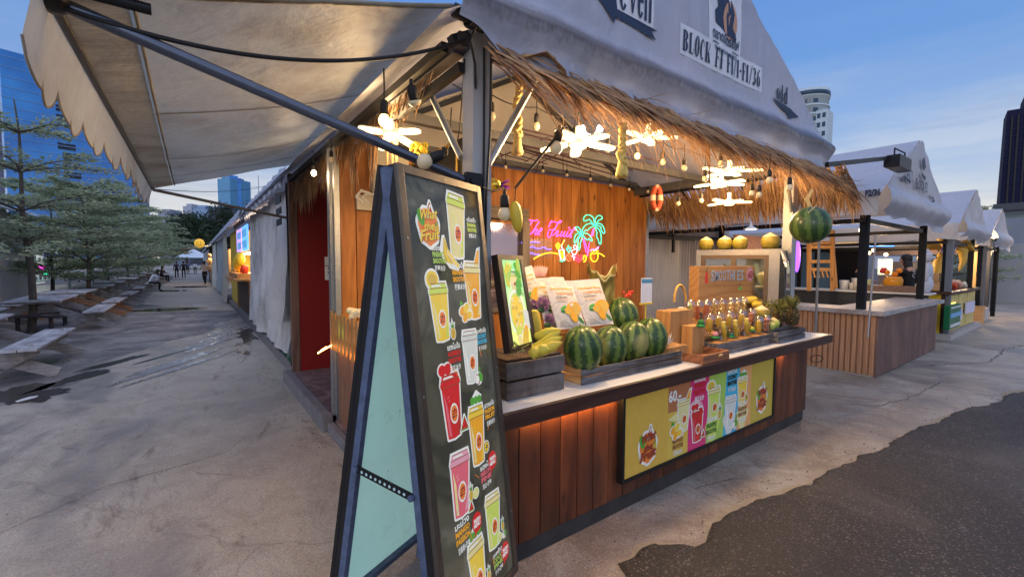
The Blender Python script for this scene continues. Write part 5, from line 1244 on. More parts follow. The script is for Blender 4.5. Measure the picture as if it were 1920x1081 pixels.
q.bar(e0, e1, .005, .032, (0, 0, 1))
for k in range(12): c = e0.lerp(e1, .06 + .88 * k / 11) - U_ * .0035; q.tube([c, c - U_ * .0008], .007, 8)
st_ = part('perforated_strap', q, fs, BLACK); q = MB()
for k in range(10): c = e0.lerp(e1, .12 + .76 * k / 9) - U_ * .0046; q.tube([c, c - U_ * .0006], .0065, 8)
part('strap_holes', q, st_, flat('strap_hole', (.42, .6, .58), .5)); q = MB()
for c in (e0, e1): q.tube([c, c - U_ * .014], .013, 8)
part('bolt', q, st_, SIDE, split=True)
q = MB()
for uu, vv in ((.017, .3), (.017, 1.0), (.017, 1.6), (PW - .017, .3), (PW - .017, 1.0), (PW - .017, 1.6), (PW * .5, PH - .017)): c = FBL + U_ * uu + FV * vv + FN * .012; q.tube([c, c + FN * .0015], .0045, 8)
part('screw', q, ff_, GALV, split=True); q = MB()
for c in (FTL, FTR): q.tube([c - FN * .05 + U_ * .01, c - FN * .05 + U_ * .01 - V((0, 0, .05))], .01, 6)
part('hinge', q, fs, BLACK)
sfr = frame(FBL + FN * .0, U_, FV)
BG = NT('menu_background'); v_ = BG.coord((1, 1, 1)); w_ = BG.noise(v_, 2.4, 4, .5, 2.5); bgc = BG.mix(BG.ramp(w_, (.40, 0.0), (.52, 1.0)), (.042, .043, .032), (.082, .080, .056)); bgc = BG.mix(BG.ramp(w_, (.60, 0.0), (.66, .8)), bgc, (.13, .13, .10))
BGM = BG.done(BG.bsdf(bgc, .08, emit=bgc, es=.35, spec=.25))
q = MB(); slab(q, FBL, U_, FV, FN, fw, fw, PW - fw, PH - fw, -.0082, .0); ms_ = part('menu_sheet', q, fs, BGM)
A = Art(sfr, .30, .10)
A.poly([(A.uv(800, 397)[0] + .12 * math.cos(a), A.uv(800, 397)[1] + .16 * math.sin(a)) for a in [2 * PI * k / 30 for k in range(30)]], 'ochre') if False else None
A.logo(802, 425, .145)
A.cup((853, 365), (858, 480), 34, 'straw', [('banana', -.45, .02, .36)], None, 'lime')
A.cup((820, 530), (831, 636), 37, 'yellow', [('pine', .62, .08, .25)], 'slice', 'lime')
A.cup((883, 492), (891, 594), 31, 'amber', [('mango', -.62, .10, .34)], 'wedge', 'straw')
A.cup((879, 619), (886, 714), 30, 'milk', [('coco', .45, .02, .30)], None, 'milk')
A.cup((842, 700), (853, 817), 40, 'red', [('melon', .55, .10, .26)], 'heart', 'red')
A.cup((891, 760), (898, 866), 31, 'amber', [('passion', .58, .20, .24)], 'mint', 'yellow')
A.cup((861, 846), (866, 964), 40, 'pink', [('pine', .55, .22, .20), ('lime', .85, .20, .20), ('melon', .5, .02, .18)], None, 'rose')
A.cup((922, 923), (927, 1022), 30, 'lime', [('pine', .68, .25, .18), ('lime', .4, .08, .2), ('coco', .75, .06, .18)], None, 'straw')
A.cup((890, 1012), (902, 1125), 34, 'yellow', [('pine', .68, .25, .2)], 'mint', 'straw')
for a in ((884, 430, .075, 'กล้วยปั่น', 'BANANA', 'SMOOTHIE', '香蕉冰沙', 'lime'), (823, 487, .085, 'สับปะรดปั่น', 'PINEAPPLE', 'SMOOTHIE', '菠萝冰沙', 'leaf'), (860, 521, .095, 'มะม่วงปั่น', 'MANGO', 'SMOOTHIE', '芒果冰沙', 'amber'),
          (903, 638, .08, 'มะพร้าวปั่น', 'COCONUT', 'SMOOTHIE', '椰子冰沙', 'sky'), (852, 672, .09, 'แตงโมปั่น', 'WATERMELON', 'SMOOTHIE', '西瓜冰沙', 'red'), (918, 776, .085, 'เสาวรสปั่น', 'PASSION', 'FRUIT', '百香果冰沙', 'amber'),
          (911, 892, .085, 'แตงโม', 'MELON', 'PINE', '西瓜+菠萝', 'pink'), (868, 1005, .10, 'มะม่วง', 'MANGO', 'PASSION', '百香果+芒果', 'amber'), (934, 1052, .08, 'มะพร้าว', 'COCO', 'PINE', '椰子+菠萝', 'leaf')): A.block(*a)
for px, py in ((922, 861), (893, 977), (946, 1031)):
    A.lay = .003; u, v = A.uv(px, py); A.ell((u, v), (1, 0), (0, 1), 0, 0, .036, .042, 'red'); A.map((u, v), (1, 0), (0, 1), [(-.02, -.035), (.0, -.035), (-.03, -.06)], 'red'); A.txt('FRESH', px, py - 4, .05, .018, 'white', .05); A.txt('MENU', px, py + 5, .05, .018, 'white', .05)
for (a, b), (c, d) in (((898, 655), (901, 668)), ((847, 689), (858, 705)), ((915, 795), (913, 806)), ((897, 895), (889, 889)), ((880, 1000), (884, 1012)), ((922, 1045), (925, 1060))):
    p0, p1 = A.uv(a, b), A.uv(c, d); A.poly([p0, (p0[0] + .004, p0[1]), (p1[0] + .004, p1[1]), p1], 'orange')
part('menu_artwork', A.mb, ms_)
q = MB(); q.poly([FBL + U_ * (fw - .002) + FV * (fw - .002) + FN * .0105, FBR - U_ * (fw - .002) + FV * (fw - .002) + FN * .0105, FTR - U_ * (fw - .002) - FV * (fw - .002) + FN * .0105, FTL + U_ * (fw - .002) - FV * (fw - .002) + FN * .0105])
part('glass_cover', q, fs, clear('cover_glass', (.98, .98, .97), .0, .02, .10))

# ------------------------------------------------------------------ poster on the counter front
ps = thing('counter_poster', (3.25, 1.79, .5), 'long yellow framed smoothie poster on the counter planks, priced 60', 'poster')
px0, px1, pz0, pz1 = 2.17, 4.31, .215, .79; PY = 1.780
q = MB()
for a, b, c, d in ((px0, pz0, px1, pz0 + .022), (px0, pz1 - .022, px1, pz1), (px0, pz0 + .022, px0 + .022, pz1 - .022), (px1 - .022, pz0 + .022, px1, pz1 - .022)): q.box((a, PY - .014, b), (c, PY + .033, d))
part('frame', q, ps, SBLK, bev=.002)
pfr = frame((px0, PY, pz0), (1, 0, 0), (0, 0, 1)); A = Art(pfr, 0, .22); PAL['banner'] = (.62, .40, .07); PAL['banner2'] = (.50, .38, .06); PAL['palebrown'] = (.42, .16, .07)
z0, z1 = .022, pz1 - pz0 - .022
cols = [(1174, 'banner'), (1252, 'ochre'), (1290, 'magenta'), (1324, 'leaf'), (1356, 'sky'), (1381, 'peach'), (1406, 'banner2'), (1446, None)]
xs_ = [A.uv(c[0], 780)[0] for c in cols]; xs_[0] = .022; xs_[-1] = px1 - px0 - .022
for i in range(7): A.poly([(xs_[i], z0), (xs_[i + 1], z0), (xs_[i + 1] + (.03 if 1 < i < 5 else 0), z1), (xs_[i] + (.03 if 2 < i < 6 else 0), z1)], cols[i][1])
A.lay += .0006
u0 = xs_[1]; A.poly([(u0, z1 - .19), (u0 + .27, z1 - .2), (u0 + .27, z1), (u0, z1)], 'palebrown'); A.poly([(u0, z1 - .24), (u0 + .12, z1 - .2), (u0 + .2, z1 - .24), (u0 + .1, z1 - .27)], 'straw')
for i, c in ((2, 'rose'), (3, 'lime'), (4, 'milk'), (5, 'straw')):
    A.poly([(xs_[i] + .04 + .09 * (1 + .3 * math.sin(3 * a)) * math.cos(a) + .05, (.30 if i == 2 else .12) + .10 * math.sin(a)) for a in [2 * PI * k / 20 for k in range(20)]], c)
A.lay += .0006; A.base = A.lay
A.txt('60.-', 1265, 741, .15, .085, 'white', .03)
A.cup((1282, 747), (1280, 806), 24, 'straw', [('mango', -.6, .05, .42)], 'wedge', 'straw'); A.cup((1307, 765), (1306, 825), 23, 'red', [('melon', .55, .12, .2)], 'heart', 'red')
A.cup((1339, 725), (1337, 784), 24, 'lime', [('pine', .55, .1, .26)], 'slice', 'straw'); A.cup((1370, 742), (1367, 799), 21, 'milk', [('coco', .5, .04, .32)], None, 'milk'); A.cup((1392, 706), (1390, 757), 19, 'yellow', [('passion', .5, .2, .24)], 'mint', 'straw')
for a in ((1270, 833, .13, 'มะม่วงปั่น', 'MANGO', 'SMOOTHIE', '芒果冰沙', 'brown'), (1311, 731, .15, 'แตงโมปั่น', 'WATERMELON', 'SMOOTHIE', '西瓜冰沙', 'red'), (1333, 805, .15, 'สับปะรด', 'PINEAPPLE', 'SMOOTHIE', '菠萝冰沙', 'dgreen'), (1372, 715, .15, 'มะพร้าวปั่น', 'COCONUT', 'SMOOTHIE', '椰子冰沙', 'dark'), (1391, 773, .14, 'เสาวรส', 'PASSION', 'SMOOTHIE', '百香果', 'brown')): A.block(*a)
A.logo(1213, 838, .20, False); A.logo(1427, 748, .20, False)
part('printed_sheet', A.mb, ps)

# ------------------------------------------------------------------ goods on the counter
CZ = .880


def crate(name, label, x0, x1, y0, y1, z0, z1, n, mats, group=None, rz=0, gap=.012, posts=True, th=.014, cat='crate'):
    c = V(((x0 + x1) / 2, (y0 + y1) / 2, z0)); t = thing(name, c, label, cat, group, rz)
    hx, hy, h = (x1 - x0) / 2, (y1 - y0) / 2, z1 - z0; q = MB(); sh = (h - gap * (n - 1)) / n
    for k in range(n):
        z = k * (sh + gap); q.box((-hx, -hy, z), (hx, -hy + th, z + sh)); q.box((-hx, hy - th, z), (hx, hy, z + sh))
    part('long_slats', q, t, mats[0], bev=.003, local=True, split=True); q = MB()
    for k in range(n):
        z = k * (sh + gap); q.box((-hx + .0, -hy + th + .001, z + .001), (-hx + th, hy - th - .001, z + sh)); q.box((hx - th, -hy + th + .001, z + .001), (hx, hy - th - .001, z + sh))
    part('end_slats', q, t, mats[1], bev=.003, local=True, split=True); q = MB(); q.box((-hx + th, -hy + th, .004), (hx - th, hy - th, .014))
    part('bottom', q, t, mats[1], local=True)
    if posts:
        q = MB()
        for sx in (-1, 1):
            for sy in (-1, 1): q.box((sx * (hx - th), sy * (hy - th), .015), (sx * (hx - th - .022), sy * (hy - th - .022), h - .002))
        part('corner_block', q, t, mats[2], bev=.002, local=True, split=True)
    return t


PINEY = wood('pale_pine_side', (.40, .20, .08), (.60, .36, .16), 'y', 4, .6, .3)
crate('wooden_crate', 'dark burnt wooden crate at the left end of the counter, under the lit menu frame', 1.345, 1.765, 1.88, 2.24, CZ, 1.085, 2, (CRATEW, CRATEY, CRATEY), 'wooden crates on the counter')
q = MB()
for k in range(4): q.box((1.36 + .1 * k, 1.90, 1.088), (1.452 + .1 * k, 2.22, 1.098))
single('slatted_board', q, 'dark slatted lid on the left crate', 'board', CRATEY)
crate('wooden_crate', 'weathered grey crate holding the front row of watermelons', 1.90, 2.95, 1.865, 2.18, CZ, .975, 2, (GREYW, PINEY, PINE), 'wooden crates on the counter', 0, .008)
crate('wooden_crate', 'pale crate behind the watermelons holding the mango bags', 1.80, 2.92, 2.19, 2.44, CZ, 1.10, 2, (PINEX, PINEY, PINE), 'wooden crates on the counter')
crate('wooden_tray', 'small empty brown tray beside the tissue box', 3.02, 3.40, 1.735, 2.02, CZ, .948, 1, (wood('brown_tray', (.14, .05, .025), (.36, .15, .07), 'x', 4, .55, .2), MATS['brown_tray'], MATS['brown_tray']), None, 0, 0, False, cat='tray')
q = MB(); q.tube([(3.235, 1.7335, .925), (3.28, 1.7335, .925)], .011, 8); single('tray_handle_hole', q, 'pale hand hole in the front of the small brown tray', 'tray', flat('hole_light', (.5, .3, .14), .8))
crate('wooden_crate', 'grey weathered crate under the front row of fruit cups', 3.42, 4.40, 1.84, 2.02, CZ, .975, 1, (GREYW, GREYW, GREYW), 'wooden crates on the counter', 0, 0)
crate('wooden_crate', 'two slat grey crate of pineapples at the right end of the counter', 4.42, 5.04, 1.80, 1.965, CZ, .985, 2, (GREYW, GREYW, GREYW), 'wooden crates on the counter', 0, .01)
q = MB(); q.box((3.44, 1.855, .965), (4.38, 2.005, .972)); single('crate_shelf', q, 'board laid in the crate under the front fruit cups', 'board', PINEX)
def pbox(name, label, px0, px1, py0, y, dep, m, z0=CZ):
    a, b = at(px0, py0, y=y), at(px1, py0, y=y); q = MB(); q.box((a.x, y, z0), (b.x, y + dep, a.z)); return single(name, q, label, 'box', m, bev=.003), a, b
_, a, b = pbox('wooden_box', 'tall pale pine box left of the fruit cups', 1258, 1299, 584, 2.06, .14, PINE)
q = MB(); q.box((b.x + .002, 2.06, 1.02), (b.x + 1.0, 2.36, 1.125)); q.box((b.x + .002, 2.06, CZ), (b.x + .06, 2.3, 1.018)); single('wooden_step', q, 'upper pine step under the back row of fruit cups', 'shelf', PINEX)
_, a, b = pbox('wooden_box', 'lower pine box in front of the tall pine box', 1299, 1322, 612, 1.95, .1, PINE)
q = MB(); q.box((b.x + .002, 2.03, CZ), (4.35, 2.055, 1.035)); q.box((b.x + .002, 1.95, 1.018), (4.35, 2.028, 1.03)); single('wooden_step', q, 'lower pine step under the middle row of fruit cups', 'shelf', PINEX)
tb = thing('tissue_box', at(1262, 680, y=2.0), 'plain wooden tissue box with a white tissue between the melons and the tray', 'tissue box')
a, b = at(1247, 640, y=1.93), at(1283, 650, y=1.93); q = MB(); q.box((a.x, 1.90, CZ), (b.x, 2.05, 1.0)); part('box', q, tb, PINE, bev=.003)
q = MB(); c = V(((a.x + b.x) / 2 - .02, 1.98, 1.0))
for k in range(9): an = k * .75; q.add([c, c + V((.03 * math.cos(an), .03 * math.sin(an), .05)), c + V((.055 * math.cos(an + .3), .05 * math.sin(an + .3), .05 + .025 * (k % 3))), c + V((.04 * math.cos(an + .8), .035 * math.sin(an + .8), .035))], [(0, 1, 2, 3)], True)
part('tissue', q, tb, flat('tissue_white', (.75, .72, .68), .9))

# lit menu frame
lm = thing('lit_menu_frame', at(960, 655, d=2.35), 'small glowing green framed fruit picture standing on the left crate', 'sign')
TL, TR, BR_, BL_ = at(930, 477, d=2.22), at(978, 480, d=2.46), at(991, 640, d=2.46), at(955, 661, d=2.22)
BL_ = at(955, 662, d=2.17); BR_ = TR + (BL_ - TL) + V((.012, 0, 0))
n_ = (TR - TL).cross(TL - BL_).normalized(); n_ = n_ if n_.dot(V((0, 0, H)) - TL) > 0 else -n_
lfr = frame(BL_, BR_ - BL_, TL - BL_); LW, LH = (BR_ - BL_).length, (TL - BL_).length
if lfr[3].dot(V((0, 0, H)) - BL_) < 0: print('lit frame normal flipped')
q = MB()
def fq(u, v, w=0): return BL_.lerp(BR_, u).lerp(TL.lerp(TR, u), v) + n_ * w
for a in ((0, 0, .14, 1), (.86, 0, 1, 1), (.14, 0, .86, .05), (.14, .95, .86, 1)):
    c = [fq(a[0], a[1]), fq(a[2], a[1]), fq(a[2], a[3]), fq(a[0], a[3])]; q.poly([p + n_ * .008 for p in c], .04, n_)
q.poly([fq(.05, .02, -.01), fq(.95, .02, -.01), fq(.95, .98, -.01), fq(.05, .98, -.01)], .025, n_)
part('frame', q, lm, flat('dark_brown_frame', (.025, .015, .012), .4))
t = NT('lit_green_sheet'); v_ = t.coord(); s_ = t.n('ShaderNodeSeparateXYZ'); t.L(v_, s_.inputs[0]); gc = t.mix(t.ramp(s_.outputs[2], (.0, 0.0), (.45, 1.0)), (.75, .80, .18), (.30, .70, .36))
LG = t.done(t.bsdf(gc, .3, emit=gc, es=.75))
q = MB(); q.poly([fq(.14, .05, .001), fq(.86, .05, .001), fq(.86, .95, .001), fq(.14, .95, .001)]); ls0 = part('lit_sheet', q, lm, LG)
class QArt(Art):
    pass
A = Art((BL_, (BR_ - BL_).normalized(), (TL - BL_).normalized(), n_), .45, .3); A.lay = A.base = .002
e = (A.fr[1] * 1.0, A.fr[2]); O = (LW * .5, LH * .5)
nr = lambda: rt.uniform(-.35, .35)
A.cup((957, 515), (961, 545), 16, 'straw', [], 'mint', 'lime')
A.ell(O, (LW, 0), (0, LW), -.05, -.2, .30, .42, 'white'); A.ell(O, (LW, 0), (0, LW), -.05, -.2, .25, .37, 'lime'); A.ell(O, (LW, 0), (0, LW), -.05, -.2, .20, .32, 'yellow')
for k in range(16): A.ell(O, (LW, 0), (0, LW), -.05 + .15 * math.cos(k * 2.4), -.2 + .24 * math.sin(k * 1.7), .05, .04, 'ochre' if k % 2 else 'straw', d=.001)
for k in range(7): A.map(O, (LW, 0), (0, LW), [(-.3, .3 + .03 * k), (-.18, .25 + .02 * k), (-.36 + .06 * k, .85 - .04 * abs(k - 3))], 'yellow' if k % 2 else 'leaf', .001)
for k in range(9): A.ell(O, (LW, 0), (0, LW), .15 + .05 * math.cos(k * 2), .45 + .28 * math.sin(k * 2.3), .07, .11, 'green' if k % 3 else 'leaf', k, d=.0012)
for k in range(6): A.ell(O, (LW, 0), (0, LW), .0 + .18 * math.cos(k * 2.1), -.62 + .10 * math.sin(k * 2.9), .08, .10, ('yellow', 'ochre', 'white', 'amber', 'straw', 'lime')[k], k, d=.0014)
for k in range(10): A.map(O, (LW, 0), (0, LW), [(-.05 + .03 * k, -.86), (-.03 + .03 * k, -.86), (.1 + .012 * k, -.5), (.08 + .012 * k, -.5)], 'ochre', .0018)
A.ell(O, (LW, 0), (0, LW), .28, -.35, .12, .2, 'milk', .3); A.txt('VS', 975, 556, .022, .02, 'dark', .03)
part('fruit_artwork', A.mb, ls0)

# plastic corn, banana bunch, fern
co = thing('plastic_corn', at(1006, 630, y=2.05), 'yellow plastic corn cob standing behind the bananas', 'corn'); c0 = at(1006, 636, y=2.05); c1 = at(1001, 580, y=2.08)
q = MB(); ax = (c1 - c0); L = ax.length; prof = [(.001, 0), (.03, .01)]
for k in range(14): z = L * (.06 + .9 * k / 14); r = .040 * math.sin(PI * (.22 + .62 * k / 14)) ** .6; prof += [(r * .92, z), (r, z + L * .03)]
prof += [(.012, L * .99), (.001, L)]; q.lathe(prof, c0, 18, ax.normalized()); part('cob', q, co, flat('corn_yellow', (.72, .50, .05), .35))
bn = thing('banana_bunch', at(1020, 650, y=1.96), 'bunch of thick yellow bananas on the left crate', 'bananas')
BAN = fruit_mat('banana_skin', (.62, .44, .05), (.42, .42, .05), .4)
for i, (sx, sy, ex, ey, dd) in enumerate([(998, 652, 1049, 622, 2.36), (1000, 655, 1052, 632, 2.33), (992, 662, 1052, 642, 2.30), (1002, 630, 1048, 618, 2.42), (1000, 655, 1030, 655, 2.26), (996, 662, 1010, 660, 2.24)]):
    a, b = at(sx, sy, d=dd), at(ex, ey, d=dd - .03); m_ = a.lerp(b, .5) + V((0, 0, -.015 + .004 * i)); pts = [a, a.lerp(m_, .5) + V((0, 0, -.006)), m_, m_.lerp(b, .55) + V((0, 0, .0)), b]
    q = MB(); q.tube(pts, [.016, .029, .032, .028, .008], 9); q.tube([b, b + (b - m_).normalized() * .01], .004, 5); part('banana', q, bn, BAN)
q = MB(); q.tube([at(992, 645, d=2.38), at(1003, 650, d=2.36)], [.02, .012], 7); part('stalk', q, bn, STEM)
fe = thing('fern_sprig', at(965, 660, y=1.93), 'grey green fern sprig on the left crate under the lit frame', 'foliage'); q = MB(); c = at(975, 655, d=2.27)
for k in range(11):
    a = R(140 + 14 * k); d_ = V((math.cos(a) * .8, -.3 + .1 * math.sin(k), .25 * math.sin(k * 1.3) + .12))
    for j in range(9): p = c + d_ * (.02 + .012 * j); blade(q, p, d_ + V((.5, .2, .3)), .022, .006, V((0, 0, 1)), .1, .1, 2); blade(q, p, d_ + V((-.5, -.2, .3)), .022, .006, V((0, 0, 1)), .1, .1, 2)
part('fronds', q, fe, foliage('fern_leaf', (.34, .42, .16), (.60, .56, .30)))
# purple pompom flowers
for i, (px, py, r, lab) in enumerate([(1018, 570, .050, 'large lilac pompom flower behind the plastic corn'), (1030, 598, .036, 'lilac pompom flower at the lower left corner of the mango bag'), (1000, 572, .038, 'dark lilac pompom flower nearest the lit frame')]):
    t_ = thing('pompom_flower', at(px, py, y=2.14), lab, 'flower', 'lilac pompom flowers'); c = at(px, py, y=2.14); q = MB()
    for k in range(260):
        d_ = V((rt.gauss(0, 1), rt.gauss(0, 1), rt.gauss(0, 1))).normalized(); blade(q, c + d_ * r * .45, d_, r * .62, r * .16, d_.orthogonal(), .0, .3, 2)
    part('petals', q, t_, foliage('lilac_petal', (.42, .22, .40), (.66, .42, .56), .2)); q = MB(); q.tube([c, c + V((0, .02, -.12))], .004, 5); blade(q, c + V((0, -.01, -.04)), V((-1, -.3, .3)), .09, .04, V((0, -1, 0)), .2, .1); part('stem', q, t_, flat('leaf_green', (.07, .13, .04), .5))

# mango bags
BAG = NT('foil_paper_bag'); v_ = BAG.coord(); cr_ = BAG.noise(v_, 22, 5, .6, 1); BAGM = BAG.done(BAG.bsdf(BAG.mix(cr_, (.50, .47, .44), (.66, .62, .56)), .32, 0, BAG.bump(BAG.noise(v_, 14, 4, .55, 1.5), .7, .012)))
def bag(label, cs, db, dt, art=True):
    BLc, BRc, TRc, TLc = at(*cs[0], y=db), at(*cs[1], y=db), at(*cs[2], y=dt), at(*cs[3], y=dt); c = (BLc + BRc) / 2
    t_ = thing('snack_bag', c, label, 'bag', 'dried mango bags displayed on the counter'); n_ = (BRc - BLc).cross(TLc - BLc).normalized(); n_ = n_ if n_.y < 0 else -n_
    def s(u, v, w=0.0, sg=1):
        b = .017 * max(0, 1 - abs(2 * u - 1) ** 2.6) * max(0, 1 - abs(2 * min(v / .9, 1) - 1) ** 3) + .0045 * noise.noise(V((u * 4, v * 5, BLc.x * 9))) * (1 if 0 < u < 1 else 0)
        return BLc.lerp(BRc, u).lerp(TLc.lerp(TRc, u), v) + n_ * (sg * b + w)
    q = MB(); q.grid(lambda u, v: s(u, v), 12, 16); q.grid(lambda u, v: s(u, v, -.001, -1), 12, 16); pc_ = part('pouch', q, t_, BAGM)
    if not art: return
    q = MB()
    def P_(pts, col, w): q.use(ink('bag_' + col, PAL[col], 0, .35)); q.add([s(a, b, w) for a, b in pts], [list(range(len(pts)))], False)
    def E_(cx, cy, rx, ry, rot, col, w, n=18): P_([(cx + rx * math.cos(a) * math.cos(rot) - ry * math.sin(a) * math.sin(rot), cy + (rx * math.cos(a) * math.sin(rot) + ry * math.sin(a) * math.cos(rot)) * .62) for a in [2 * PI * k / n for k in range(n)]], col, w)
    for cx, cy, rx, ry, rot, c_, w in ((.86, .16, .17, .07, -.9, 'dgreen', .0015), (.36, .42, .12, .05, .5, 'green', .0015), (.34, .34, .11, .05, -.2, 'dgreen', .0018), (.74, .40, .30, .22, .25, 'amber', .0022), (.52, .36, .17, .12, .6, 'amber', .003), (.62, .26, .15, .26, .1, 'banner', .0038), (.62, .26, .12, .22, .1, 'amber', .0044), (.80, .38, .16, .20, -.3, 'banner', .005), (.48, .33, .10, .08, .4, 'banner', .0046)): E_(cx, cy, rx, ry, rot, c_, w)
    def T_(body, u0, v0, w, h, col, bold=.02, sh=0):
        vs, fs_ = text_geo(body, bold); q.use(ink('bag_' + col, PAL[col], 0, .35)); q.add([s(u0 + a * w + sh * b * h, v0 + b * h, .002) for a, b in vs], fs_, False)
    T_('Dehydrated Mango', .10, .775, .80, .065, 'amber', .03, .3); T_('CHEEWADEE', .24, .685, .66, .06, 'peach', .03); T_('• NATURAL SNACK', .18, .62, .44, .03, 'dark', .01); T_('PREMIUM 1', .22, .575, .38, .026, 'peach', .01); T_('Dried Mango', .22, .525, .36, .026, 'dark', 0)
    for k, w_ in enumerate(('• Fat Free', '• Sweet & Sour', '• Excellent taste', 'of Thailand')): T_(w_, .10, .14 - .033 * k, .24 + .06 * k, .020, 'dark', 0)
    part('printed_front', q, pc_)
bag('white dried mango bag leaning furthest left, beside the lit frame', [(985, 590), (1024, 585), (997, 497), (968, 506)], 2.30, 2.40)
bag('white dried mango bag half hidden behind the left big mango bag', [(1024, 617), (1062, 614), (1042, 519), (1000, 522)], 2.24, 2.36)
bag('white bag edge showing between the back mango bags', [(1040, 590), (1075, 588), (1057, 519), (1032, 519)], 2.33, 2.40, False)
bag('large white dried mango bag standing beside the lilac flowers', [(1046, 618), (1099, 613), (1070, 526), (1019, 524)], 2.17, 2.27)
bag('large white dried mango bag standing beside the rear watermelon', [(1101, 612), (1151, 607), (1123, 522), (1069, 526)], 2.20, 2.30)
# gold sack and pink lotus behind
gs = thing('foil_sack', at(1130, 560, y=2.45), 'crumpled gold foil sack with a torn open top behind the mango bags', 'sack'); c = at(1128, 575, y=2.42); r0 = .12
def sk(u, v):
    a = 2 * PI * u; r = r0 * (1.0 - .12 * v + .16 * noise.noise(V((math.cos(a) * 2, math.sin(a) * 2, v * 3)))); z = v * (.29 + .055 * math.cos(2 * a + .6) + .02 * math.sin(7 * a))
    if v > .8: r *= 1 + (v - .8) * .9
    return c + V((r * 1.15 * math.cos(a), r * .7 * math.sin(a), z))
q = MB(); q.grid(sk, 40, 18); part('sack', q, gs, flat('dull_gold_foil', (.30, .24, .06), .28, .55, .5, 9, .9)); q = MB(); q.grid(lambda u, v: sk(u, .93 + .07 * v) * 1.0 + V((0, -.002, .003)), 40, 2); part('torn_rim', q, gs, flat('foil_rim', (.70, .58, .25), .3, .4))
q = MB(); lo_ = at(1012, 510, y=2.42)
for k in range(9): blade(q, lo_ + V((-.03 + .008 * k, 0, -.03)), V((.15 * (k - 4), 0, .8)), .075, .03, V((0, -1, 0)), -.1, .1)
single('lotus_flower', q, 'pale pink lotus petals peeping over the mango bags', 'flower', flat('pink_petal', (.62, .34, .30), .6))
q = MB(); c = at(1176, 552, y=2.42)
for k in range(14): q.ell(c + V((rt.uniform(-.05, .05), rt.uniform(-.02, .02), rt.uniform(-.025, .03))), .012, 9, 6)
single('red_flowers', q, 'red flowers behind the rear watermelon', 'flowers', flat('flower_red', (.72, .06, .04), .5))
# payment stand (its square code is left out)
qs = thing('payment_stand', at(1205, 600, y=2.28), 'small blue headed payment card on a yellow stand between the melons', 'sign'); a, b = at(1203, 521, y=2.28), at(1222, 566, y=2.28)
q = MB(); q.box((a.x, 2.28, b.z), (b.x, 2.285, a.z)); cd_ = part('card', q, qs, flat('card_white', (.60, .64, .72), .3)); q = MB(); q.box((a.x, 2.2785, a.z - .022), (b.x, 2.2797, a.z - .012)); q.box((a.x, 2.2785, a.z - .04), (b.x, 2.2797, a.z - .026)); part('blue_header', q, cd_, flat('card_blue', (.03, .22, .42), .4)); q = MB()
m_ = (a.x + b.x) / 2; q.box((a.x - .006, 2.275, b.z - .016), (b.x + .006, 2.295, b.z - .001)); q.tube([(m_, 2.285, b.z - .016), (m_ - .01, 2.285, CZ + .15)], .007, 8); part('stand', q, qs, flat('stand_yellow', (.68, .50, .06), .4))
# flower stem rim: stacked clear trays
for i in range(2):
    t_ = thing('cup_stack', at(1232 + 18 * i, 620, y=2.3), ['stack of clear plastic lids behind the watermelons', 'shorter stack of clear plastic trays beside the pine box'][i], 'stack of lids'); q = MB(); a = at(1236 + 22 * i, 600, y=2.26 + .06 * i)
    for k in range(8 - i): z = CZ + .12 + .014 * k; q.lathe([(.050, z), (.062, z + .018), (.066, z + .018), (.066, z + .021), (.060, z + .021)], (a.x, a.y, 0), 20)
    q.lathe([(.045, CZ), (.06, CZ + .12)], (a.x, a.y, 0), 20); part('lids', q, t_, clear('clear_lid', (.86, .85, .86), .22, .12))

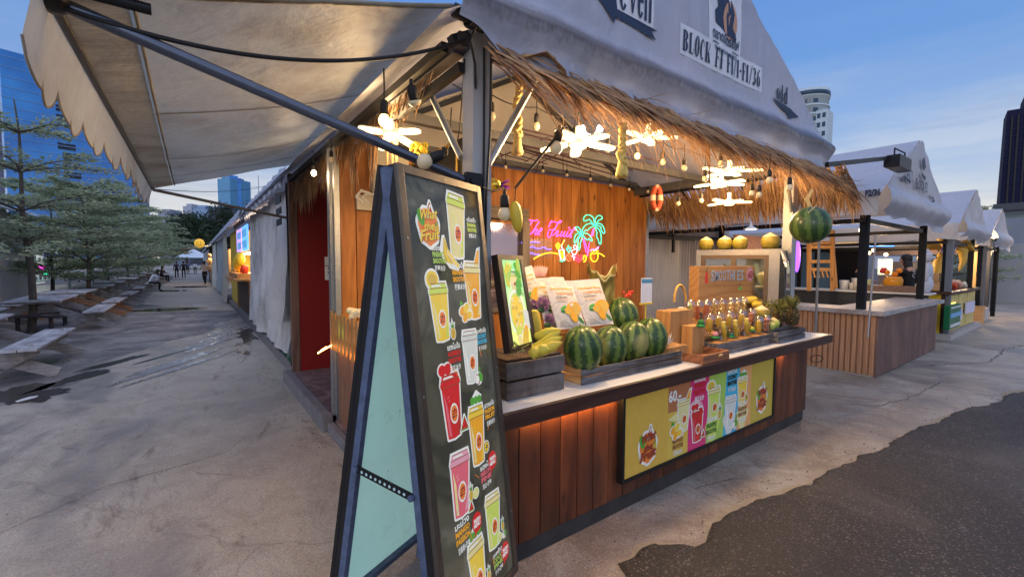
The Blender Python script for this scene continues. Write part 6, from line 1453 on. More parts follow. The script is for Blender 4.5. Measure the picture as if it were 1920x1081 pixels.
# ------------------------------------------------------------------ fruit cups
CUPM = clear('cup_plastic', (.95, .95, .93), .10, .08); PEACH = fruit_mat('peach_skin', (.50, .12, .10), (.65, .34, .18), .5); GRM = fruit_mat('green_mango', (.42, .46, .10), (.30, .36, .07), .4); WMF = fruit_mat('melon_flesh', (.66, .10, .06), (.72, .22, .12), .4, 9); COB = fruit_mat('peeled_fruit', (.72, .50, .14), (.78, .62, .26), .4, 12)
cg = 'clear plastic fruit cups lined up on the counter'
STK = flat('green_print', (.07, .22, .06), .5)
def fcup(px, py, y, label, kind, s=1.0, lid=True):
    p = at(px, py, y=y); t_ = thing('fruit_cup', p, label, 'fruit cup', cg)
    h = .125 * s; r0, r1 = .032 * s, .046 * s
    q = MB(); q.lathe([(0, .001), (r0, .001), (r1, h), (r1 + .003, h + .001), (r1 + .003, h + .005), (r1, h + .005)], p, 20); cu_ = part('cup', q, t_, CUPM)
    if lid: q = MB(); q.lathe([(r1 + .004, h + .005), (r1 + .004, h + .009), (r1 - .004, h + .014), (r1 - .008, h + .032), (r1 - .02, h + .047), (.0, h + .052)], p, 20); part('dome_lid', q, t_, CUPM)
    q = MB()
    if kind == 'banana':
        q.tube([p + V((.008, 0, .004)), p + V((.004, .0, .03)), p + V((0, 0, .075 * s)), p + V((-.010, 0, .125 * s)), p + V((-.013, 0, .158 * s)), p + V((-.008, 0, .172 * s))], [.006, .017, .022, .021, .014, .008], 10); part('banana', q, t_, BAN); q = MB(); q.ell(p + V((-.010, 0, .163 * s)), (.020, .02, .011), 10, 6); part('banana_cap', q, t_, COB)
    elif kind == 'mango': q.ell(p + V((0, 0, .072)), (.030, .028, .068), 14, 10, (.1, 0, 1)); part('mango', q, t_, MANGO)
    elif kind == 'green': q.ell(p + V((0, 0, .085)), (.026, .026, .078), 14, 10, (.08, 0, 1)); part('green_mango', q, t_, GRM)
    elif kind == 'melon':
        for k in range(3): q.box(p + V((-.03 + .02 * k, -.012, .006)), p + V((-.013 + .02 * k, .012, .115 + .008 * (k % 2))))
        part('melon_sticks', q, t_, WMF)
    elif kind == 'peach':
        for k in range(3): q.ell(p + V((.006 * (-1) ** k, 0, .03 + .042 * k)), .028, 12, 8)
        part('peach', q, t_, PEACH)
    else:
        for k in range(9): q.ell(p + V((.02 * math.cos(k * 2.2), .016 * math.sin(k * 2.2), .02 + .013 * k)), (.014, .012, .016), 8, 6)
        part('cut_fruit', q, t_, COB)
    if kind in ('banana', 'mango'): q = MB(); a0 = -.9; q.grid(lambda u, v: p + V(((r0 + .013 * v * .7 + .002) * math.cos(a0 + .7 * u), (r0 + .013 * v * .7 + .002) * math.sin(a0 + .7 * u), .03 + .055 * v)), 4, 2); part('green_sticker', q, cu_, STK)
    return t_
FZ = lambda px, y: at(px, 0, y=y).x
def fz(px, y, z):      # pixel row of height z on plane y at column px
    a, b = at(px, 600, y=y), at(px, 500, y=y); return 600 - 100 * (z - a.z) / (b.z - a.z)
for px, k, lab in ((1357, 'banana', 'cup with a whole banana at the left of the front row'), (1379, 'banana', 'cup with a whole banana, second in the front row'), (1400, 'banana', 'cup with a whole banana, third in the front row'), (1421, 'mango', 'cup with one mango right of the three banana cups'), (1436, 'peach', 'cup of purple red fruit at the right end of the front row')): fcup(px, fz(px, 1.92, .974), 1.92, lab, k, .97, k != 'banana')
for px, k, lab in ((1329, 'mango', 'cup with a mango at the left of the middle row'), (1347, 'mango', 'cup with a mango, second in the middle row'), (1367, 'mango', 'cup with a mango, third in the middle row'), (1389, 'mango', 'cup with a mango, fourth in the middle row'), (1408, 'peach', 'cup of peaches at the right end of the middle row')): fcup(px, fz(px, 1.99, 1.032), 1.99, lab, k)
for px, k, lab in ((1292, 'green', 'tall cup with a green mango on the tall pine box'), (1309, 'melon', 'cup of red watermelon sticks in the back row'), (1324, 'melon', 'second cup of red watermelon sticks in the back row'), (1338, 'cut', 'cup of cut yellow fruit in the back row, right of the watermelon sticks'), (1352, 'cut', 'cup of cut yellow fruit in the back row under the letter M of the board'), (1369, 'cut', 'cup of cut yellow fruit in the back row under the middle of the board'), (1381, 'cut', 'cup of cut yellow fruit in the back row under the end of the lettering'), (1393, 'cut', 'rightmost cup of cut yellow fruit in the back row')): fcup(px, fz(px, 2.14, 1.128 if px > 1300 else 1.13), 2.14, lab, k, 1.0 if px > 1300 else 1.08)
# coconut shapes
COCO = fruit_mat('coconut_husk', (.21, .17, .02), (.13, .095, .02), .5, 16); COCW = flat('cut_coconut', (.62, .48, .26), .6)
def coconut(p, r, label, group='trimmed coconuts', green=False):
    t_ = thing('coconut', p, label, 'coconut', group); q = MB(); prof = [(0, 0), (.55, .0), (.85, .25), (1.0, .75), (.98, 1.1), (.82, 1.42)]; q.lathe([(a * r, b * r) for a, b in prof], p, 18, (rt.uniform(-.06, .06), rt.uniform(-.06, .06), 1)); hk_ = part('husk', q, t_, COCO if not green else GRM)
    q = MB(); q.lathe([(.845 * r, 1.39 * r), (.80 * r, 1.46 * r), (.35 * r, 1.72 * r), (0, 1.93 * r)], p, 9); part('cut_top', q, hk_, COCW)
PNB = NT('pineapple_skin'); v_ = PNB.coord(); d1 = PNB.vor(v_, 40); PNM = PNB.done(PNB.bsdf(PNB.mix(PNB.ramp(d1, (.1, 0.0), (.5, 1.0)), (.30, .18, .06), (.06, .045, .02)), .6, 0, PNB.bump(d1, -1.0, .01)))
PLF = foliage('pineapple_leaf', (.16, .17, .05), (.32, .33, .12))
def pineapple(c, ax, label, s=1.0):
    t_ = thing('pineapple', c, label, 'pineapple', 'pineapples'); ax = V(ax).normalized(); q = MB()
    q.lathe([(.001, -.10 * s), (.045 * s, -.09 * s), (.062 * s, -.04 * s), (.064 * s, .03 * s), (.05 * s, .08 * s), (.03 * s, .10 * s)], c, 22, ax)
    o1 = ax.orthogonal().normalized(); o2 = ax.cross(o1)
    for i in range(9):
        for k in range(13):
            a = 2 * PI * (k + .5 * (i % 2)) / 13; z = (-.08 + .02 * i) * s; r = .064 * s * math.sqrt(max(.05, 1 - (z / (.115 * s)) ** 2)); q.ell(c + ax * z + (o1 * math.cos(a) + o2 * math.sin(a)) * r, (.012 * s, .012 * s, .009 * s), 6, 4, o1 * math.cos(a) + o2 * math.sin(a))
    part('body', q, t_, PNM); q = MB()
    for i in range(60):
        a = rt.uniform(0, 2 * PI); k = i / 60; rd = o1 * math.cos(a) + o2 * math.sin(a); blade(q, c + ax * (.09 + .05 * k) * s + rd * .018 * s, ax * (.5 + 1.2 * k) + rd * (1.1 - .7 * k), (.09 + .05 * k) * s, .017 * s, rd, .15, .2, 4)
    part('crown_leaves', q, t_, PLF)
pineapple(at(1484, 592, y=1.885), (-.35, -.1, .8), 'pineapple lying at the right end of the counter', 1.0)
pineapple(at(1462, 590, y=1.94), (-.6, -.25, .62), 'pineapple with a dark leafy crown right of the cut coconut', .9)
t_ = thing('leafy_greens', at(1440, 560, y=2.1), 'pale green leafy pineapple crown behind the large cut coconut', 'foliage'); q = MB(); c = at(1446, 566, y=2.1)
for i in range(70): a = rt.uniform(-.2, PI + .2); k = rt.random(); blade(q, c + V((0, 0, -.03)), V((math.cos(a) * 1.3, -.3 + rt.gauss(0, .3), math.sin(a) * (.3 + .4 * k) + .1)), .12 + .05 * k, .016, V((0, -.4, 1)), .25, .2, 4)
part('leaves', q, t_, foliage('pale_crown_leaf', (.34, .34, .08), (.55, .52, .18)))
coconut(at(1427, 601, y=2.02), .082, 'large cut coconut on the counter right of the fruit cups'); coconut(at(1450, 614, y=1.95), .055, 'small green cut coconut in the right crate', green=True); coconut(at(1444, 618, y=1.92), .045, 'smallest green cut coconut against the crate slat', green=True)
q = MB(); q.ell(at(1408, 562, y=2.22), (.045, .04, .09), 14, 9, (.9, -.3, .05)); single('mango', q, 'loose yellow mango lying right of the back row cups', 'mango', MANGO, group='loose mangoes'); q = MB(); q.ell(at(1420, 571, y=2.16), (.04, .04, .075), 14, 9, (.9, -.2, -.1)); single('mango', q, 'second loose yellow mango beside the large cut coconut', 'mango', MANGO, group='loose mangoes')
# little dancing figures
SKIN = flat('figure_skin', (.10, .05, .03), .4)
for px, py, y, lab, top in ((1314, 612, 1.93, 'small green skirted dancer figurine beside the tall pine box', (.03, .2, .04)), (1341, 634, 1.875, 'small pink skirted dancer figurine at the left of the banana cups', (.70, .28, .30)), (1372, 632, 1.87, 'small green figurine between the banana cups', (.03, .16, .12)), (1411, 620, 1.87, 'small green and yellow figurine before the single mango cup', (.6, .5, .05)), (1388, 543, 2.2, 'small green leafed figurine on the smoothies board', (.05, .2, .04))):
    p = at(px, py, y=y); t_ = thing('dancer_figurine', p, lab, 'figurine'); s = .55 if px == 1388 else (.7 if px in (1372, 1411) else 1)
    q = MB(); q.lathe([(0, 0), (.034 * s, 0), (.036 * s, .012 * s), (.022 * s, .022 * s), (0, .024 * s)], p, 14); part('base', q, t_, flat('figure_green', (.03, .22, .05), .3)); q = MB(); q.lathe([(.0, .024 * s), (.026 * s, .024 * s), (.02 * s, .045 * s), (.010 * s, .058 * s), (0, .058 * s)], p, 14); part('skirt', q, t_, flat('figure_skirt_%d' % px, top, .5))
    q = MB(); q.tube([p + V((0, 0, .056)) * s, p + V((.002, 0, .070)) * s, p + V((0, 0, .082)) * s, p + V((0, 0, .09)) * s], [.009 * s, .011 * s, .009 * s, .004 * s], 8); q.ell(p + V((0, 0, .100 * s)), .0115 * s, 10, 7)
    q.tube([p + V((.010, 0, .082)) * s, p + V((.024, -.006, .074)) * s, p + V((.018, -.012, .062)) * s], [.004 * s, .003 * s, .003 * s], 6); q.tube([p + V((-.010, 0, .082)) * s, p + V((-.024, -.006, .08)) * s, p + V((-.028, -.012, .092)) * s], [.004 * s, .003 * s, .003 * s], 6); part('body', q, t_, SKIN); q = MB(); q.ell(p + V((0, .003, .104)) * s, (.013 * s, .012 * s, .012 * s), 8, 6); part('hair', q, t_, SBLK)

# smoothies board
sbd = thing('smoothies_board', at(1362, 545, y=2.25), 'wooden board painted SMOOTHIES with a round 60 above the fruit cups', 'sign')
a, b = at(1311, 499, y=2.26), at(1414, 545, y=2.26); q = MB(); q.box((a.x, 2.26, 1.13), (b.x, 2.36, a.z)); bo_ = part('board', q, sbd, PINEX, bev=.003)
A = Art(frame((a.x, 2.2595, 0), (1, 0, 0), (0, 0, 1)), 0, .4); A.lay = .0008; PAL['paintblue'] = (.33, .45, .58); PAL['paintdark'] = (.10, .07, .05)
bw = b.x - a.x; u0 = bw * .19
for k, ch in enumerate('SMOOTHIES'):
    for c_, o in (('paintdark', .003), ('paintblue', 0)): text(A.mb, ch, A.fr, u0 + bw * .066 * k + o, a.z - .145 - o, bw * .056 if ch not in 'I' else bw * .018, .105, ink(c_, PAL[c_], 0, .4), .0016 if c_ == 'paintdark' else .0022, .01)
u, v = bw * .90, a.z - .085; A.ell((u, v), (1, 0), (0, 1), 0, 0, bw * .075, .078, 'rose'); A.ell((u, v), (1, 0), (0, 1), 0, 0, bw * .066, .070, 'paintdark'); A.ell((u, v), (1, 0), (0, 1), 0, 0, bw * .062, .066, 'rose')
text(A.mb, '60', A.fr, u - bw * .05, v - .045, bw * .09, .085, ink('blood', PAL['blood'], 0, .4), .004, .03, .15)
A.map((bw * .095, a.z - .16), (1, 0), (0, 1), [(0, 0), (.05, 0), (.045, .085), (.035, .105), (.012, .105), (.006, .085)], 'red'); A.map((bw * .095, a.z - .16), (1, 0), (0, 1), [(.012, .108), (.035, .108), (.035, .118), (.012, .118)], 'paintdark'); A.map((bw * .095, a.z - .16), (1, 0), (0, 1), [(.022, .118), (.027, .118), (.037, .15), (.05, .155), (.05, .162), (.032, .157)], 'dark')
part('painted_lettering', A.mb, bo_)

# ------------------------------------------------------------------ drinks fridge with coconuts
fl, fr_ = at(1304, 471, y=2.46), at(1471, 470, y=2.06); fl = V((4.70, 2.82, 0)); fr_ = V((4.916, 2.018, 0))
FU = (fr_ - fl).normalized(); FNn = V((FU.y, -FU.x, 0)); FNn = FNn if FNn.x < 0 else -FNn; FW_ = (fr_ - fl).length; FT = 1.775
fg = thing('display_fridge', (fl + fr_) / 2 + V((0, 0, CZ)), 'steel framed counter fridge with sliding glass doors full of coconuts', 'fridge')
STEEL = flat('brushed_steel', (.30, .275, .25), .3, .8, .15, 30)
def fslab(q, u0, z0, u1, z1, t0, t1): slab(q, fl, FU, V((0, 0, 1)), FNn, u0, z0, u1, z1, t0, t1)
q = MB(); fslab(q, 0, CZ, .055, FT, -.02, 0); fslab(q, FW_ - .10, CZ, FW_, FT, -.02, 0); fslab(q, .055, FT - .05, FW_ - .10, FT, -.02, 0); fslab(q, .055, CZ, FW_ - .10, CZ + .2, -.02, 0); fslab(q, 0, FT, FW_, FT + .012, -.5, .004)
part('front_frame', q, fg, STEEL)
q = MB(); fslab(q, 0, CZ, .02, FT - .001, -.5, -.021); fslab(q, .02, CZ, FW_ - .02, FT - .001, -.5, -.48); fslab(q, .021, CZ, FW_ - .021, CZ + .02, -.479, -.021); fslab(q, .021, 1.38, FW_ - .15, 1.39, -.42, -.06)
part('cabinet', q, fg, flat('fridge_inside', (.42, .40, .34), .5))
q = MB(); fslab(q, .06, 1.25, .10, FT - .052, -.03, .006); fslab(q, .37, 1.1, .42, FT - .052, -.03, .008); fslab(q, FW_ - .14, 1.1, FW_ - .102, FT - .052, -.03, .006); fslab(q, .10, FT - .09, FW_ - .14, FT - .052, -.03, .007); fslab(q, .10, 1.1, FW_ - .14, 1.16, -.03, .007); df_ = part('door_frames', q, fg, flat('door_bronze', (.10, .07, .05), .4, .5))
q = MB(); fslab(q, .10, 1.16, FW_ - .14, FT - .09, -.006, -.003); part('door_glass', q, df_, clear('door_glass', (.94, .93, .9), .06, .03))
q = MB()
prof = [(0, CZ), (.03, CZ), (.055, 1.15), (.05, 1.45), (.035, 1.65), (.0, FT)]
E0 = fr_; SD = -FNn
q.add([E0 + FU * p - FNn * 0 + V((0, 0, z)) + FNn * o for o in (0, -.5) for p, z in prof], [(0, 1, 2, 3, 4, 5), (11, 10, 9, 8, 7, 6)] + [(i, i + 6, (i + 1) % 6 + 6, (i + 1) % 6) for i in range(6)], False); part('black_side', q, fg, flat('fridge_black', (.012, .013, .015), .25))
q = MB(); c = E0 + FU * .058 - FNn * .2; pts = [(-.12, 1.2), (.16, 1.24), (.17, 1.4), (.1, 1.58), (-.04, 1.66), (-.12, 1.6)]
q.poly([c - FNn * a + V((0, 0, z)) for a, z in pts], .006, FU); part('side_window', q, fg, flat('reflective_pane', (.30, .33, .34), .08, .6))
l = bpy.data.lights.new('fridge_light', 'AREA'); l.energy = 2.2; l.color = (1, .82, .5); l.size = .6; l.size_y = .05; l.shape = 'RECTANGLE'; o = bpy.data.objects.new('fridge_light', l); COL.objects.link(o)
o.location = fl + FU * .45 - FNn * .1 + V((0, 0, FT - .06)); o.rotation_euler = (0, 0, math.atan2(FU.y, FU.x))
for i, (u, d_) in enumerate(((.18, .26), (.31, .30), (.50, .24), (.65, .30))): coconut(fl + FU * u - FNn * d_ + V((0, 0, 1.392)), .085, ['coconut inside the fridge, furthest left', 'coconut inside the fridge, left of the door bar', 'coconut inside the fridge, right of the door bar', 'coconut inside the fridge, furthest right'][i], 'coconuts inside the fridge')
for i, (u, d_) in enumerate(((.25, .2), (.45, .2), (.62, .22))): coconut(fl + FU * u - FNn * d_ + V((0, 0, CZ + .21)), .085, ['lower shelf coconut furthest left in the fridge', 'lower shelf coconut behind the round 60', 'lower shelf coconut at the right of the fridge door'][i], 'coconuts inside the fridge')
for px, lab in ((1323, 'coconut at the left end of the fridge top'), (1359, 'coconut second from the left on the fridge top'), (1388, 'coconut third from the left on the fridge top'), (1443, 'coconut at the right end of the fridge top')):
    # point on the fridge top seen at this column
    best = min(((abs((lambda p: ((CR.transposed() @ (p - V((0, 0, H)))).x / -(CR.transposed() @ (p - V((0, 0, H)))).z * F + 960))(fl + FU * (k * .01) - FNn * .13 + V((0, 0, FT))) - px), k) for k in range(100)))
    coconut(fl + FU * (best[1] * .01) - FNn * .13 + V((0, 0, FT + .013)), .083 if px < 1400 else .094, lab)
q = MB()
for i in range(40): blade(q, at(1470, 462, y=2.35) + V((rt.uniform(-.08, .12), 0, 0)), V((rt.gauss(0, 1), -.2, abs(rt.gauss(0, .6)))), .12, .012, V((0, -1, 0)), .3, .4, 3)
single('dried_leaves', q, 'dark dried leaves lying at the right of the fridge top', 'foliage', flat('dry_dark_leaf', (.06, .05, .03), .8))
q = MB(); p = at(1279, 583, y=2.5)
ch = thing('rattan_stool', p, 'small rattan hoop and white jug behind the pine box', 'stool'); q.tube([at(1275 + 11 * math.cos(a), 566 - 32 * math.sin(a), y=2.6) for a in [PI * k / 12 for k in range(13)]], .013, 7); part('hoop', q, ch, flat('rattan', (.55, .36, .12), .6)); q = MB(); q.lathe([(0, 0), (.05, 0), (.055, .12), (.045, .14)], at(1280, 583, y=2.55) - V((0, 0, .1)), 14); part('jug', q, ch, PLAST)
# ------------------------------------------------------------------ picnic tables along the path
rb = random.Random(5)
TABW = wood('weathered_white_planks', (.42, .42, .44), (.70, .70, .74), 'y', 4, .6, .25, grime=(.14, .13, .13)); TABL = wood('weathered_leg_planks', (.30, .285, .28), (.50, .48, .48), 'x', 4, .7, .3, grime=(.10, .08, .08))
ORW = wood('orange_leg_planks', (.28, .15, .08), (.50, .30, .18), 'x', 4, .7, .3)


def picnic(x, y, label, legm):
    t = thing('picnic_table', (x, y, 0), label, 'picnic table', 'weathered picnic tables lined up along the path'); L = 1.2
    q = MB()
    for k in range(5): q.box((-.46 + .185 * k, -L, .715), (-.46 + .185 * k + .178, L + rb.uniform(-.02, .02), .75))
    q.box((-.44, -L + .25, .66), (.44, -L + .32, .714)); q.box((-.44, L - .32, .66), (.44, L - .25, .714)); part('table_top', q, t, TABW, bev=.004, local=True)
    for s in (-1, 1):
        q = MB()
        for k in range(2): q.box((s * 1.0 - .19 + .193 * k, -L, .415), (s * 1.0 - .19 + .193 * k + .186, L + rb.uniform(-.02, .02), .45))
        part('bench', q, t, TABW, bev=.004, local=True)
        for e in (-1, 1):
            q = MB(); yy = e * (L - .35)
            q.bar((s * 1.32, yy, .03), (-s * .1, yy, .70), .035, .15, (0, 1, 0), PI / 2); part('leg', q, t, legm, local=True)
            q = MB(); yy += .04 * e; q.bar((s * 1.12, yy, .41), (s * .45, yy, .02), .035, .16, (0, 1, 0), PI / 2); part('bench_support', q, t, legm, local=True)
    q = MB(); q.bar((0, -L + .35, .35), (0, L - .35, .35), .04, .09); part('stretcher', q, t, legm, local=True)
    return t


p1 = picnic(-2.92, 9.72, 'weathered picnic table nearest the viewer at the left edge', TABL)
p2 = picnic(-2.96, 15.4, 'orange legged picnic table', ORW)
dup(p1, (-2.96, 15.4, 0), R(1), 'second picnic table along the path, beside the first tree')
p2.matrix_world = Matrix.Translation((-3.0, 18.6, 0)); p2['label'] = 'orange legged picnic table before the second tree, end on to the second table'; LOCS[p2.name] = p2.matrix_world.copy()
for i, (x, y) in enumerate([(-3.0, 22.4), (-3.05, 27), (-3.0, 32.5), (-3.1, 38.5), (-3.05, 46), (-3.0, 54)]): dup(p1, (x, y, 0), R(rb.uniform(-2, 2)), ['weathered picnic table just beyond the long puddle', 'weathered picnic table before the man in the white shirt', 'weathered picnic table under the man in the white shirt', 'picnic table behind the man in the white shirt', 'picnic table beside the seated group far down the path', 'farthest picnic table down the path'][i])
q = MB(); q.bar((-3.6, 13.6, .42), (-2.3, 14.9, .44), .16, .04); q.bar((-3.4, 14.5, .40), (-2.4, 13.8, .40), .12, .04)
for a, b in ((-3.4, 13.9), (-2.5, 14.7), (-3.2, 14.4), (-2.6, 14.0)): q.tube([(a, b, 0), (a, b, .4)], .04, 7)
single('tree_bench', q, 'dark broken bench frame round the trunk of the first tree', 'bench', wood('dark_rotten_wood', (.03, .025, .03), (.09, .075, .08), 'x', 5, .8))
for i, (x, y, r) in enumerate([(-2.0, 9.9, .35), (-1.9, 17.2, .3), (-2.4, 12.4, .25)]):
    q = MB()
    for k in range(240): a = rb.uniform(0, 6.3); rr = r * math.sqrt(rb.random()); blade(q, V((x + rr * math.cos(a), y + rr * math.sin(a), 0)), V((rb.gauss(0, .5), rb.gauss(0, .5), 1)), rb.uniform(.05, .12), .008, V((1, 0, 0)), .3, .3, 2)
    single('grass_tuft', q, 'grass growing by the picnic tables', 'grass', foliage('grass_blade', (.07, .14, .03), (.16, .26, .06)), kind='stuff')
q = MB(); p = at(52, 748, z=0); q.poly(blob(p.x, p.y, .05, .11, -.6, 3, .4, 20, .012), .008, (0, 0, 1)); single('litter', q, 'scrap of white paper on the dark gravel', 'litter', flat('paper', (.6, .6, .62), .8))

# ------------------------------------------------------------------ tiered trees
LEAF1 = foliage('tier_leaf', (.30, .37, .20), (.66, .70, .48), .5); BARK = flat('bark', (.10, .085, .07), .9, 0, .5, 14, .8)


def tier_tree(name, loc, h, rad, label, seed, nleaf=5200, low=.28, gap=(.075, .12), taper=.72, cat='tree', group=None, leafm=None, ls=1.0):
    r = random.Random(seed); t = thing(name, loc, label, cat, group); q = MB(); lf = MB()
    path = [V((0, 0, 0))]
    for k in range(1, 9): path.append(V((r.gauss(0, .035) + path[-1].x, r.gauss(0, .035) + path[-1].y, h * k / 8)))
    q.tube(path, [.085 * h / 5.5 * (1 - .85 * k / 8) for k in range(9)], 9)
    tiers = []; z = h * low
    while z < h * .98: tiers.append(z); z += h * r.uniform(*gap)
    ends = []
    for ti, z in enumerate(tiers):
        k = (z / h - low) / (1 - low); R_ = rad * (1 - taper * k) * (0.55 + .45 * min(1, k * 5 + .35)) * r.uniform(.85, 1.1); c = path[min(8, int(z / h * 8))]; nb = r.randint(5, 7); a0 = r.uniform(0, 6.28)
        for b in range(nb):
            a = a0 + 2 * PI * b / nb + r.gauss(0, .25); L = R_ * r.uniform(.7, 1.1); d = V((math.cos(a), math.sin(a), 0)); s = d.cross(V((0, 0, 1)))
            bp_ = [V((c.x, c.y, z)) + d * L * j / 5 + V((0, 0, .42 * L * (j / 5) - .24 * L * (j / 5) ** 2)) + s * r.gauss(0, .03) * L for j in range(6)]
            q.tube(bp_, [.024 * (1 - .8 * j / 5) * h / 5.5 for j in range(6)], 5)
            for j in range(1, 6):
                for sg in (-1, 1):
                    L2 = L * .42 * (1 - .12 * j) * r.uniform(.6, 1.2); dd = (d * .8 + s * sg * r.uniform(.6, 1.1)).normalized(); p0 = bp_[j]; p1_ = p0 + dd * L2 + V((0, 0, .05 * L2 + r.gauss(0, .03)))
                    q.tube([p0, p1_], [.008, .003], 4, False); ends.append((p0, p1_))
    for i in range(nleaf):
        p0, p1_ = ends[r.randrange(len(ends))]; k = r.uniform(.1, 1.12); p = p0.lerp(p1_, k) + V((r.gauss(0, .07), r.gauss(0, .07), r.gauss(.01, .055)))
        a = r.uniform(0, 6.28); L = r.uniform(.05, .11) * ls; w = L * .42; d = V((math.cos(a), math.sin(a), r.gauss(.1, .35))); s = d.cross(V((r.gauss(0, .3), r.gauss(0, .3), 1))).normalized()
        lf.add([p - s * w * .3, p + d * L * .5 - s * w, p + d * L, p + d * L * .5 + s * w], [(0, 1, 2, 3)], False)
    part('trunk', q, t, BARK, local=True); part('crown', lf, t, leafm or LEAF1, local=True); return t


tg = 'tiered trees lined up behind the picnic tables'
T1 = tier_tree('tiered_tree', (-3.02, 14.5, 0), 5.2, 2.5, 'nearest whole tiered tree, its bent trunk rising by the dark bench frame', 1, 9000, .40, group=tg, ls=.9, gap=(.12, .17), taper=.62)
T2 = tier_tree('tiered_tree', (-3.04, 21.1, 0), 4.4, 3.0, 'second tiered tree with a low skirt of leaves behind the second table', 2, 14500, .22, group=tg, ls=1.05, gap=(.10, .15), taper=.6)
T3 = tier_tree('tiered_tree', (-3.3, 28.5, 0), 4.8, 3.3, 'third tiered tree, over the table before the seated man', 3, 15000, .26, group=tg, ls=1.3, gap=(.10, .15), taper=.55)
T1b = dup(T2, (-4.3, 9.4, 0), 2.0, 'tiered tree mostly off the left edge, only its branch tips showing', tg, .84)
for i, (x, y, s, src) in enumerate([(-3.2, 35.5, 1.05, T3), (-3.4, 43.4, 1.12, T2), (-3.2, 52, 1.2, T3), (-3.5, 62, 1.3, T2), (-4.5, 24.5, .95, T3), (-5.6, 40, 1.2, T2)]):
    dup(src, (x, y, 0), 1.3 * i, ['fourth tiered tree, beside the seated man in white', 'fifth tiered tree, beyond the seated man', 'sixth tiered tree, near the seated group', 'farthest tiered tree at the end of the row', 'tiered tree set back against the white hall, left of the third', 'tiered tree set back behind the fifth tree'][i], tg, s)

# far dark broadleaf trees
def round_tree(loc, h, rad, label, seed, n=5000, leafm=None, sz=.5):
    r = random.Random(seed); t = thing('broadleaf_tree', loc, label, 'tree', 'dark trees beyond the end of the path'); q = MB(); lf = MB(); q.tube([(0, 0, 0), (.1, 0, h * .3), (.0, .1, h * .7)], [h * .03, h * .022, h * .008], 8); cl = []
    for k in range(26):
        a = r.uniform(0, 6.28); z = h * r.uniform(.32, .95); rr = rad * math.sqrt(max(.05, 1 - ((z / h - .58) / .44) ** 2)) * r.uniform(.3, .85); c = V((rr * math.cos(a), rr * math.sin(a), z)); cl.append((c, rad * r.uniform(.22, .38))); q.tube([(0, 0, h * .35), c], [h * .008, h * .002], 4, False)
    for i in range(n):
        c, R_ = cl[r.randrange(len(cl))]; d = V((r.gauss(0, 1), r.gauss(0, 1), r.gauss(0, .8))).normalized(); p = c + d * R_ * r.uniform(.6, 1.05); u = d.orthogonal().normalized() * sz * r.uniform(.4, 1); w = d.cross(u).normalized() * sz * r.uniform(.3, .6); lf.add([p - u, p - w, p + u + d * .2, p + w], [(0, 1, 2, 3)], False)
    part('trunk', q, t, BARK, local=True); part('crown', lf, t, leafm or foliage('dark_leaf', (.018, .035, .02), (.05, .085, .04), .2), local=True); return t


B1 = round_tree((9, 128, 0), 15, 9, 'tall dark tree straight above the path end', 4, 6000)
dup(B1, (18, 122, 0), 1.2, 'tall dark tree behind the curtained stalls', None, 1.08); dup(B1, (-1, 132, 0), 2.6, 'dark tree behind the leafy row on the left', None, .85); dup(B1, (27, 118, 0), 3.9, 'dark tree showing just over the stall roofs', None, .95); dup(B1, (3, 150, 0), 5.1, 'farther dark tree beside the small white block', None, .9)

# ------------------------------------------------------------------ stalls along the path (same tent row)
CURT = canvas('dirty_curtain', (.64, .63, .62), (.15, .14, .13), .15, .55, .8, .85, (1, 1.2, .7))
def curtain(x, y0, y1, z0, z1, seed, fold=.06, n=90):
    def fn(u, v):
        y = y0 + (y1 - y0) * u; z = z0 + (z1 - z0) * v; k = 1 - v * .5
        return V((x + fold * noise.noise(V((y * 1.7, z * .5, seed))) * k + .035 * math.sin(y * 9 + 2 * noise.noise(V((y, z, seed)))) * k - .1 * (1 - v) ** 2, y + .05 * noise.noise(V((y * 2, z * 2, seed + 5))), z + .08 * noise.noise(V((y * .8, 0, seed))) * (1 - v)))
    q = MB(); q.grid(fn, n, 24); return q
cs = thing('curtained_stall', (1.25, 9.5, 0), 'closed market stall hung with dirty white tarpaulin curtains beside the red wall', 'stall')
part('side_curtain', curtain(1.22, 6.78, 12.9, .22, 2.78, 3, .16), cs, CURT)
part('loose_curtain', curtain(1.12, 6.7, 8.0, .75, 2.72, 8, .22, 40), cs, canvas('loose_tarp', (.54, .53, .53), (.22, .21, .20), .2, .5, .6, .4))
def valr(x, y0, y1, n, z=2.95, dp=.30):
    q = MB(); q.grid(lambda u, v: V((x - .07 * (1 - v) + .02 * math.sin(u * n * 3), y0 + (y1 - y0) * u, z - dp * (1 - v) * (.75 + .25 * abs(math.sin(PI * u * n)) ** .5) + .02 * noise.noise(V((u * n * .6, 1, 2))))), n * 8, 3); return q
part('valance', valr(1.06, 6.6, 13.0, 22), cs, TENT)
q = MB(); q.box((1.12, 6.62, 0), (1.18, 6.68, 2.8)); q.box((1.25, 12.9, 0), (1.31, 12.96, 2.8)); part('post', q, cs, DGREY, split=True)
q = MB()
for zz in (2.45, 2.3, 2.15): q.box((1.0, 6.75, zz), (1.012, 7.15, zz + .09))
part('window_net', q, cs, BLACK)
q = MB()
for k in range(5): q.tube([(1.06 + .02 * math.sin(k), 6.61, 2.7), (1.05, 6.6 - .02 * k, 1.6), (1.08 + .01 * k, 6.62, .9), (1.06, 6.6, .2)], .006, 5)
part('dangling_cables', q, cs, RUBBER)
q = MB(); q.poly([(1.10, 6.7, .165), (1.9, 6.7, .165), (1.9, 9.3, .165), (1.18, 9.3, .165)]); single('artificial_turf', q, 'strip of green artificial turf under the tarpaulin', 'turf', flat('turf_green', (.02, .10, .035), .95, 0, .4, 60, 1.0))

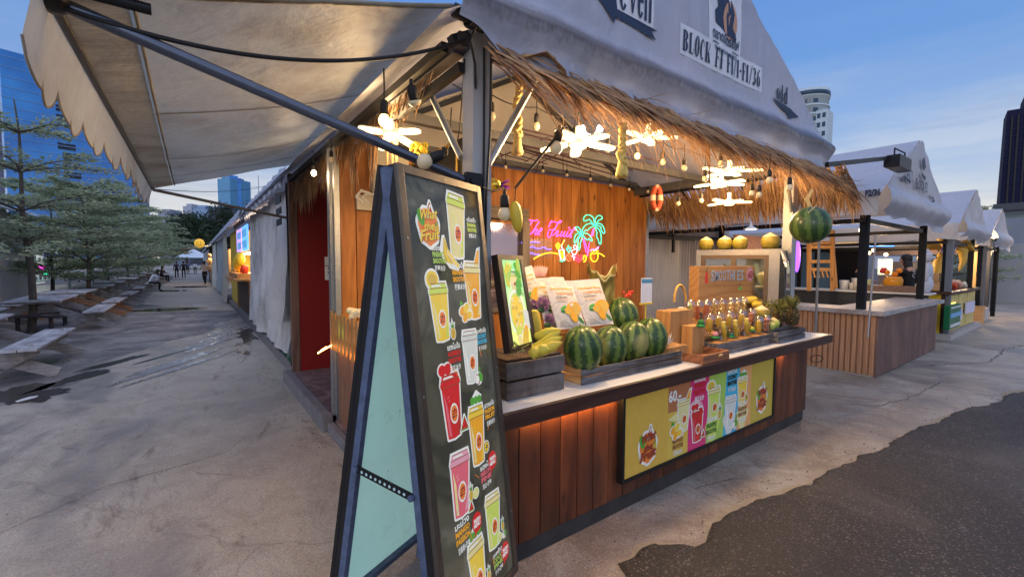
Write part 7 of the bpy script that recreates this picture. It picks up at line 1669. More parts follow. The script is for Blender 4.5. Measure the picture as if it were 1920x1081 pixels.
# lit kiosk
ks = thing('lit_kiosk', (1.3, 16, 0), 'brightly lit juice kiosk with yellow panels and blue menu screens along the path', 'kiosk')
YP = flat('kiosk_yellow', (.62, .42, .02), .45)
q = MB(); q.box((1.22, 17.2, .2), (1.27, 20.2, 2.72)); q.box((1.28, 17.15, .2), (3, 17.2, 2.72)); part('yellow_panel', q, ks, YP)
part('door_curtain', curtain(1.1, 20.3, 22.6, .1, 2.75, 5, .08, 30), ks, canvas('cream_curtain', (.56, .52, .44), (.34, .3, .24), .2))
q = MB(); q.box((1.18, 13.1, .15), (1.30, 13.35, 1.15)); q.box((1.18, 16.9, .15), (1.30, 17.1, 1.15)); part('orange_post', q, ks, PINE, split=True)
q = MB()
for k in range(13): q.box((1.20, 13.36, .20 + .068 * k), (1.235, 16.88, .20 + .068 * k + .05))
part('shutter', q, ks, flat('brown_shutter', (.07, .04, .03), .5))
q = MB(); q.box((.86, 13.2, 1.14), (1.9, 17.1, 1.19)); part('counter_top', q, ks, PINE)
q = MB(); q.box((.95, 13.6, 1.192), (1.5, 16.6, 1.33)); part('display_box', q, ks, PINEX)
q = MB(); q.box((2.3, 13.1, 1.2), (2.34, 17.1, 2.75)); q.box((1.3, 13.02, 1.2), (2.3, 13.06, 2.75)); part('back_panel', q, ks, flat('kiosk_white', (.62, .56, .48), .5))
SCR = [glow_mat('screen_blue', (.12, .35, 1), 1.5), glow_mat('screen_violet', (.45, .28, 1), 1.5)]
for i, (a, b) in enumerate(((13.2, 14.6), (14.75, 16.4))):
    q = MB(); q.box((1.16, a, 1.95), (1.2, b, 2.62)); sc_o = part('menu_screen', q, ks, SCR[i]); q = MB()
    for k in range(3):
        for j in range(2): q.box((1.150, a + .12 + .42 * k, 2.02 + .3 * j), (1.158, a + .42 + .42 * k, 2.22 + .3 * j))
    part('screen_picture', q, sc_o, flat('screen_pic', (.12, .40, .55), .4, emit=.5, var=.6, scale=5))
q = MB()
for k in range(9): q.box((1.10, 13.2 + .4 * k, 2.66), (1.12, 13.4 + .4 * k, 2.8))
part('striped_pelmet', q, ks, flat('pelmet', (.05, .05, .05), .6)); q = MB(); q.box((1.24, 13.1, 1.88), (1.6, 16.6, 1.91)); part('light_tube', q, ks, glow_mat('kiosk_tube', (1, .82, .5), 12))
for yy, zz, m_, k in ((13.9, 1.40, flat('kiosk_red', (.6, .05, .03), .4), .09), (14.6, 1.40, flat('kiosk_red', (.6, .05, .03), .4), .07), (15.2, 1.39, YP, .12), (16.0, 1.38, flat('kiosk_bread', (.55, .34, .15), .6), .16)):
    q = MB(); q.lathe([(0, 1.33), (k * .8, 1.33), (k, zz + .08), (k * .9, zz + .14), (0, zz + .16)], (1.15, yy, 0), 10); part('goods', q, ks, m_)
l = bpy.data.lights.new('kiosk_light', 'POINT'); l.energy = 60; l.color = (1, .75, .4); l.shadow_soft_size = .2; o = bpy.data.objects.new('kiosk_light', l); COL.objects.link(o); o.location = (1.6, 15, 1.75)
for k in range(3): q = MB(); q.ell((1.05, 13.9 + .45 * k, 1.72 - .06 * k), (.12, .12, .2), 12, 8); single('hanging_mango', q, ['plastic mango hung in the lit kiosk, nearest', 'plastic mango hung in the lit kiosk, middle', 'plastic mango hung in the lit kiosk, farthest'][k], 'mango', flat('kiosk_mango', (.8, .5, .03), .4), group='plastic mangoes hung in the kiosk')
part('valance', valr(1.02, 13.0, 23.5, 24, 2.98, .26), ks, TENT)
for i, (y0, y1) in enumerate(((23.6, 31), (31.3, 38), (46.3, 55), (55.3, 70))):
    c_ = thing('curtained_stall', (1.25, (y0 + y1) / 2, 0), ['pale blue curtained stall beyond the lit kiosk', 'closed white stall before the smiling lantern', 'closed stall beyond the smiling lantern', 'last closed stall down the path'][i], 'stall'); part('side_curtain', curtain(1.2, y0, y1, .1, 2.8, 20 + i, .1, 40), c_, [canvas('blue_white_tarp', (.44, .50, .56), (.2, .2, .22), .2), CURT][i % 2]); part('valance', valr(1.04, y0, y1, 14, 3.0, .26), c_, TENT)
    q = MB(); q.box((1.16, y0 - .1, 0), (1.24, y0, 2.8)); part('post', q, c_, DGREY)
ls_ = thing('lantern_stall', (1.2, 42, 0), 'lit snack stall with a round yellow smiling lantern and small white awning', 'stall'); q = MB(); q.box((1.2, 38.3, .9), (1.9, 46, 1.0)); q.box((1.25, 38.4, .1), (1.3, 45.9, .9)); part('counter', q, ls_, PINE); q = MB(); q.box((2.4, 38.3, .1), (2.45, 46, 2.7)); part('back_panel', q, ls_, flat('warm_panel', (.55, .35, .15), .6))
c = at(374, 456, d=31); q = MB(); q.lathe([(0, -.08), (.28, -.08), (.32, 0), (.28, .08), (0, .08)], c, 20, V((-.3, -1, 0))); part('lantern', q, ls_, glow_mat('lantern_yellow', (1, .55, .06), .5)); q = MB(); fr = frame(c + V((-.025, -.09, 0)), (.95, -.3, 0), (0, 0, 1))
for a in (-.1, .1): q.add([fp(fr, a + .03 * math.cos(k), .06 + .04 * math.sin(k), .02) for k in range(6)], [list(range(6))])
q.tube([fp(fr, .16 * math.cos(k), .16 * math.sin(k) + .0, .02) for k in [R(200 + 14 * j) for j in range(11)]], .014, 4); part('smile', q, ls_, BLACK)
q = MB(); q.grid(lambda u, v: V((1.2 - 1.9 * u, 39 + 6 * v, 2.95 - .35 * u)), 4, 4); part('awning', q, ls_, TENT, solid=.01)
q = MB()
for k in range(14): q.ell((1.15 + rb.uniform(-.1, .2), 38.6 + k * .4, rb.uniform(1.1, 2.4)), rb.uniform(.1, .24), 8, 6)
part('hanging_goods', q, ls_, flat('mixed_goods', (.62, .40, .18), .6, var=.6, scale=2)); l = bpy.data.lights.new('lantern_stall_light', 'POINT'); l.energy = 150; l.color = (1, .7, .35); l.shadow_soft_size = .3; o = bpy.data.objects.new('lantern_stall_light', l); COL.objects.link(o); o.location = (1.4, 41, 2.4)
c = V((.2, 78, 0)); q = MB(); q.add([c + V((-2.2, -2.2, 2.3)), c + V((2.2, -2.2, 2.3)), c + V((2.2, 2.2, 2.3)), c + V((-2.2, 2.2, 2.3)), c + V((0, 0, 3.6))], [(0, 1, 4), (1, 2, 4), (2, 3, 4), (3, 0, 4)])
for a in (-2.1, 2.1):
    for b in (-2.1, 2.1): q.bar(c + V((a, b, 0)), c + V((a, b, 2.3)), .06, .06)
single('pop_up_canopy', q, 'small pale pop up canopy at the far end of the path', 'canopy', flat('canopy_white', (.55, .62, .68), .6))

# ------------------------------------------------------------------ hall of white stalls on the left
hl = thing('white_hall', (-6, 30, 0), 'long white stall hall behind the trees on the left', 'hall'); GX = -5.4
q = MB()
for y0, y1 in ((6, 12), (12.06, 18), (18.06, 26.3)): q.box((GX, y0, .1), (GX + .05, y1, 3.4))
q.box((GX - .04, 46, .1), (GX, 80, 3.4)); part('wall_panel', q, hl, split=True, mat= flat('hall_white', (.74, .71, .70), .5, 0, .15, 2))
q = MB()
for y in (12.03, 18.03, 26.4, 33, 40, 46): q.box((GX - .02, y - .07, 0), (GX + .09, y + .07, 3.45))
part('post', q, hl, flat('hall_post', (.12, .15, .18), .5), split=True)
q = MB(); q.add([(GX + .7, 4, 3.3), (GX + .7, 80, 3.3), (GX - 5, 80, 5.6), (GX - 5, 4, 5.6)], [(0, 1, 2, 3)]); part('roof', q, hl, flat('hall_roof', (.42, .47, .56), .4), solid=.05)
q = MB(); q.box((GX - 3.4, 26, .1), (GX - 3.35, 46, 3.3)); part('back_panel', q, hl, flat('hall_inside', (.62, .66, .66), .5, emit=.35))
shel = MB(); pic = MB()
for k in range(22):
    y = 27 + .85 * k
    for z in (.6, 1.1, 1.6, 2.1): shel.box((GX - 1.4, y, z), (GX - .9, y + .7, z + .03)); pic.box((GX - 1.3, y + .1, z + .05), (GX - 1.25, y + .6, z + rb.uniform(.25, .4)))
part('shelves', shel, hl, flat('shelf_grey', (.35, .42, .42), .5)); part('wares', pic, hl, flat('pale_wares', (.42, .48, .48), .6, var=.8, scale=3), split=True)
for y, c_, nm in ((30.5, (.9, .05, .6), 'pink'), (31.2, (.05, .9, .45), 'green')): q = MB(); q.ell((GX - .5, y, 1.35 if nm == 'pink' else 1.1), (.12, .2, .14), 8, 6); part('coloured_lamp', q, hl, glow_mat('hall_' + nm, c_, 3))
for k, z in enumerate((2.6,)): q = MB(); q.box((GX - .6, 41, 2.55), (GX - .5, 45.6, 2.7)); part('warm_lights', q, hl, glow_mat('hall_warm', (1, .55, .2), 5))
l = bpy.data.lights.new('hall_light', 'AREA'); l.energy = 420; l.color = (.85, .95, 1); l.size = 3; l.size_y = 16; l.shape = 'RECTANGLE'; o = bpy.data.objects.new('hall_light', l); COL.objects.link(o); o.location = (GX - 1.8, 36, 3.1)
q = MB(); q.box((GX - .9, 27, 2.2), (GX - .85, 31, 2.6)); single('red_banner', q, 'red shop banner inside the white hall', 'banner', flat('banner_red', (.5, .06, .06), .5))

# ------------------------------------------------------------------ towers
def tower_box(A, B, dep, z1, z0=0):
    A, B = V(A), V(B); u = (B - A); n_ = V((u.y, -u.x, 0)).normalized(); n_ = n_ if n_.dot(-A) > 0 else -n_
    return A, B, u, n_
def facade(q, A, B, z0, z1, n_, t0, t1): q.poly([A + n_ * t1 + V((0, 0, z0)), B + n_ * t1 + V((0, 0, z0)), B + n_ * t1 + V((0, 0, z1)), A + n_ * t1 + V((0, 0, z1))], abs(t1 - t0), n_)
def ground_pt(px, d): p = at(px, 497, d=d); return V((p.x, p.y, 0))
GLB = NT('blue_curtain_glass'); v_ = GLB.coord((1, 1, 1)); c_ = GLB.mix(GLB.ramp(GLB.noise(v_, .05, 3), (.35, 0.0), (.65, 1.0)), (.012, .12, .42), (.03, .26, .66)); GLBM = GLB.done(GLB.bsdf(c_, .18, .0, spec=.6))
def glass_tower(name, label, pxl, pxr, dl_, dr_, pytop, fl, mat, bandm, dep=30, winr=0, nsplit=1):
    A, B = ground_pt(pxl, dl_), ground_pt(pxr, dr_); z1 = at(pxl, pytop, d=dl_).z; A, B, u, n_ = tower_box(A, B, dep, z1); t = thing(name, (A + B) / 2, label, 'tower')
    q = MB(); facade(q, A, B, 0, z1, n_, -dep, 0); part('glass_wall', q, t, mat); q = MB(); n = int(z1 / fl)
    for k in range(1, n + 1): facade(q, A - u.normalized() * .2, B + u.normalized() * .2, k * fl - .12, k * fl + .12, n_, 0.01, .15)
    part('floor_bands', q, t, bandm)
    W = flat('unlit_window', (.008, .012, .03), .2)
    for k in range(winr): 
        q = MB(); f = [.33, .33, .33, .33, .36, .36, .36, .62, .62, .62, .64, .85][k % 12]; zz = z1 - fl * (2.1 + [2, 3, 4, 7, 8, 9, 10, 11, 12, 13, 15, 9][k % 12]); facade(q, A + u * f, A + u * (f + .12), zz + .3, zz + fl * .75, n_, .02, .12); part('window', q, t, W)
    q = MB(); facade(q, A + u * .18, B - u * .2, z1, z1 + fl * .5, n_ , -dep * .8, -2); part('roof_parapet', q, t, mat); return t
BAND = flat('floor_band', (.14, .30, .55), .4)
glass_tower('glass_tower', 'tall blue glass office tower behind the trees at the left', 22, 285, 165, 200, 101, 3.7, GLBM, BAND, 40, 12)
TL2 = NT('teal_glass'); TLM = TL2.done(TL2.bsdf(TL2.mix(TL2.noise(TL2.coord((1, 1, .1)), .4, 2), (.03, .16, .34), (.10, .30, .48)), .2))
glass_tower('glass_tower', 'slim pale blue tower above the dark trees at the end of the path', 413, 436, 420, 415, 337, 4, TLM, BAND, 22); glass_tower('glass_tower', 'slightly taller deep blue tower joined to the slim pale one', 435, 457, 417, 425, 333, 4, GLBM, BAND, 30)
glass_tower('office_block', 'low dark block in front of the slim blue towers', 394, 438, 300, 300, 393, 4, flat('dark_block', (.05, .07, .10), .5), flat('dark_block_band', (.03, .04, .06), .5), 12)
for i, (a, b, py, c_) in enumerate(((347, 363, 387, (.32, .36, .44)), (366, 392, 390, (.22, .34, .50)), (306, 352, 409, (.16, .17, .20)), (300, 322, 398, (.3, .33, .40)))): glass_tower('distant_block', ['small grey block with a mast at the end of the path', 'small blue block beside the dark trees', 'low flyover like grey block behind the leafy row', 'small pale block at the edge of the leafy row'][i], a, b, 330 - 20 * i, 330 - 20 * i, py, 4, flat('far_block_%d' % i, c_, .6), flat('far_band', (.2, .22, .28), .6), 15)
q = MB(); p = ground_pt(489, 260); z = at(489, 330, d=260).z; q.tube([p, p + V((0, 0, z))], [.5, .15], 5); single('mast', q, 'thin lattice mast beside the awning', 'mast', flat('mast_grey', (.3, .32, .38), .6))
q = MB(); p = ground_pt(4, 120); z = at(4, 190, d=120).z; q.box((p.x - 4, p.y, 0), (p.x, p.y + 6, z)); single('distant_block', q, 'purple grey building at the very left edge', 'building', flat('edge_block', (.16, .14, .22), .6))
# round white condominium
cd = thing('white_condominium', ground_pt(1520, 150), 'white rounded apartment tower with balconies behind the tent roof', 'tower'); WC = flat('condo_white', (.42, .50, .54), .6, 0, .06, 1); WD = flat('condo_glass', (.02, .05, .09), .15)
A, B = ground_pt(1454, 160), ground_pt(1536, 150); zt = at(1520, 172, d=152).z; u = (B - A).normalized(); n_ = V((u.y, -u.x, 0)); n_ = n_ if n_.dot(-A) > 0 else -n_; Wd = (B - A).length; cc = A + u * Wd * .46 - n_ * 4; RR = Wd * .52
q = MB(); q.lathe([(0, 0), (RR, 0), (RR, zt - 3), (RR * 1.04, zt - 3), (RR * 1.04, zt), (0, zt)], cc, 48); part('round_wing', q, cd, WC); q = MB(); facade(q, A + u * Wd * .70, B + u * Wd * .06, 0, zt - 8, n_, -6, 1.2); part('side_wing', q, cd, WC); fh = 3.05
q = MB(); nf = int((zt - 3) / fh)
for k in range(1, nf + 1): q.lathe([(RR + .12, zt - 3 - k * fh), (RR + .35, zt - 3 - k * fh), (RR + .35, zt - 3 - k * fh + .5), (RR + .12, zt - 3 - k * fh + .5)], cc, 48)
part('floor_bands', q, cd, WC); wi = 0
for k in range(1, min(nf, 18)):
    z = zt - 3 - k * fh + .9
    for j in range(6):
        a = math.atan2(n_.y, n_.x) - R(62) + R(19) * j + (.0 if j < 3 else .02); q = MB()
        a1 = a + R(12.5); q.grid(lambda s, v: cc + V(((RR + .08) * math.cos(a + (a1 - a) * s), (RR + .08) * math.sin(a + (a1 - a) * s), z + 1.35 * v)), 4, 1, False); part('window', q, cd, WD); wi += 1
        if wi > 84: break
    if wi > 84: break
q = MB()
for k in range(2, 20):
    z = zt - 8 - k * fh + 3.4
    for f in (.73, .84, .95): facade(q, A + u * Wd * f, A + u * Wd * (f + .07), z, z + 1.6, n_, 1.0, 1.26)
part('window', q, cd, WD, split=True)
q = MB()
for f in (0,): q.lathe([(RR * 1.05, zt - 2.2), (RR * 1.06, zt - 2.2), (RR * 1.06, zt - .9), (RR * 1.05, zt - .9)], cc, 48)
part('top_glazing', q, cd, WD)
# dark tower at the right edge
DT = NT('dark_tower_glass'); v_ = DT.coord((1, 1, 1)); DTM = DT.done(DT.bsdf(DT.mix(DT.noise(DT.coord((1, 1, .3)), .3, 5, .8), (.006, .007, .022), (.02, .022, .055)), .7, spec=.05))
A, B = ground_pt(1864, 230), ground_pt(1985, 215); zt = at(1884, 214, d=230).z; A, B, u, n_ = tower_box(A, B, 20, zt); dt = thing('dark_tower', (A + B) / 2, 'dark skyscraper at the right edge with a crane mast on top', 'tower')
q = MB(); q.poly([A, B, B + V((0, 0, zt + 8)), A + u * .32 + V((0, 0, zt + 7)), A + u * .30 + V((0, 0, zt)), A + u * .05 + V((0, 0, zt))], 20, n_); part('dark_wall', q, dt, DTM); q = MB()
for k in range(1, int(zt / 3.4)): facade(q, A + u * .04, B, k * 3.4 - .25, k * 3.4 + .25, n_, .02, .3)
part('floor_bands', q, dt, flat('dark_band', (.018, .02, .045), .9, spec=0)); q = MB()
for f in (.12, .22, .34, .46): facade(q, A + u * f, A + u * (f + .03), 0, zt - 3, n_, .02, .5)
part('vertical_fins', q, dt, SBLK); q = MB(); m_ = A + u * .36; q.tube([m_ + V((0, 0, zt + 6)), m_ + V((0, 0, zt + 16))], [.7, .4], 5); q.tube([m_ + V((-3, 0, zt + 15)), m_ + V((6, -6, zt + 17))], .5, 4); part('crane_mast', q, dt, DGREY)
q = MB(); p = ground_pt(1905, 95)
bl = thing('balcony_block', p, 'pale low building with balconies under the dark tower', 'building'); q.box((p.x - 1.5, p.y - 12, 0), (p.x + 12, p.y + 4, at(1905, 385, d=95).z)); part('wall', q, bl, flat('pale_green_wall', (.30, .38, .40), .6)); q = MB()
for k in range(4): q.box((p.x - 3, p.y - 12.2, 3.3 + 3.2 * k), (p.x - 1.52, p.y + 4, 4.2 + 3.2 * k))
part('balcony', q, bl, flat('balcony_white', (.5, .53, .56), .6)); q = MB(); z9 = at(1905, 385, d=95).z; q.box((p.x - 9, p.y - 3, z9 - 1.6), (p.x - 1.6, p.y + 3, z9 - .3)); part('dark_beam', q, bl, DGREY)

# ------------------------------------------------------------------ neighbouring tents on the right
def gtent(label, x0, x1, y, ez, az, length, seed, drop=.32, texts=None, sag=.06):
    t = thing('market_tent', ((x0 + x1) / 2, y + 2, 0), label, 'tent', 'white gable tents along the lane'); ax = (x0 + x1) / 2 + .1
    def gz(x): u = abs(x - ax) / ((x1 - x0) / 2); return az - (az - ez) * min(1.06, u * (.86 + .14 * u))
    for sx in (-1, 1):
        q = MB(); w = (x1 - x0) / 2 + .02
        q.grid(lambda u, v: V((ax + sx * u * w, y + .02 + v * length, gz(ax + sx * u * w) - sag * math.sin(PI * u) * .6 + .012 * noise.noise(V((u * 3, v * length, seed))))), 10, 30); part('roof_slope', q, t, TENT)
    def gf(u, v):
        x = x0 + (x1 - x0) * u; lo = ez - drop * (1 + .35 * u) + .035 * math.sin(u * 17 + seed) ; top = gz(x); z = lo + (top - lo) * v; k = max(0, (ez + .1 - z) / .4)
        return V((x, y - .12 * math.sin(min(1, k) * PI) - .05 * k * noise.noise(V((x * 1.6, z * 3, seed))) + .03 * noise.noise(V((x * 3, z * 3, seed + 1))), z))
    q = MB(); q.grid(gf, 50, 26); part('gable_front', q, t, TENT)
    q = MB(); q.grid(lambda u, v: V((x0 - .03 - .05 * math.sin(PI * v) * noise.noise(V((u * 9, v, seed))), y + .02 + length * u, ez + .02 - .36 * v + .03 * math.sin(u * length * 4) * v)), 80, 5); part('side_valance', q, t, canvas('side_canvas', (.56, .52, .47), (.36, .30, .26), .2, .6, .6, .5))
    q = MB(); q.add([(x0 + .1, y + .1, ez - .02), (x1 - .1, y + .1, ez - .02), (x1 - .1, y + length, ez - .02), (x0 + .1, y + length, ez - .02)], [(0, 1, 2, 3)]); 
    q = MB()
    for xx in (x0 + .22, x1 - .18):
        for yy in (y + .22, y + 4.2): q.box((xx - .05, yy - .05, 0), (xx + .05, yy + .05, ez)); 
    part('post', q, t, flat('dark_tent_post', (.012, .013, .016), .85, 0, .3, 8, .3, spec=.15), split=True); q = MB()
    q.box((x0 + .1, y + .2, ez - .42), (x1, y + .25, ez - .35)); q.box((x0 + .18, y + .25, ez - .42), (x0 + .24, y + 6, ez - .35)); q.box((x1 - .2, y + .25, ez - .42), (x1 - .14, y + 6, ez - .35)); q.box((x0 + .1, y + 4.2, ez - .42), (x1, y + 4.27, ez - .33)); part('beam', q, t, BLACK, split=True)
    if texts: part('printed_lettering', texts(MB()), t)
    return t, gz
DY = 1.92
def txt2(q):
    def f(px, py): p = at(px, py, y=DY - .035); return frame(p, (1, 0, 0), (0, 0, 1))
    p0 = at(1716, 353, y=DY - .035); p1_ = at(1738, 368, y=DY - .035); text(q, 'BLOCK F2', f(1716, 353), 0, 0, p1_.x - p0.x, .17, INK, .002, .03); text(q, 'F1/1', f(1700, 340), 0, 0, .3, .2, INK, .002, .03)
    def ar(pts): q.use(INK); w = [at(a, b, y=DY - .037) for a, b in pts]; q.add(w, [list(range(len(w)))], False)
    ar([(1691, 332), (1698, 340), (1699, 336), (1707, 346), (1707, 339), (1698, 331), (1699, 328)]); ar([(1742, 367), (1749, 374), (1749, 380), (1753, 378), (1749, 367), (1748, 371), (1742, 365)])
    q.use(INK)
    for pts in ([(1729, 300), (1733, 294), (1735, 304), (1736, 314), (1732, 320), (1729, 312)], [(1727, 322), (1736, 332), (1735, 340), (1728, 330)]): q.add([at(a, b, y=DY - .037) for a, b in pts], [list(range(len(pts)))], False)
    # number band on the near side
    a, b = at(1622, 372, x=7.70), at(1652, 356, x=7.70); fr = frame((7.70, a.y, a.z), (0, -1, 0), (0, 0, 1)); q.use(flat('band_black', (.02, .02, .03), .5)); L = a.y - b.y
    text(q, 'F2/36', fr, .0, .02, L, .10, INK, .004, .05); return q
gtent('white gable tent of block F2, the first one right of the fruit stall', 7.75, 11.55, DY, 2.66, 3.68, 26, 2, .30, txt2)
gtent('second white gable tent right of the fruit stall', 13.25, 16.6, DY, 2.52, 3.42, 26, 5, .26)
gtent('third white gable tent right of the fruit stall, crumpled at its eave', 17.6, 20.9, DY, 2.5, 3.3, 26, 7, .3)
for i, (px, d) in enumerate(()): pass
# empty slatted counter
s2 = thing('slatted_counter', (9.7, 2.3, 0), 'empty counter with tan slats on one side and brown board on the front', 'counter'); SLT = wood('tan_slat', (.30, .15, .08), (.45, .26, .15), 'z', 3, .55, .15, False); BRD = wood('brown_board', (.10, .055, .045), (.19, .11, .09), 'z', 2, .6, 0, False, .2, (.07, .045, .04))
q = MB(); yy = 1.93
while yy < 4.6: q.box((7.855, yy, .035), (7.88, yy + .052, .90)); yy += .072
q.box((7.881, 1.93, .02), (7.9, 4.65, .90)); part('slat_side', q, s2, SLT, bev=.002)
q = MB(); q.box((7.862, 1.90, .02), (11.48, 1.928, .90)); part('front_board', q, s2, BRD); q = MB(); q.box((7.8, 1.83, .905), (11.62, 2.55, .97)); q.box((7.8, 2.551, .905), (8.5, 4.7, .97)); part('top', q, s2, wood('greyed_top', (.26, .25, .25), (.46, .45, .46), 'x', 4, .5, .2, False, grime=(.2, .16, .13)))
q = MB(); q.box((7.88, 1.93, .0), (11.4, 4.5, .03)); part('base', q, s2, flat('pale_sill', (.34, .32, .30), .8))
gp = thing('prop_pole', (7.8, 1.8, .3), 'thin steel pole leaning on the corner of the slatted counter', 'pole'); q = MB(); q.tube([at(1627, 632, y=1.8), at(1640, 470, y=1.9), at(1642, 440, y=1.9)], .012, 8); part('pole', q, gp, flat('dull_steel', (.22, .22, .23), .5, .3))
q = MB(); q.tube([at(1528, 640, y=2.4), at(1537, 430, y=2.4)], .017, 8); single('side_pole', q, 'thin grey pole beside the right post of the fruit stall', 'pole', flat('dull_pole', (.16, .17, .18), .6))
q = MB(); c = at(1531, 672, y=2.3); q.tube([c + V((.07 * math.cos(a), -.05 * math.cos(a), .05 * math.sin(a))) for a in [2 * PI * k / 14 for k in range(15)]], .006, 5); single('hanging_cable_loop', q, 'thin cable loop hanging at the end of the fruit counter', 'cable', RUBBER)
# stall wall behind: corrugated sheets
CG = flat('corrugated_sheet', (.54, .50, .47), .45, .1, .15, 3, stretch=(1, 1, .4))
cw = thing('corrugated_wall', (6.6, 6.1, 1.3), 'pale corrugated metal wall behind the fruit stall', 'wall'); q = MB()
q.grid(lambda u, v: V((5.95 + 6 * u, 6.2 + .028 * abs(math.sin(u * 100 * PI / 2)) ** .8, 2.7 * v)), 264, 1, False); part('sheet', q, cw, CG); q = MB()
for a, b in (((6.9, 2.62), (10, 2.62)), ((7.4, 2.2), (10, 2.2))): q.box((a[0], 6.05, a[1]), (b[0], 6.1, a[1] + .07))
q.box((7.4, 6.04, 2.2), (7.47, 6.09, 2.7)); q.box((9.1, 6.04, 1.9), (9.17, 6.09, 2.7)); part('rail', q, cw, BLACK)
q = MB(); q.box((6.05, 5.5, .0), (6.6, 5.9, .95)); q.box((6.0, 5.45, .951), (6.65, 5.95, 1.0)); single('dark_cabinet', q, 'low dark slatted cabinet before the corrugated wall', 'cabinet', wood('dark_cabinet_wood', (.04, .03, .03), (.09, .07, .06), 'z', 4, .6))
ep = thing('pendant_lamp', at(1408, 425, d=6.5), 'small cone pendant lamp glowing behind the fridge', 'lamp'); c = at(1408, 430, d=6.5); q = MB(); q.lathe([(.10, 0), (.09, .01), (.02, .05), (.012, .12), (0, .12)], c, 18); q.tube([c + V((0, 0, .12)), c + V((0, 0, .4))], .005, 5); part('shade', q, ep, PLAST); q = MB(); q.lathe([(0, -.01), (.07, -.005), (.08, .006), (0, .01)], c, 14); part('light', q, ep, glow_mat('pendant_glow', (1, .85, .6), 4))
# goods and furniture inside the F2 stall
def boxs(name, label, cat, m, *bx, grp=None, bev=.004):
    q = MB()
    for b in bx: q.box(b[0:3], b[3:6])
    return single(name, q, label, cat, m, grp, bev=bev)
boxs('inner_counter', 'white topped inner counter beyond the empty slatted one', 'counter', WHITE, (11.8, 2.08, 1.025, 12.4, 8, 1.06)); boxs('dark_board', 'dark board under the inner counter', 'counter', DGREY, (11.86, 2.1, 0, 11.9, 7.9, 1.024))
boxs('plank_box', 'long brown plank box on the inner counter before the woman', 'box', wood('brown_plank', (.13, .08, .06), (.24, .16, .13), 'x', 4), (11.85, 2.25, 1.061, 12.05, 3.25, 1.19))
boxs('black_curtain', 'black curtain hanging behind the man with the phone', 'curtain', flat('black_cloth', (.012, .012, .014), .9), (19, 5.0, .3, 19.05, 6.0, 2.3)); 
boxs('blue_wall', 'blue painted wall left of the black curtain', 'wall', flat('dull_blue_wall', (.12, .22, .32), .7), (19.1, 6.01, .3, 19.15, 9.5, 2.3))
bwl = boxs('cream_wall', 'cream wall panel behind the woman', 'wall', flat('mauve_wall', (.32, .27, .26), .7), (20, 3.2, .3, 20.05, 4.9, 1.75))
def shelf_unit():
    t = thing('wooden_rack', at(1545, 470, d=10), 'pale wooden shelf rack left of the black curtain', 'rack'); D = 9.6; q = MB()
    for px in (1517, 1561): q.bar(at(px, 545, d=D), at(px, 432 if px > 1530 else 440, d=D), .07, .07)
    for py in (434, 455, 463, 490, 505): q.bar(at(1517, py, d=D), at(1561, py, d=D), .05, .07)
    q.bar(at(1561, 455, d=D), at(1568, 540, d=D), .05, .05)
    part('frame', q, t, PINE); q = MB()
    for k in range(5): q.bar(at(1524 + 8 * k, 506, d=D), at(1528 + 8 * k, 520, d=D), .03, .03)
    part('slats', q, t, PINE)
shelf_unit()
for i, (px, py, w, h, c_, lab) in enumerate([(1583, 523, .18, .16, (.62, .60, .55), 'white cup stand on the inner counter'), (1607, 520, .2, .2, (.66, .62, .55), 'white folded carton beside the cup stand'), (1622, 524, .26, .18, (.42, .46, .22), 'green and white carton left of the dark post'), (1597, 532, .1, .12, (.6, .55, .5), 'small white jar before the carton'), (1700, 0, 0, 0, 0, 0)][:4]):
    p = at(px, py + 6, x=12.1); q = MB(); q.lathe([(0, 0), (w * .42, 0), (w * .55, h * 1.3), (w * .5, h * 1.35), (0, h * 1.3)], (p.x, p.y, 1.061), 4 if i < 3 else 12); single('carton', q, lab, 'carton', flat('carton_%d' % i, c_, .6))
jr = thing('juice_dispenser', at(1672, 520, y=4.4), 'orange juice dispenser topped with oranges between the dark post and the woman', 'dispenser'); p = at(1674, 540, x=12.2); q = MB(); q.lathe([(0, 0), (.15, 0), (.17, .24), (.14, .32), (0, .32)], (p.x, p.y, 1.061), 16); part('jar', q, jr, fruit_mat('orange_juice', (.72, .34, .03), (.62, .24, .02), .2)); q = MB()
for k in range(12): q.ell((p.x + .10 * math.cos(k * 2.1), p.y + .12 * math.sin(k * 2.1), 1.43 + .04 * (k % 3)), .055, 8, 6)
part('oranges', q, jr, flat('orange_peel', (.75, .25, .02), .5))
q = MB(); p = at(1657, 508, x=12.2)
for k in range(5): q.ell(p + V((.05 * (k - 2), 0, .03 * (k % 2))), .05, 8, 6)
single('apples', q, 'red fruit beside the oranges', 'fruit', flat('apple_red', (.5, .03, .04), .4))
boxs('lit_board', 'pale lit menu card behind the woman', 'sign', flat('pale_card', (.40, .52, .52), .5, emit=.12), (16, 3.62, 1.35, 16.03, 3.95, 1.8)); boxs('drawer_unit', 'cream board standing right of the woman', 'board', flat('cream_board', (.66, .56, .42), .6), (14.4, 2.62, 1.0, 14.45, 2.86, 1.68))
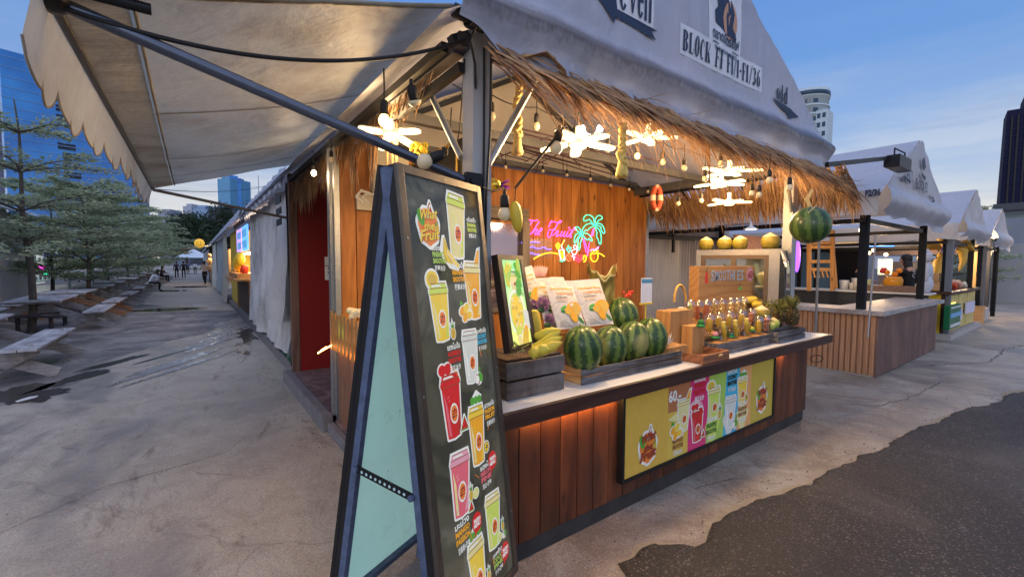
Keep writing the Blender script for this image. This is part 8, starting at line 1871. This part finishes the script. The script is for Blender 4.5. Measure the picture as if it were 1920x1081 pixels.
# white teddy bear
tb_ = thing('teddy_bear', at(1733, 545, d=11), 'tall white teddy bear standing between the woman and the second dark post', 'toy'); p = at(1733, 552, x=12.05); p.z = 1.06; q = MB(); s = .82
for c, r in (((0, 0, .22), (.20, .16, .24)), ((0, 0, .58), (.17, .14, .2)), ((0, 0, .9), (.15, .14, .14)), ((-.11, 0, 1.04), (.055, .03, .055)), ((.11, 0, 1.04), (.055, .03, .055)), ((-.2, -.05, .5), (.06, .06, .2)), ((.2, -.05, .5), (.06, .06, .2)), ((0, -.13, .87), (.06, .05, .045))): q.ell(p + V(c) * s, tuple(a * s for a in r), 14, 9)
part('plush_body', q, tb_, flat('plush_white', (.42, .44, .50), .9)); q = MB()
for a in (-.05, .05): q.ell(p + V((a, -.13, .94)) * s, .015, 6, 4)
q.ell(p + V((0, -.18, .88)) * s, .018, 6, 4); part('face', q, tb_, SBLK)
# LED line, warm bulbs
q = MB()
for k in range(3): q.add([at(1535, 446 + 5 * k, d=13.2), at(1750, 443 + 5 * k, d=13.2), at(1750, 449 + 5 * k, d=13.1), at(1535, 452 + 5 * k, d=13.1)], [(0, 1, 2, 3)])
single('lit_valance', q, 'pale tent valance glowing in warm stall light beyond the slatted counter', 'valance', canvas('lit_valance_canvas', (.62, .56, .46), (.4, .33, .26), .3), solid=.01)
q = MB(); a, b = at(1622, 466, d=15), at(1852, 463, d=15); q.box((a.x, a.y, a.z - .26), (b.x, b.y + .02, a.z)) if False else q.bar(a - V((0, 0, .12)), b - V((0, 0, .12)), .03, .22); single('brown_fascia', q, 'brown fascia board under the blue light line', 'board', flat('brown_fascia', (.13, .09, .09), .7))
q = MB(); a, b = at(1640, 492, d=19), at(1852, 492, d=21); q.bar(a, b, .03, .55); single('pale_roof_edge', q, 'pale blue roof edge behind the woman', 'roof', flat('pale_blue_roof', (.42, .48, .58), .6))
q = MB(); q.tube([at(1610, 482, d=13.4), at(1622, 461, d=13.4), at(1700, 461, d=13.6), at(1760, 460, d=13.8), at(1852, 457, d=14)], .018, 6); single('blue_light_line', q, 'thin blue light line under the far roofs', 'light', glow_mat('blue_line', (.05, .25, 1), 5))
for i, (px, py, d, e_) in enumerate([(1617, 431, 7.4, 20), (1629, 474, 9, 12), (1638, 469, 9, 12), (1661, 477, 9, 10), (1856, 463, 14, 30), (1842, 432, 12.5, 5), (1868, 468, 15, 30), (1905, 485, 24, 14)]):
    q = MB(); q.ell(at(px, py, d=d), .035 if i else .05, 10, 7); single('stall_bulb', q, ['glowing bulb under the F2 tent eave', 'orange bulb left of the dark post', 'orange bulb touching the dark post', 'small orange bulb right of the dark post', 'bright bulb under the third tent', 'small lamp on the third stall post', 'second bright bulb under the third tent', 'small warm lamp by the far white wall'][i], 'bulb', glow_mat('stall_bulb_%d' % e_, (1, .62, .28), e_))
for px, py, d, e_ in ((1617, 438, 7.4, 14), (1650, 480, 12, 120), (1800, 480, 14, 120), (1860, 472, 14.2, 60), (1560, 470, 8.6, 40)):
    l = bpy.data.lights.new('stall_light', 'POINT'); l.energy = e_; l.color = (1, .68, .38); l.shadow_soft_size = .15; o = bpy.data.objects.new('stall_light', l); COL.objects.link(o); o.location = at(px, py, d=d)
# yellow stall under the second tent
ys = thing('yellow_counter', (15.5, 2.2, 0), 'yellow panelled fruit counter on a pale plinth under the second tent', 'counter')
q = MB(); q.box((13.35, 2.16, .12), (13.38, 2.7, .98)); part('yellow_side', q, ys, YP); q = MB()
for k in range(3): q.box((13.5 + 1.1 * k, 2.06, .14), (14.5 + 1.1 * k, 2.09, .95))
part('poster_panel', q, ys, flat('poster_cream', (.52, .42, .14), .5, 0, .5, 3)); q = MB(); q.box((13.36, 2.10, .13), (16.9, 2.15, .99)); q.box((13.25, 1.98, .99), (17.0, 2.7, 1.05)); part('frame_and_top', q, ys, TRIMW); q = MB(); q.box((13.2, 1.95, 0), (17.0, 2.6, .12)); part('plinth', q, ys, flat('pale_plinth', (.36, .34, .33), .8)); q = MB(); q.box((13.75, 2.04, .50), (14.15, 2.055, .78)); q.box((13.62, 2.03, .46), (13.80, 2.055, .60)); part('lit_label', q, ys, glow_mat('label_glow', (1, .75, .15), 2.5)); q = MB(); q.box((13.9, 2.0, .35), (14.7, 2.03, .60)); q.box((15.2, 2.0, .45), (16.3, 2.03, .72)); part('white_notice', q, ys, flat('lilac_notice', (.55, .52, .66), .5))
for i, (x, z, r, c_, lab) in enumerate([(14.3, 1.17, .14, None, 'dark striped watermelon on the yellow counter'), (15.0, 1.15, .14, (.6, .10, .05), 'red fruit pile on the yellow counter'), (15.6, 1.17, .15, (.62, .36, .28), 'pale pink fruit pile on the yellow counter'), (13.75, 1.16, .13, (.6, .4, .08), 'yellow fruit pile at the near end of the yellow counter'), (16.2, 1.14, .12, (.62, .55, .45), 'white bowl at the far end of the yellow counter')]):
    q = MB()
    if i == 0: q.ell((x, 2.3, z), (.16, .13, .12), 16, 10); single('watermelon', q, lab, 'watermelon', MELON, loc=(x, 2.3, z))
    else:
        for k in range(11): q.ell((x + .13 * math.cos(k * 2.2), 2.3 + .1 * math.sin(k * 2.2), z - .06 + .035 * (k % 4)), .06, 8, 6)
        single('fruit_pile', q, lab, 'fruit', flat('pile_%d' % i, c_, .5, 0, .4, 12))
boxs('brown_crates', 'brown crates stacked at the near end of the yellow counter', 'crate', PINEY, (13.35, 2.2, 1.06, 13.6, 2.45, 1.25), (13.38, 2.22, 1.26, 13.6, 2.42, 1.45))
eb2 = thing('green_bag', at(1785, 620, y=2.0), 'green plastic boxed meter with white labels on the steel post', 'box'); a, b = at(1770, 573, y=2.0), at(1788, 610, y=2.0); q = MB(); q.box((a.x, 1.9, b.z), (b.x, 2.0, a.z)); part('case', q, eb2, flat('dark_green', (.01, .12, .05), .4), bev=.01); q = MB(); m1 = (a.z + b.z) / 2; q.box((a.x + .02, 1.885, m1 + .0), (b.x - .02, 1.899, m1 + .09)); part('blue_label', q, eb2, flat('label_blue', (.12, .35, .6), .4)); q = MB(); q.box((a.x + .06, 1.885, a.z - .06), (b.x - .08, 1.899, a.z - .03)); q.box((a.x + .07, 1.885, b.z + .05), (b.x - .07, 1.899, b.z + .11)); part('white_label', q, eb2, WHITE)
q = MB(); p = at(1776, 620, y=2.05); q.box((p.x - .07, 2.03, 0), (p.x + .09, 2.13, 2.5)); single('steel_post', q, 'grey steel post carrying the green box at the yellow counter', 'post', flat('blue_grey_post', (.12, .14, .17), .5, .3))
for i, (px, yy, c_, w) in enumerate([(1826, 2.6, (.50, .34, .14), .16), (1838, 2.1, (.10, .10, .11), .14), (1862, 2.4, (.05, .05, .06), .13), (1848, 2.3, (.06, .06, .07), .1)]):
    p = at(px, 560, y=yy); q = MB(); q.box((p.x - w, yy - .06, 0), (p.x + w, yy + .06, 2.5)); single('tent_post', q, ['cream wooden post under the second tent', 'dark post between the second and third tents', 'dark post at the far side of the third tent', 'thin dark post beside the third tent'][i], 'post', flat('tpost_%d' % i, c_, .6))
boxs('plinth_box', 'brown and white plinth between the second and third stalls', 'plinth', flat('plinth_white', (.4, .38, .37), .8), (18.0, 2.1, 0, 19.6, 2.9, .35)); boxs('crate_stack', 'brown crate at the foot of the third tent post', 'crate', PINEY, (17.6, 2.0, 0, 18.0, 2.4, .5))
boxs('blue_bucket', 'blue canister by the far white wall', 'canister', flat('canister_blue', (.02, .06, .2), .4), (27.2, 3.5, 0, 27.6, 3.9, .8))
# inflatable palm with striped lounger board
pm = thing('palm_decoration', at(1795, 480, y=3.2), 'golden palm tree decoration beside the second tent post', 'decoration'); q = MB(); GOLD = flat('gold_palm', (.55, .34, .06), .5)
q.tube([at(1757, 520, d=11), at(1762, 490, d=11), at(1775, 468, d=11), at(1792, 462, d=11)], [.13, .12, .11, .07], 10); part('trunk', q, pm, GOLD)
for pts in ([(1792, 462), (1806, 470), (1806, 490), (1798, 508)], [(1760, 463), (1742, 462), (1728, 472), (1720, 488)], [(1792, 462), (1812, 455), (1822, 470), (1816, 470)], [(1772, 462), (1765, 445), (1778, 440), (1790, 452)]):
    q = MB(); q.tube([at(a, b, d=11) for a, b in pts], [.08, .10, .07, .015], 6); part('frond', q, pm, GOLD)
sl_ = thing('striped_panel', at(1782, 462, d=10.8), 'purple and white striped deck chair panel hung in the palm', 'panel'); c4 = [at(1763, 475, d=10.6), at(1788, 476, d=10.6), at(1802, 451, d=10.6), at(1776, 447, d=10.6)]; n_ = (c4[1] - c4[0]).cross(c4[3] - c4[0]).normalized(); q = MB(); q.poly(c4, .03, n_); part('board', q, sl_, flat('stripe_purple', (.16, .07, .32), .5)); q = MB()
for k in range(6):
    f0, f1 = k / 6 + .03, k / 6 + .09; nn = n_ * (.01 if n_.dot(-c4[0]) > 0 else -.045); q.add([c4[0].lerp(c4[1], f0) + nn, c4[0].lerp(c4[1], f1) + nn, c4[3].lerp(c4[2], f1) + nn, c4[3].lerp(c4[2], f0) + nn], [(0, 1, 2, 3)])
part('stripes', q, sl_, flat('stripe_cream', (.62, .58, .45), .5))
# purple sign and patterned wall seen past the fridge
boxs('patterned_wall', 'orange lit wall of little pictures seen right of the fridge', 'wall', flat('picture_wall', (.42, .18, .10), .6, 0, .9, 12, emit=.25), (9.9, 5.0, .9, 11.2, 5.05, 2.3)); q = MB(); c = at(1495, 481, d=7.2)
q.ell(c, (.10, .03, .26), 16, 10); single('purple_sign', q, 'glowing purple oval sign beside the fridge', 'sign', glow_mat('purple_glow', (.25, .07, 1), 3))
# flood lamp on an arm
fl_ = thing('flood_lamp', at(1680, 300, y=1.75), 'black flood lamp on a long arm reaching from the tent corner', 'lamp'); q = MB(); a, b = at(1549, 309, y=1.75), at(1681, 295, y=1.75); q.bar(a, b, .045, .05); part('arm', q, fl_, BLACK); q = MB(); c = at(1680, 307, y=1.72); q.box((c.x - .27, 1.62, c.z - .085), (c.x + .27, 1.76, c.z + .075))
for k in range(7): q.box((c.x - .25 + .08 * k, 1.761, c.z - .07), (c.x - .24 + .08 * k, 1.79, c.z + .06))
part('lamp_body', q, fl_, BLACK, bev=.01); q = MB(); q.tube([(c.x - .22, 1.69, c.z + .07), (c.x - .22, 1.69, c.z + .16), (c.x + .25, 1.69, c.z + .17), (c.x + .28, 1.69, c.z + .0)], .009, 6); part('bracket', q, fl_, BLACK)
# far right backdrop: tree and white fence
tier_tree('tiered_tree', (27.5, 4.3, 0), 4.6, 2.6, 'tiered tree at the right edge beyond the tents', 12, 9000, .16, ls=1.3)
dup(T2, (24, 11, 0), 0, 'tiered tree seen between the posts behind the woman', None, .95)
boxs('white_fence', 'white boarded wall at the far right', 'fence', flat('far_white', (.27, .28, .31), .7, 0, .2, 1), (29, 1.2, 0, 29.1, 9, 2.6)); boxs('market_hall', 'pale hall with a shallow roof at the far right', 'building', flat('far_hall', (.2, .22, .26), .7, 0, .15, 1), (36, -3, 0, 50, 14, 4.2))
boxs('far_stalls', 'pale row of stalls behind the lane of tents', 'building', flat('far_stall_row', (.20, .22, .28), .7, 0, .2, .5), (19, 14, 0, 60, 24, 2.9))

# ------------------------------------------------------------------ people
def person(loc, face, label, pose, shirt, pants, skin=(.30, .16, .10), hair=(.012, .01, .01), long_hair=False, s=1.0, emblem=False, bag=None):
    t = thing('person', loc, label, 'person', rz=face)          # faces local -Y
    J = {'pelvis': (0, 0, .95), 'waist': (0, 0, 1.08), 'chest': (0, .0, 1.30), 'neck': (0, 0, 1.47), 'headb': (0, -.01, 1.54), 'headm': (0, -.02, 1.63), 'headt': (0, -.01, 1.72)}
    for sx, n in ((-1, 'L'), (1, 'R')):
        J.update({'hip' + n: (sx * .10, 0, .90), 'kn' + n: (sx * .11, -.01, .48), 'an' + n: (sx * .11, .02, .08), 'toe' + n: (sx * .12, -.14, .03), 'sh' + n: (sx * .18, 0, 1.40), 'el' + n: (sx * .25, .02, 1.12), 'wr' + n: (sx * .25, -.06, .88), 'ha' + n: (sx * .245, -.09, .80)})
    if pose == 'walk': J.update({'knL': (-.1, -.18, .50), 'anL': (-.1, -.10, .10), 'toeL': (-.1, -.25, .06), 'knR': (.1, .05, .48), 'anR': (.1, .28, .14), 'toeR': (.1, .16, .05), 'elR': (.26, -.08, 1.14), 'wrR': (.18, -.3, 1.1), 'haR': (.12, -.37, 1.12)})
    if pose == 'work': J.update({'elR': (.27, -.08, 1.14), 'wrR': (.17, -.34, 1.10), 'haR': (.13, -.43, 1.09), 'elL': (-.27, -.08, 1.14), 'wrL': (-.15, -.34, 1.12), 'haL': (-.11, -.42, 1.12), 'headm': (0, -.06, 1.61), 'headt': (0, -.07, 1.70), 'headb': (0, -.03, 1.53)})
    if pose in ('sit', 'lean'):
        dz = -.42; up = ('pelvis', 'waist', 'chest', 'neck', 'headb', 'headm', 'headt', 'hipL', 'hipR', 'shL', 'shR', 'elL', 'elR', 'wrL', 'wrR', 'haL', 'haR')
        f = .55 if pose == 'lean' else .1
        for k in up: x, y, z = J[k]; J[k] = (x, y - max(0, z - .95) * f, z + dz - max(0, z - .95) * f * .25)
        for sx, n in ((-1, 'L'), (1, 'R')): x = sx * .13; J['kn' + n] = (x, -.44, .50); J['an' + n] = (x, -.40, .09); J['toe' + n] = (x, -.54, .04); J['el' + n] = (sx * .25, J['sh' + n][1] - .12, J['sh' + n][2] - .25); J['wr' + n] = (sx * .12, J['sh' + n][1] - .34, .78); J['ha' + n] = (sx * .08, J['sh' + n][1] - .42, .78)
    RAD = dict(pelvis=(.15, .11), waist=(.135, .10), chest=(.165, .115), neck=(.055, .055), headb=(.065, .075), headm=(.078, .095), headt=(.06, .07), hip=(.09, .09), kn=(.06, .06), an=(.042, .042), toe=(.04, .03), sh=(.065, .06), el=(.045, .045), wr=(.028, .025), ha=(.03, .02))
    E = [('pelvis', 'waist'), ('waist', 'chest'), ('chest', 'neck'), ('neck', 'headb'), ('headb', 'headm'), ('headm', 'headt')]
    for n in 'LR': E += [('pelvis', 'hip' + n), ('hip' + n, 'kn' + n), ('kn' + n, 'an' + n), ('an' + n, 'toe' + n), ('chest', 'sh' + n), ('sh' + n, 'el' + n), ('el' + n, 'wr' + n), ('wr' + n, 'ha' + n)]
    names = list(J); 
    rad = {k: RAD[k.rstrip('LR')] for k in names}; pos = {k: V(J[k]) for k in names}
    for n in 'LR':                                   # five fingers per hand
        w, h_ = pos['wr' + n], pos['ha' + n]; d = (h_ - w).normalized(); s_ = d.cross(V((0, 0, 1))).normalized()
        if s_.length < .1: s_ = V((0, 1, 0))
        for k in range(4):
            a = 'f%d%s' % (k, n); b = 'g%d%s' % (k, n); o = s_ * (.024 - .016 * k); pos[a] = h_ + o + d * .03; pos[b] = h_ + o * 1.1 + d * (.075 - .008 * abs(k - 1)) + V((0, 0, -.012)); rad[a] = (.009, .009); rad[b] = (.006, .006); E += [('ha' + n, a), (a, b)]
        a = 't' + n; pos[a] = w.lerp(h_, .6) + s_ * .05 + d * .02; rad[a] = (.009, .009); E.append(('ha' + n, a))
    names = list(pos); idx = {k: i for i, k in enumerate(names)}
    me = bpy.data.meshes.new('body'); me.from_pydata([pos[k] for k in names], [(idx[a], idx[b]) for a, b in E], []); me.update()
    o = bpy.data.objects.new('body', me); COL.objects.link(o); m = o.modifiers.new('s', 'SKIN'); m.use_smooth_shade = True
    for k, i in idx.items(): me.skin_vertices[0].data[i].radius = rad[k]
    me.skin_vertices[0].data[idx['pelvis']].use_root = True
    ss = o.modifiers.new('u', 'SUBSURF'); ss.levels = 2; ss.render_levels = 2
    bpy.context.view_layer.update(); dg = bpy.context.evaluated_depsgraph_get(); nm = bpy.data.meshes.new_from_object(o.evaluated_get(dg)); bpy.data.objects.remove(o)
    ms = [flat('skin_%d' % (skin[0] * 100), skin, .6), flat('cloth_%d_%d_%d' % tuple(int(c * 99) for c in shirt), shirt, .85, 0, .25, 9, .3), flat('trouser_%d_%d' % (pants[0] * 99, pants[2] * 99), pants, .85, 0, .25, 9, .3), flat('hair_black', hair, .5), flat('shoe', (.05, .045, .05), .6)]
    nm.materials.clear()
    for q_ in ms: nm.materials.append(q_)
    wl, wr_ = pos['wrL'], pos['wrR']; wz = pos['waist'].z; nz = pos['neck'].z; hc = pos['headm']
    for p in nm.polygons:
        c = p.center; mi = 1
        near = min(names, key=lambda k: (pos[k] - c).length)
        b_ = near.rstrip('LR')
        if b_ in ('headb', 'headm', 'headt', 'neck'): mi = 3 if (c.y > hc.y + .012 or c.z > hc.z + .055) and c.z > nz + .03 else 0
        elif b_ in ('wr', 'ha') or b_[:1] in 'fgt' and b_ not in ('toe',): mi = 0
        elif b_ == 'el' and (c - pos[near]).length > 0 and (c - pos['wr' + near[-1]]).length < (pos['wr' + near[-1]] - pos['el' + near[-1]]).length * .85: mi = 0
        elif b_ in ('kn', 'an', 'hip', 'pelvis'): mi = 2 if (c.z < pos['pelvis'].z + .02) else 1
        elif b_ == 'toe': mi = 4
        p.material_index = mi; p.use_smooth = True
    ob = bpy.data.objects.new('body', nm); COL.objects.link(ob); ob.parent = t; LOCS[ob.name] = LOCS[t.name]
    q = MB(); q.ell(hc + V((0, .022, .035)), (.092, .100, .095), 16, 11)
    if long_hair: q.lathe([(.0, -.34), (.05, -.32), (.085, -.2), (.09, -.05), (.08, .06), (0, .1)], hc + V((0, .055, 0)), 14, (0, -.12, 1), 1, .6)
    q.T = Matrix.Identity(4); part('hair', q, t, ms[3], local=True)
    q = MB(); q.ell(hc + V((0, -.105, -.005)), (.014, .018, .022), 8, 6); part('nose', q, t, ms[0], local=True); q = MB()
    for sx in (-1, 1): q.ell(hc + V((sx * .033, -.088, .018)), (.012, .008, .007), 8, 5)
    part('eyes', q, t, SBLK, local=True); q = MB(); q.ell(hc + V((0, -.092, -.045)), (.022, .008, .006), 8, 5); part('mouth', q, t, flat('lips', (.3, .08, .07), .5), local=True); q = MB()
    for sx in (-1, 1): q.ell(hc + V((sx * .082, .0, 0)), (.012, .02, .028), 8, 6)
    part('ears', q, t, ms[0], local=True)
    if emblem:
        q = MB(); b = pos['chest']; q.tube([b + V((x, .128, z)) for x, z in ((.035, .075), (-.01, .07), (-.02, .03), (.02, .02), (.03, -.01), (.01, -.035), (-.02, -.04))], .006, 5); q.tube([b + V((x, .13, z)) for x, z in ((-.03, .09), (.0, .11), (.02, .10))], .005, 5); part('shirt_print', q, t, flat('print_white', (.6, .6, .6), .7), local=True)
    if s != 1: t.matrix_world = t.matrix_world @ Matrix.Scale(s, 4)
    return t


BK = (.012, .012, .014)
person((12.75, 2.62, 0), R(150), 'woman in a black T-shirt with dark tied hair standing behind the counter', 'work', BK, (.03, .03, .04), (.42, .24, .16), long_hair=True, emblem=True, s=1.08)
person((17, 4.66, 0), R(20), 'man in black holding a phone before the black curtain', 'work', BK, BK, (.28, .16, .11))
def on(px, py): p = at(px, py, z=0); return V((p.x, p.y, 0))
person(V((-1.95, 31.6, 0)), R(95), 'man in a white shirt sitting at a picnic table', 'lean', (.60, .64, .72), BK, (.16, .09, .06))
person(V((-.75, 57, 0)), R(170), 'person in black standing on the path at the seated group', 'stand', BK, BK, (.2, .12, .08)); person(V((-1.35, 58, 0)), R(200), 'person in dark clothes standing left of the other', 'stand', (.03, .03, .04), BK, (.2, .12, .08))
person(V((-2.05, 45.9, 0)), R(60), 'long haired person in black seated at the far picnic table', 'sit', BK, BK, (.3, .18, .12), long_hair=True)
person(V((.72, 39.5, 0)), R(200), 'person in a pale top and dark skirt walking past the lantern stall', 'walk', (.5, .38, .28), BK, (.28, .16, .1))
person(V((.3, 76, 0)), R(180), 'distant person in white under the pop up canopy', 'stand', (.5, .52, .55), BK); person(V((-.5, 74, 0)), R(160), 'distant person in dark blue near the pop up canopy', 'stand', (.06, .08, .14), BK)
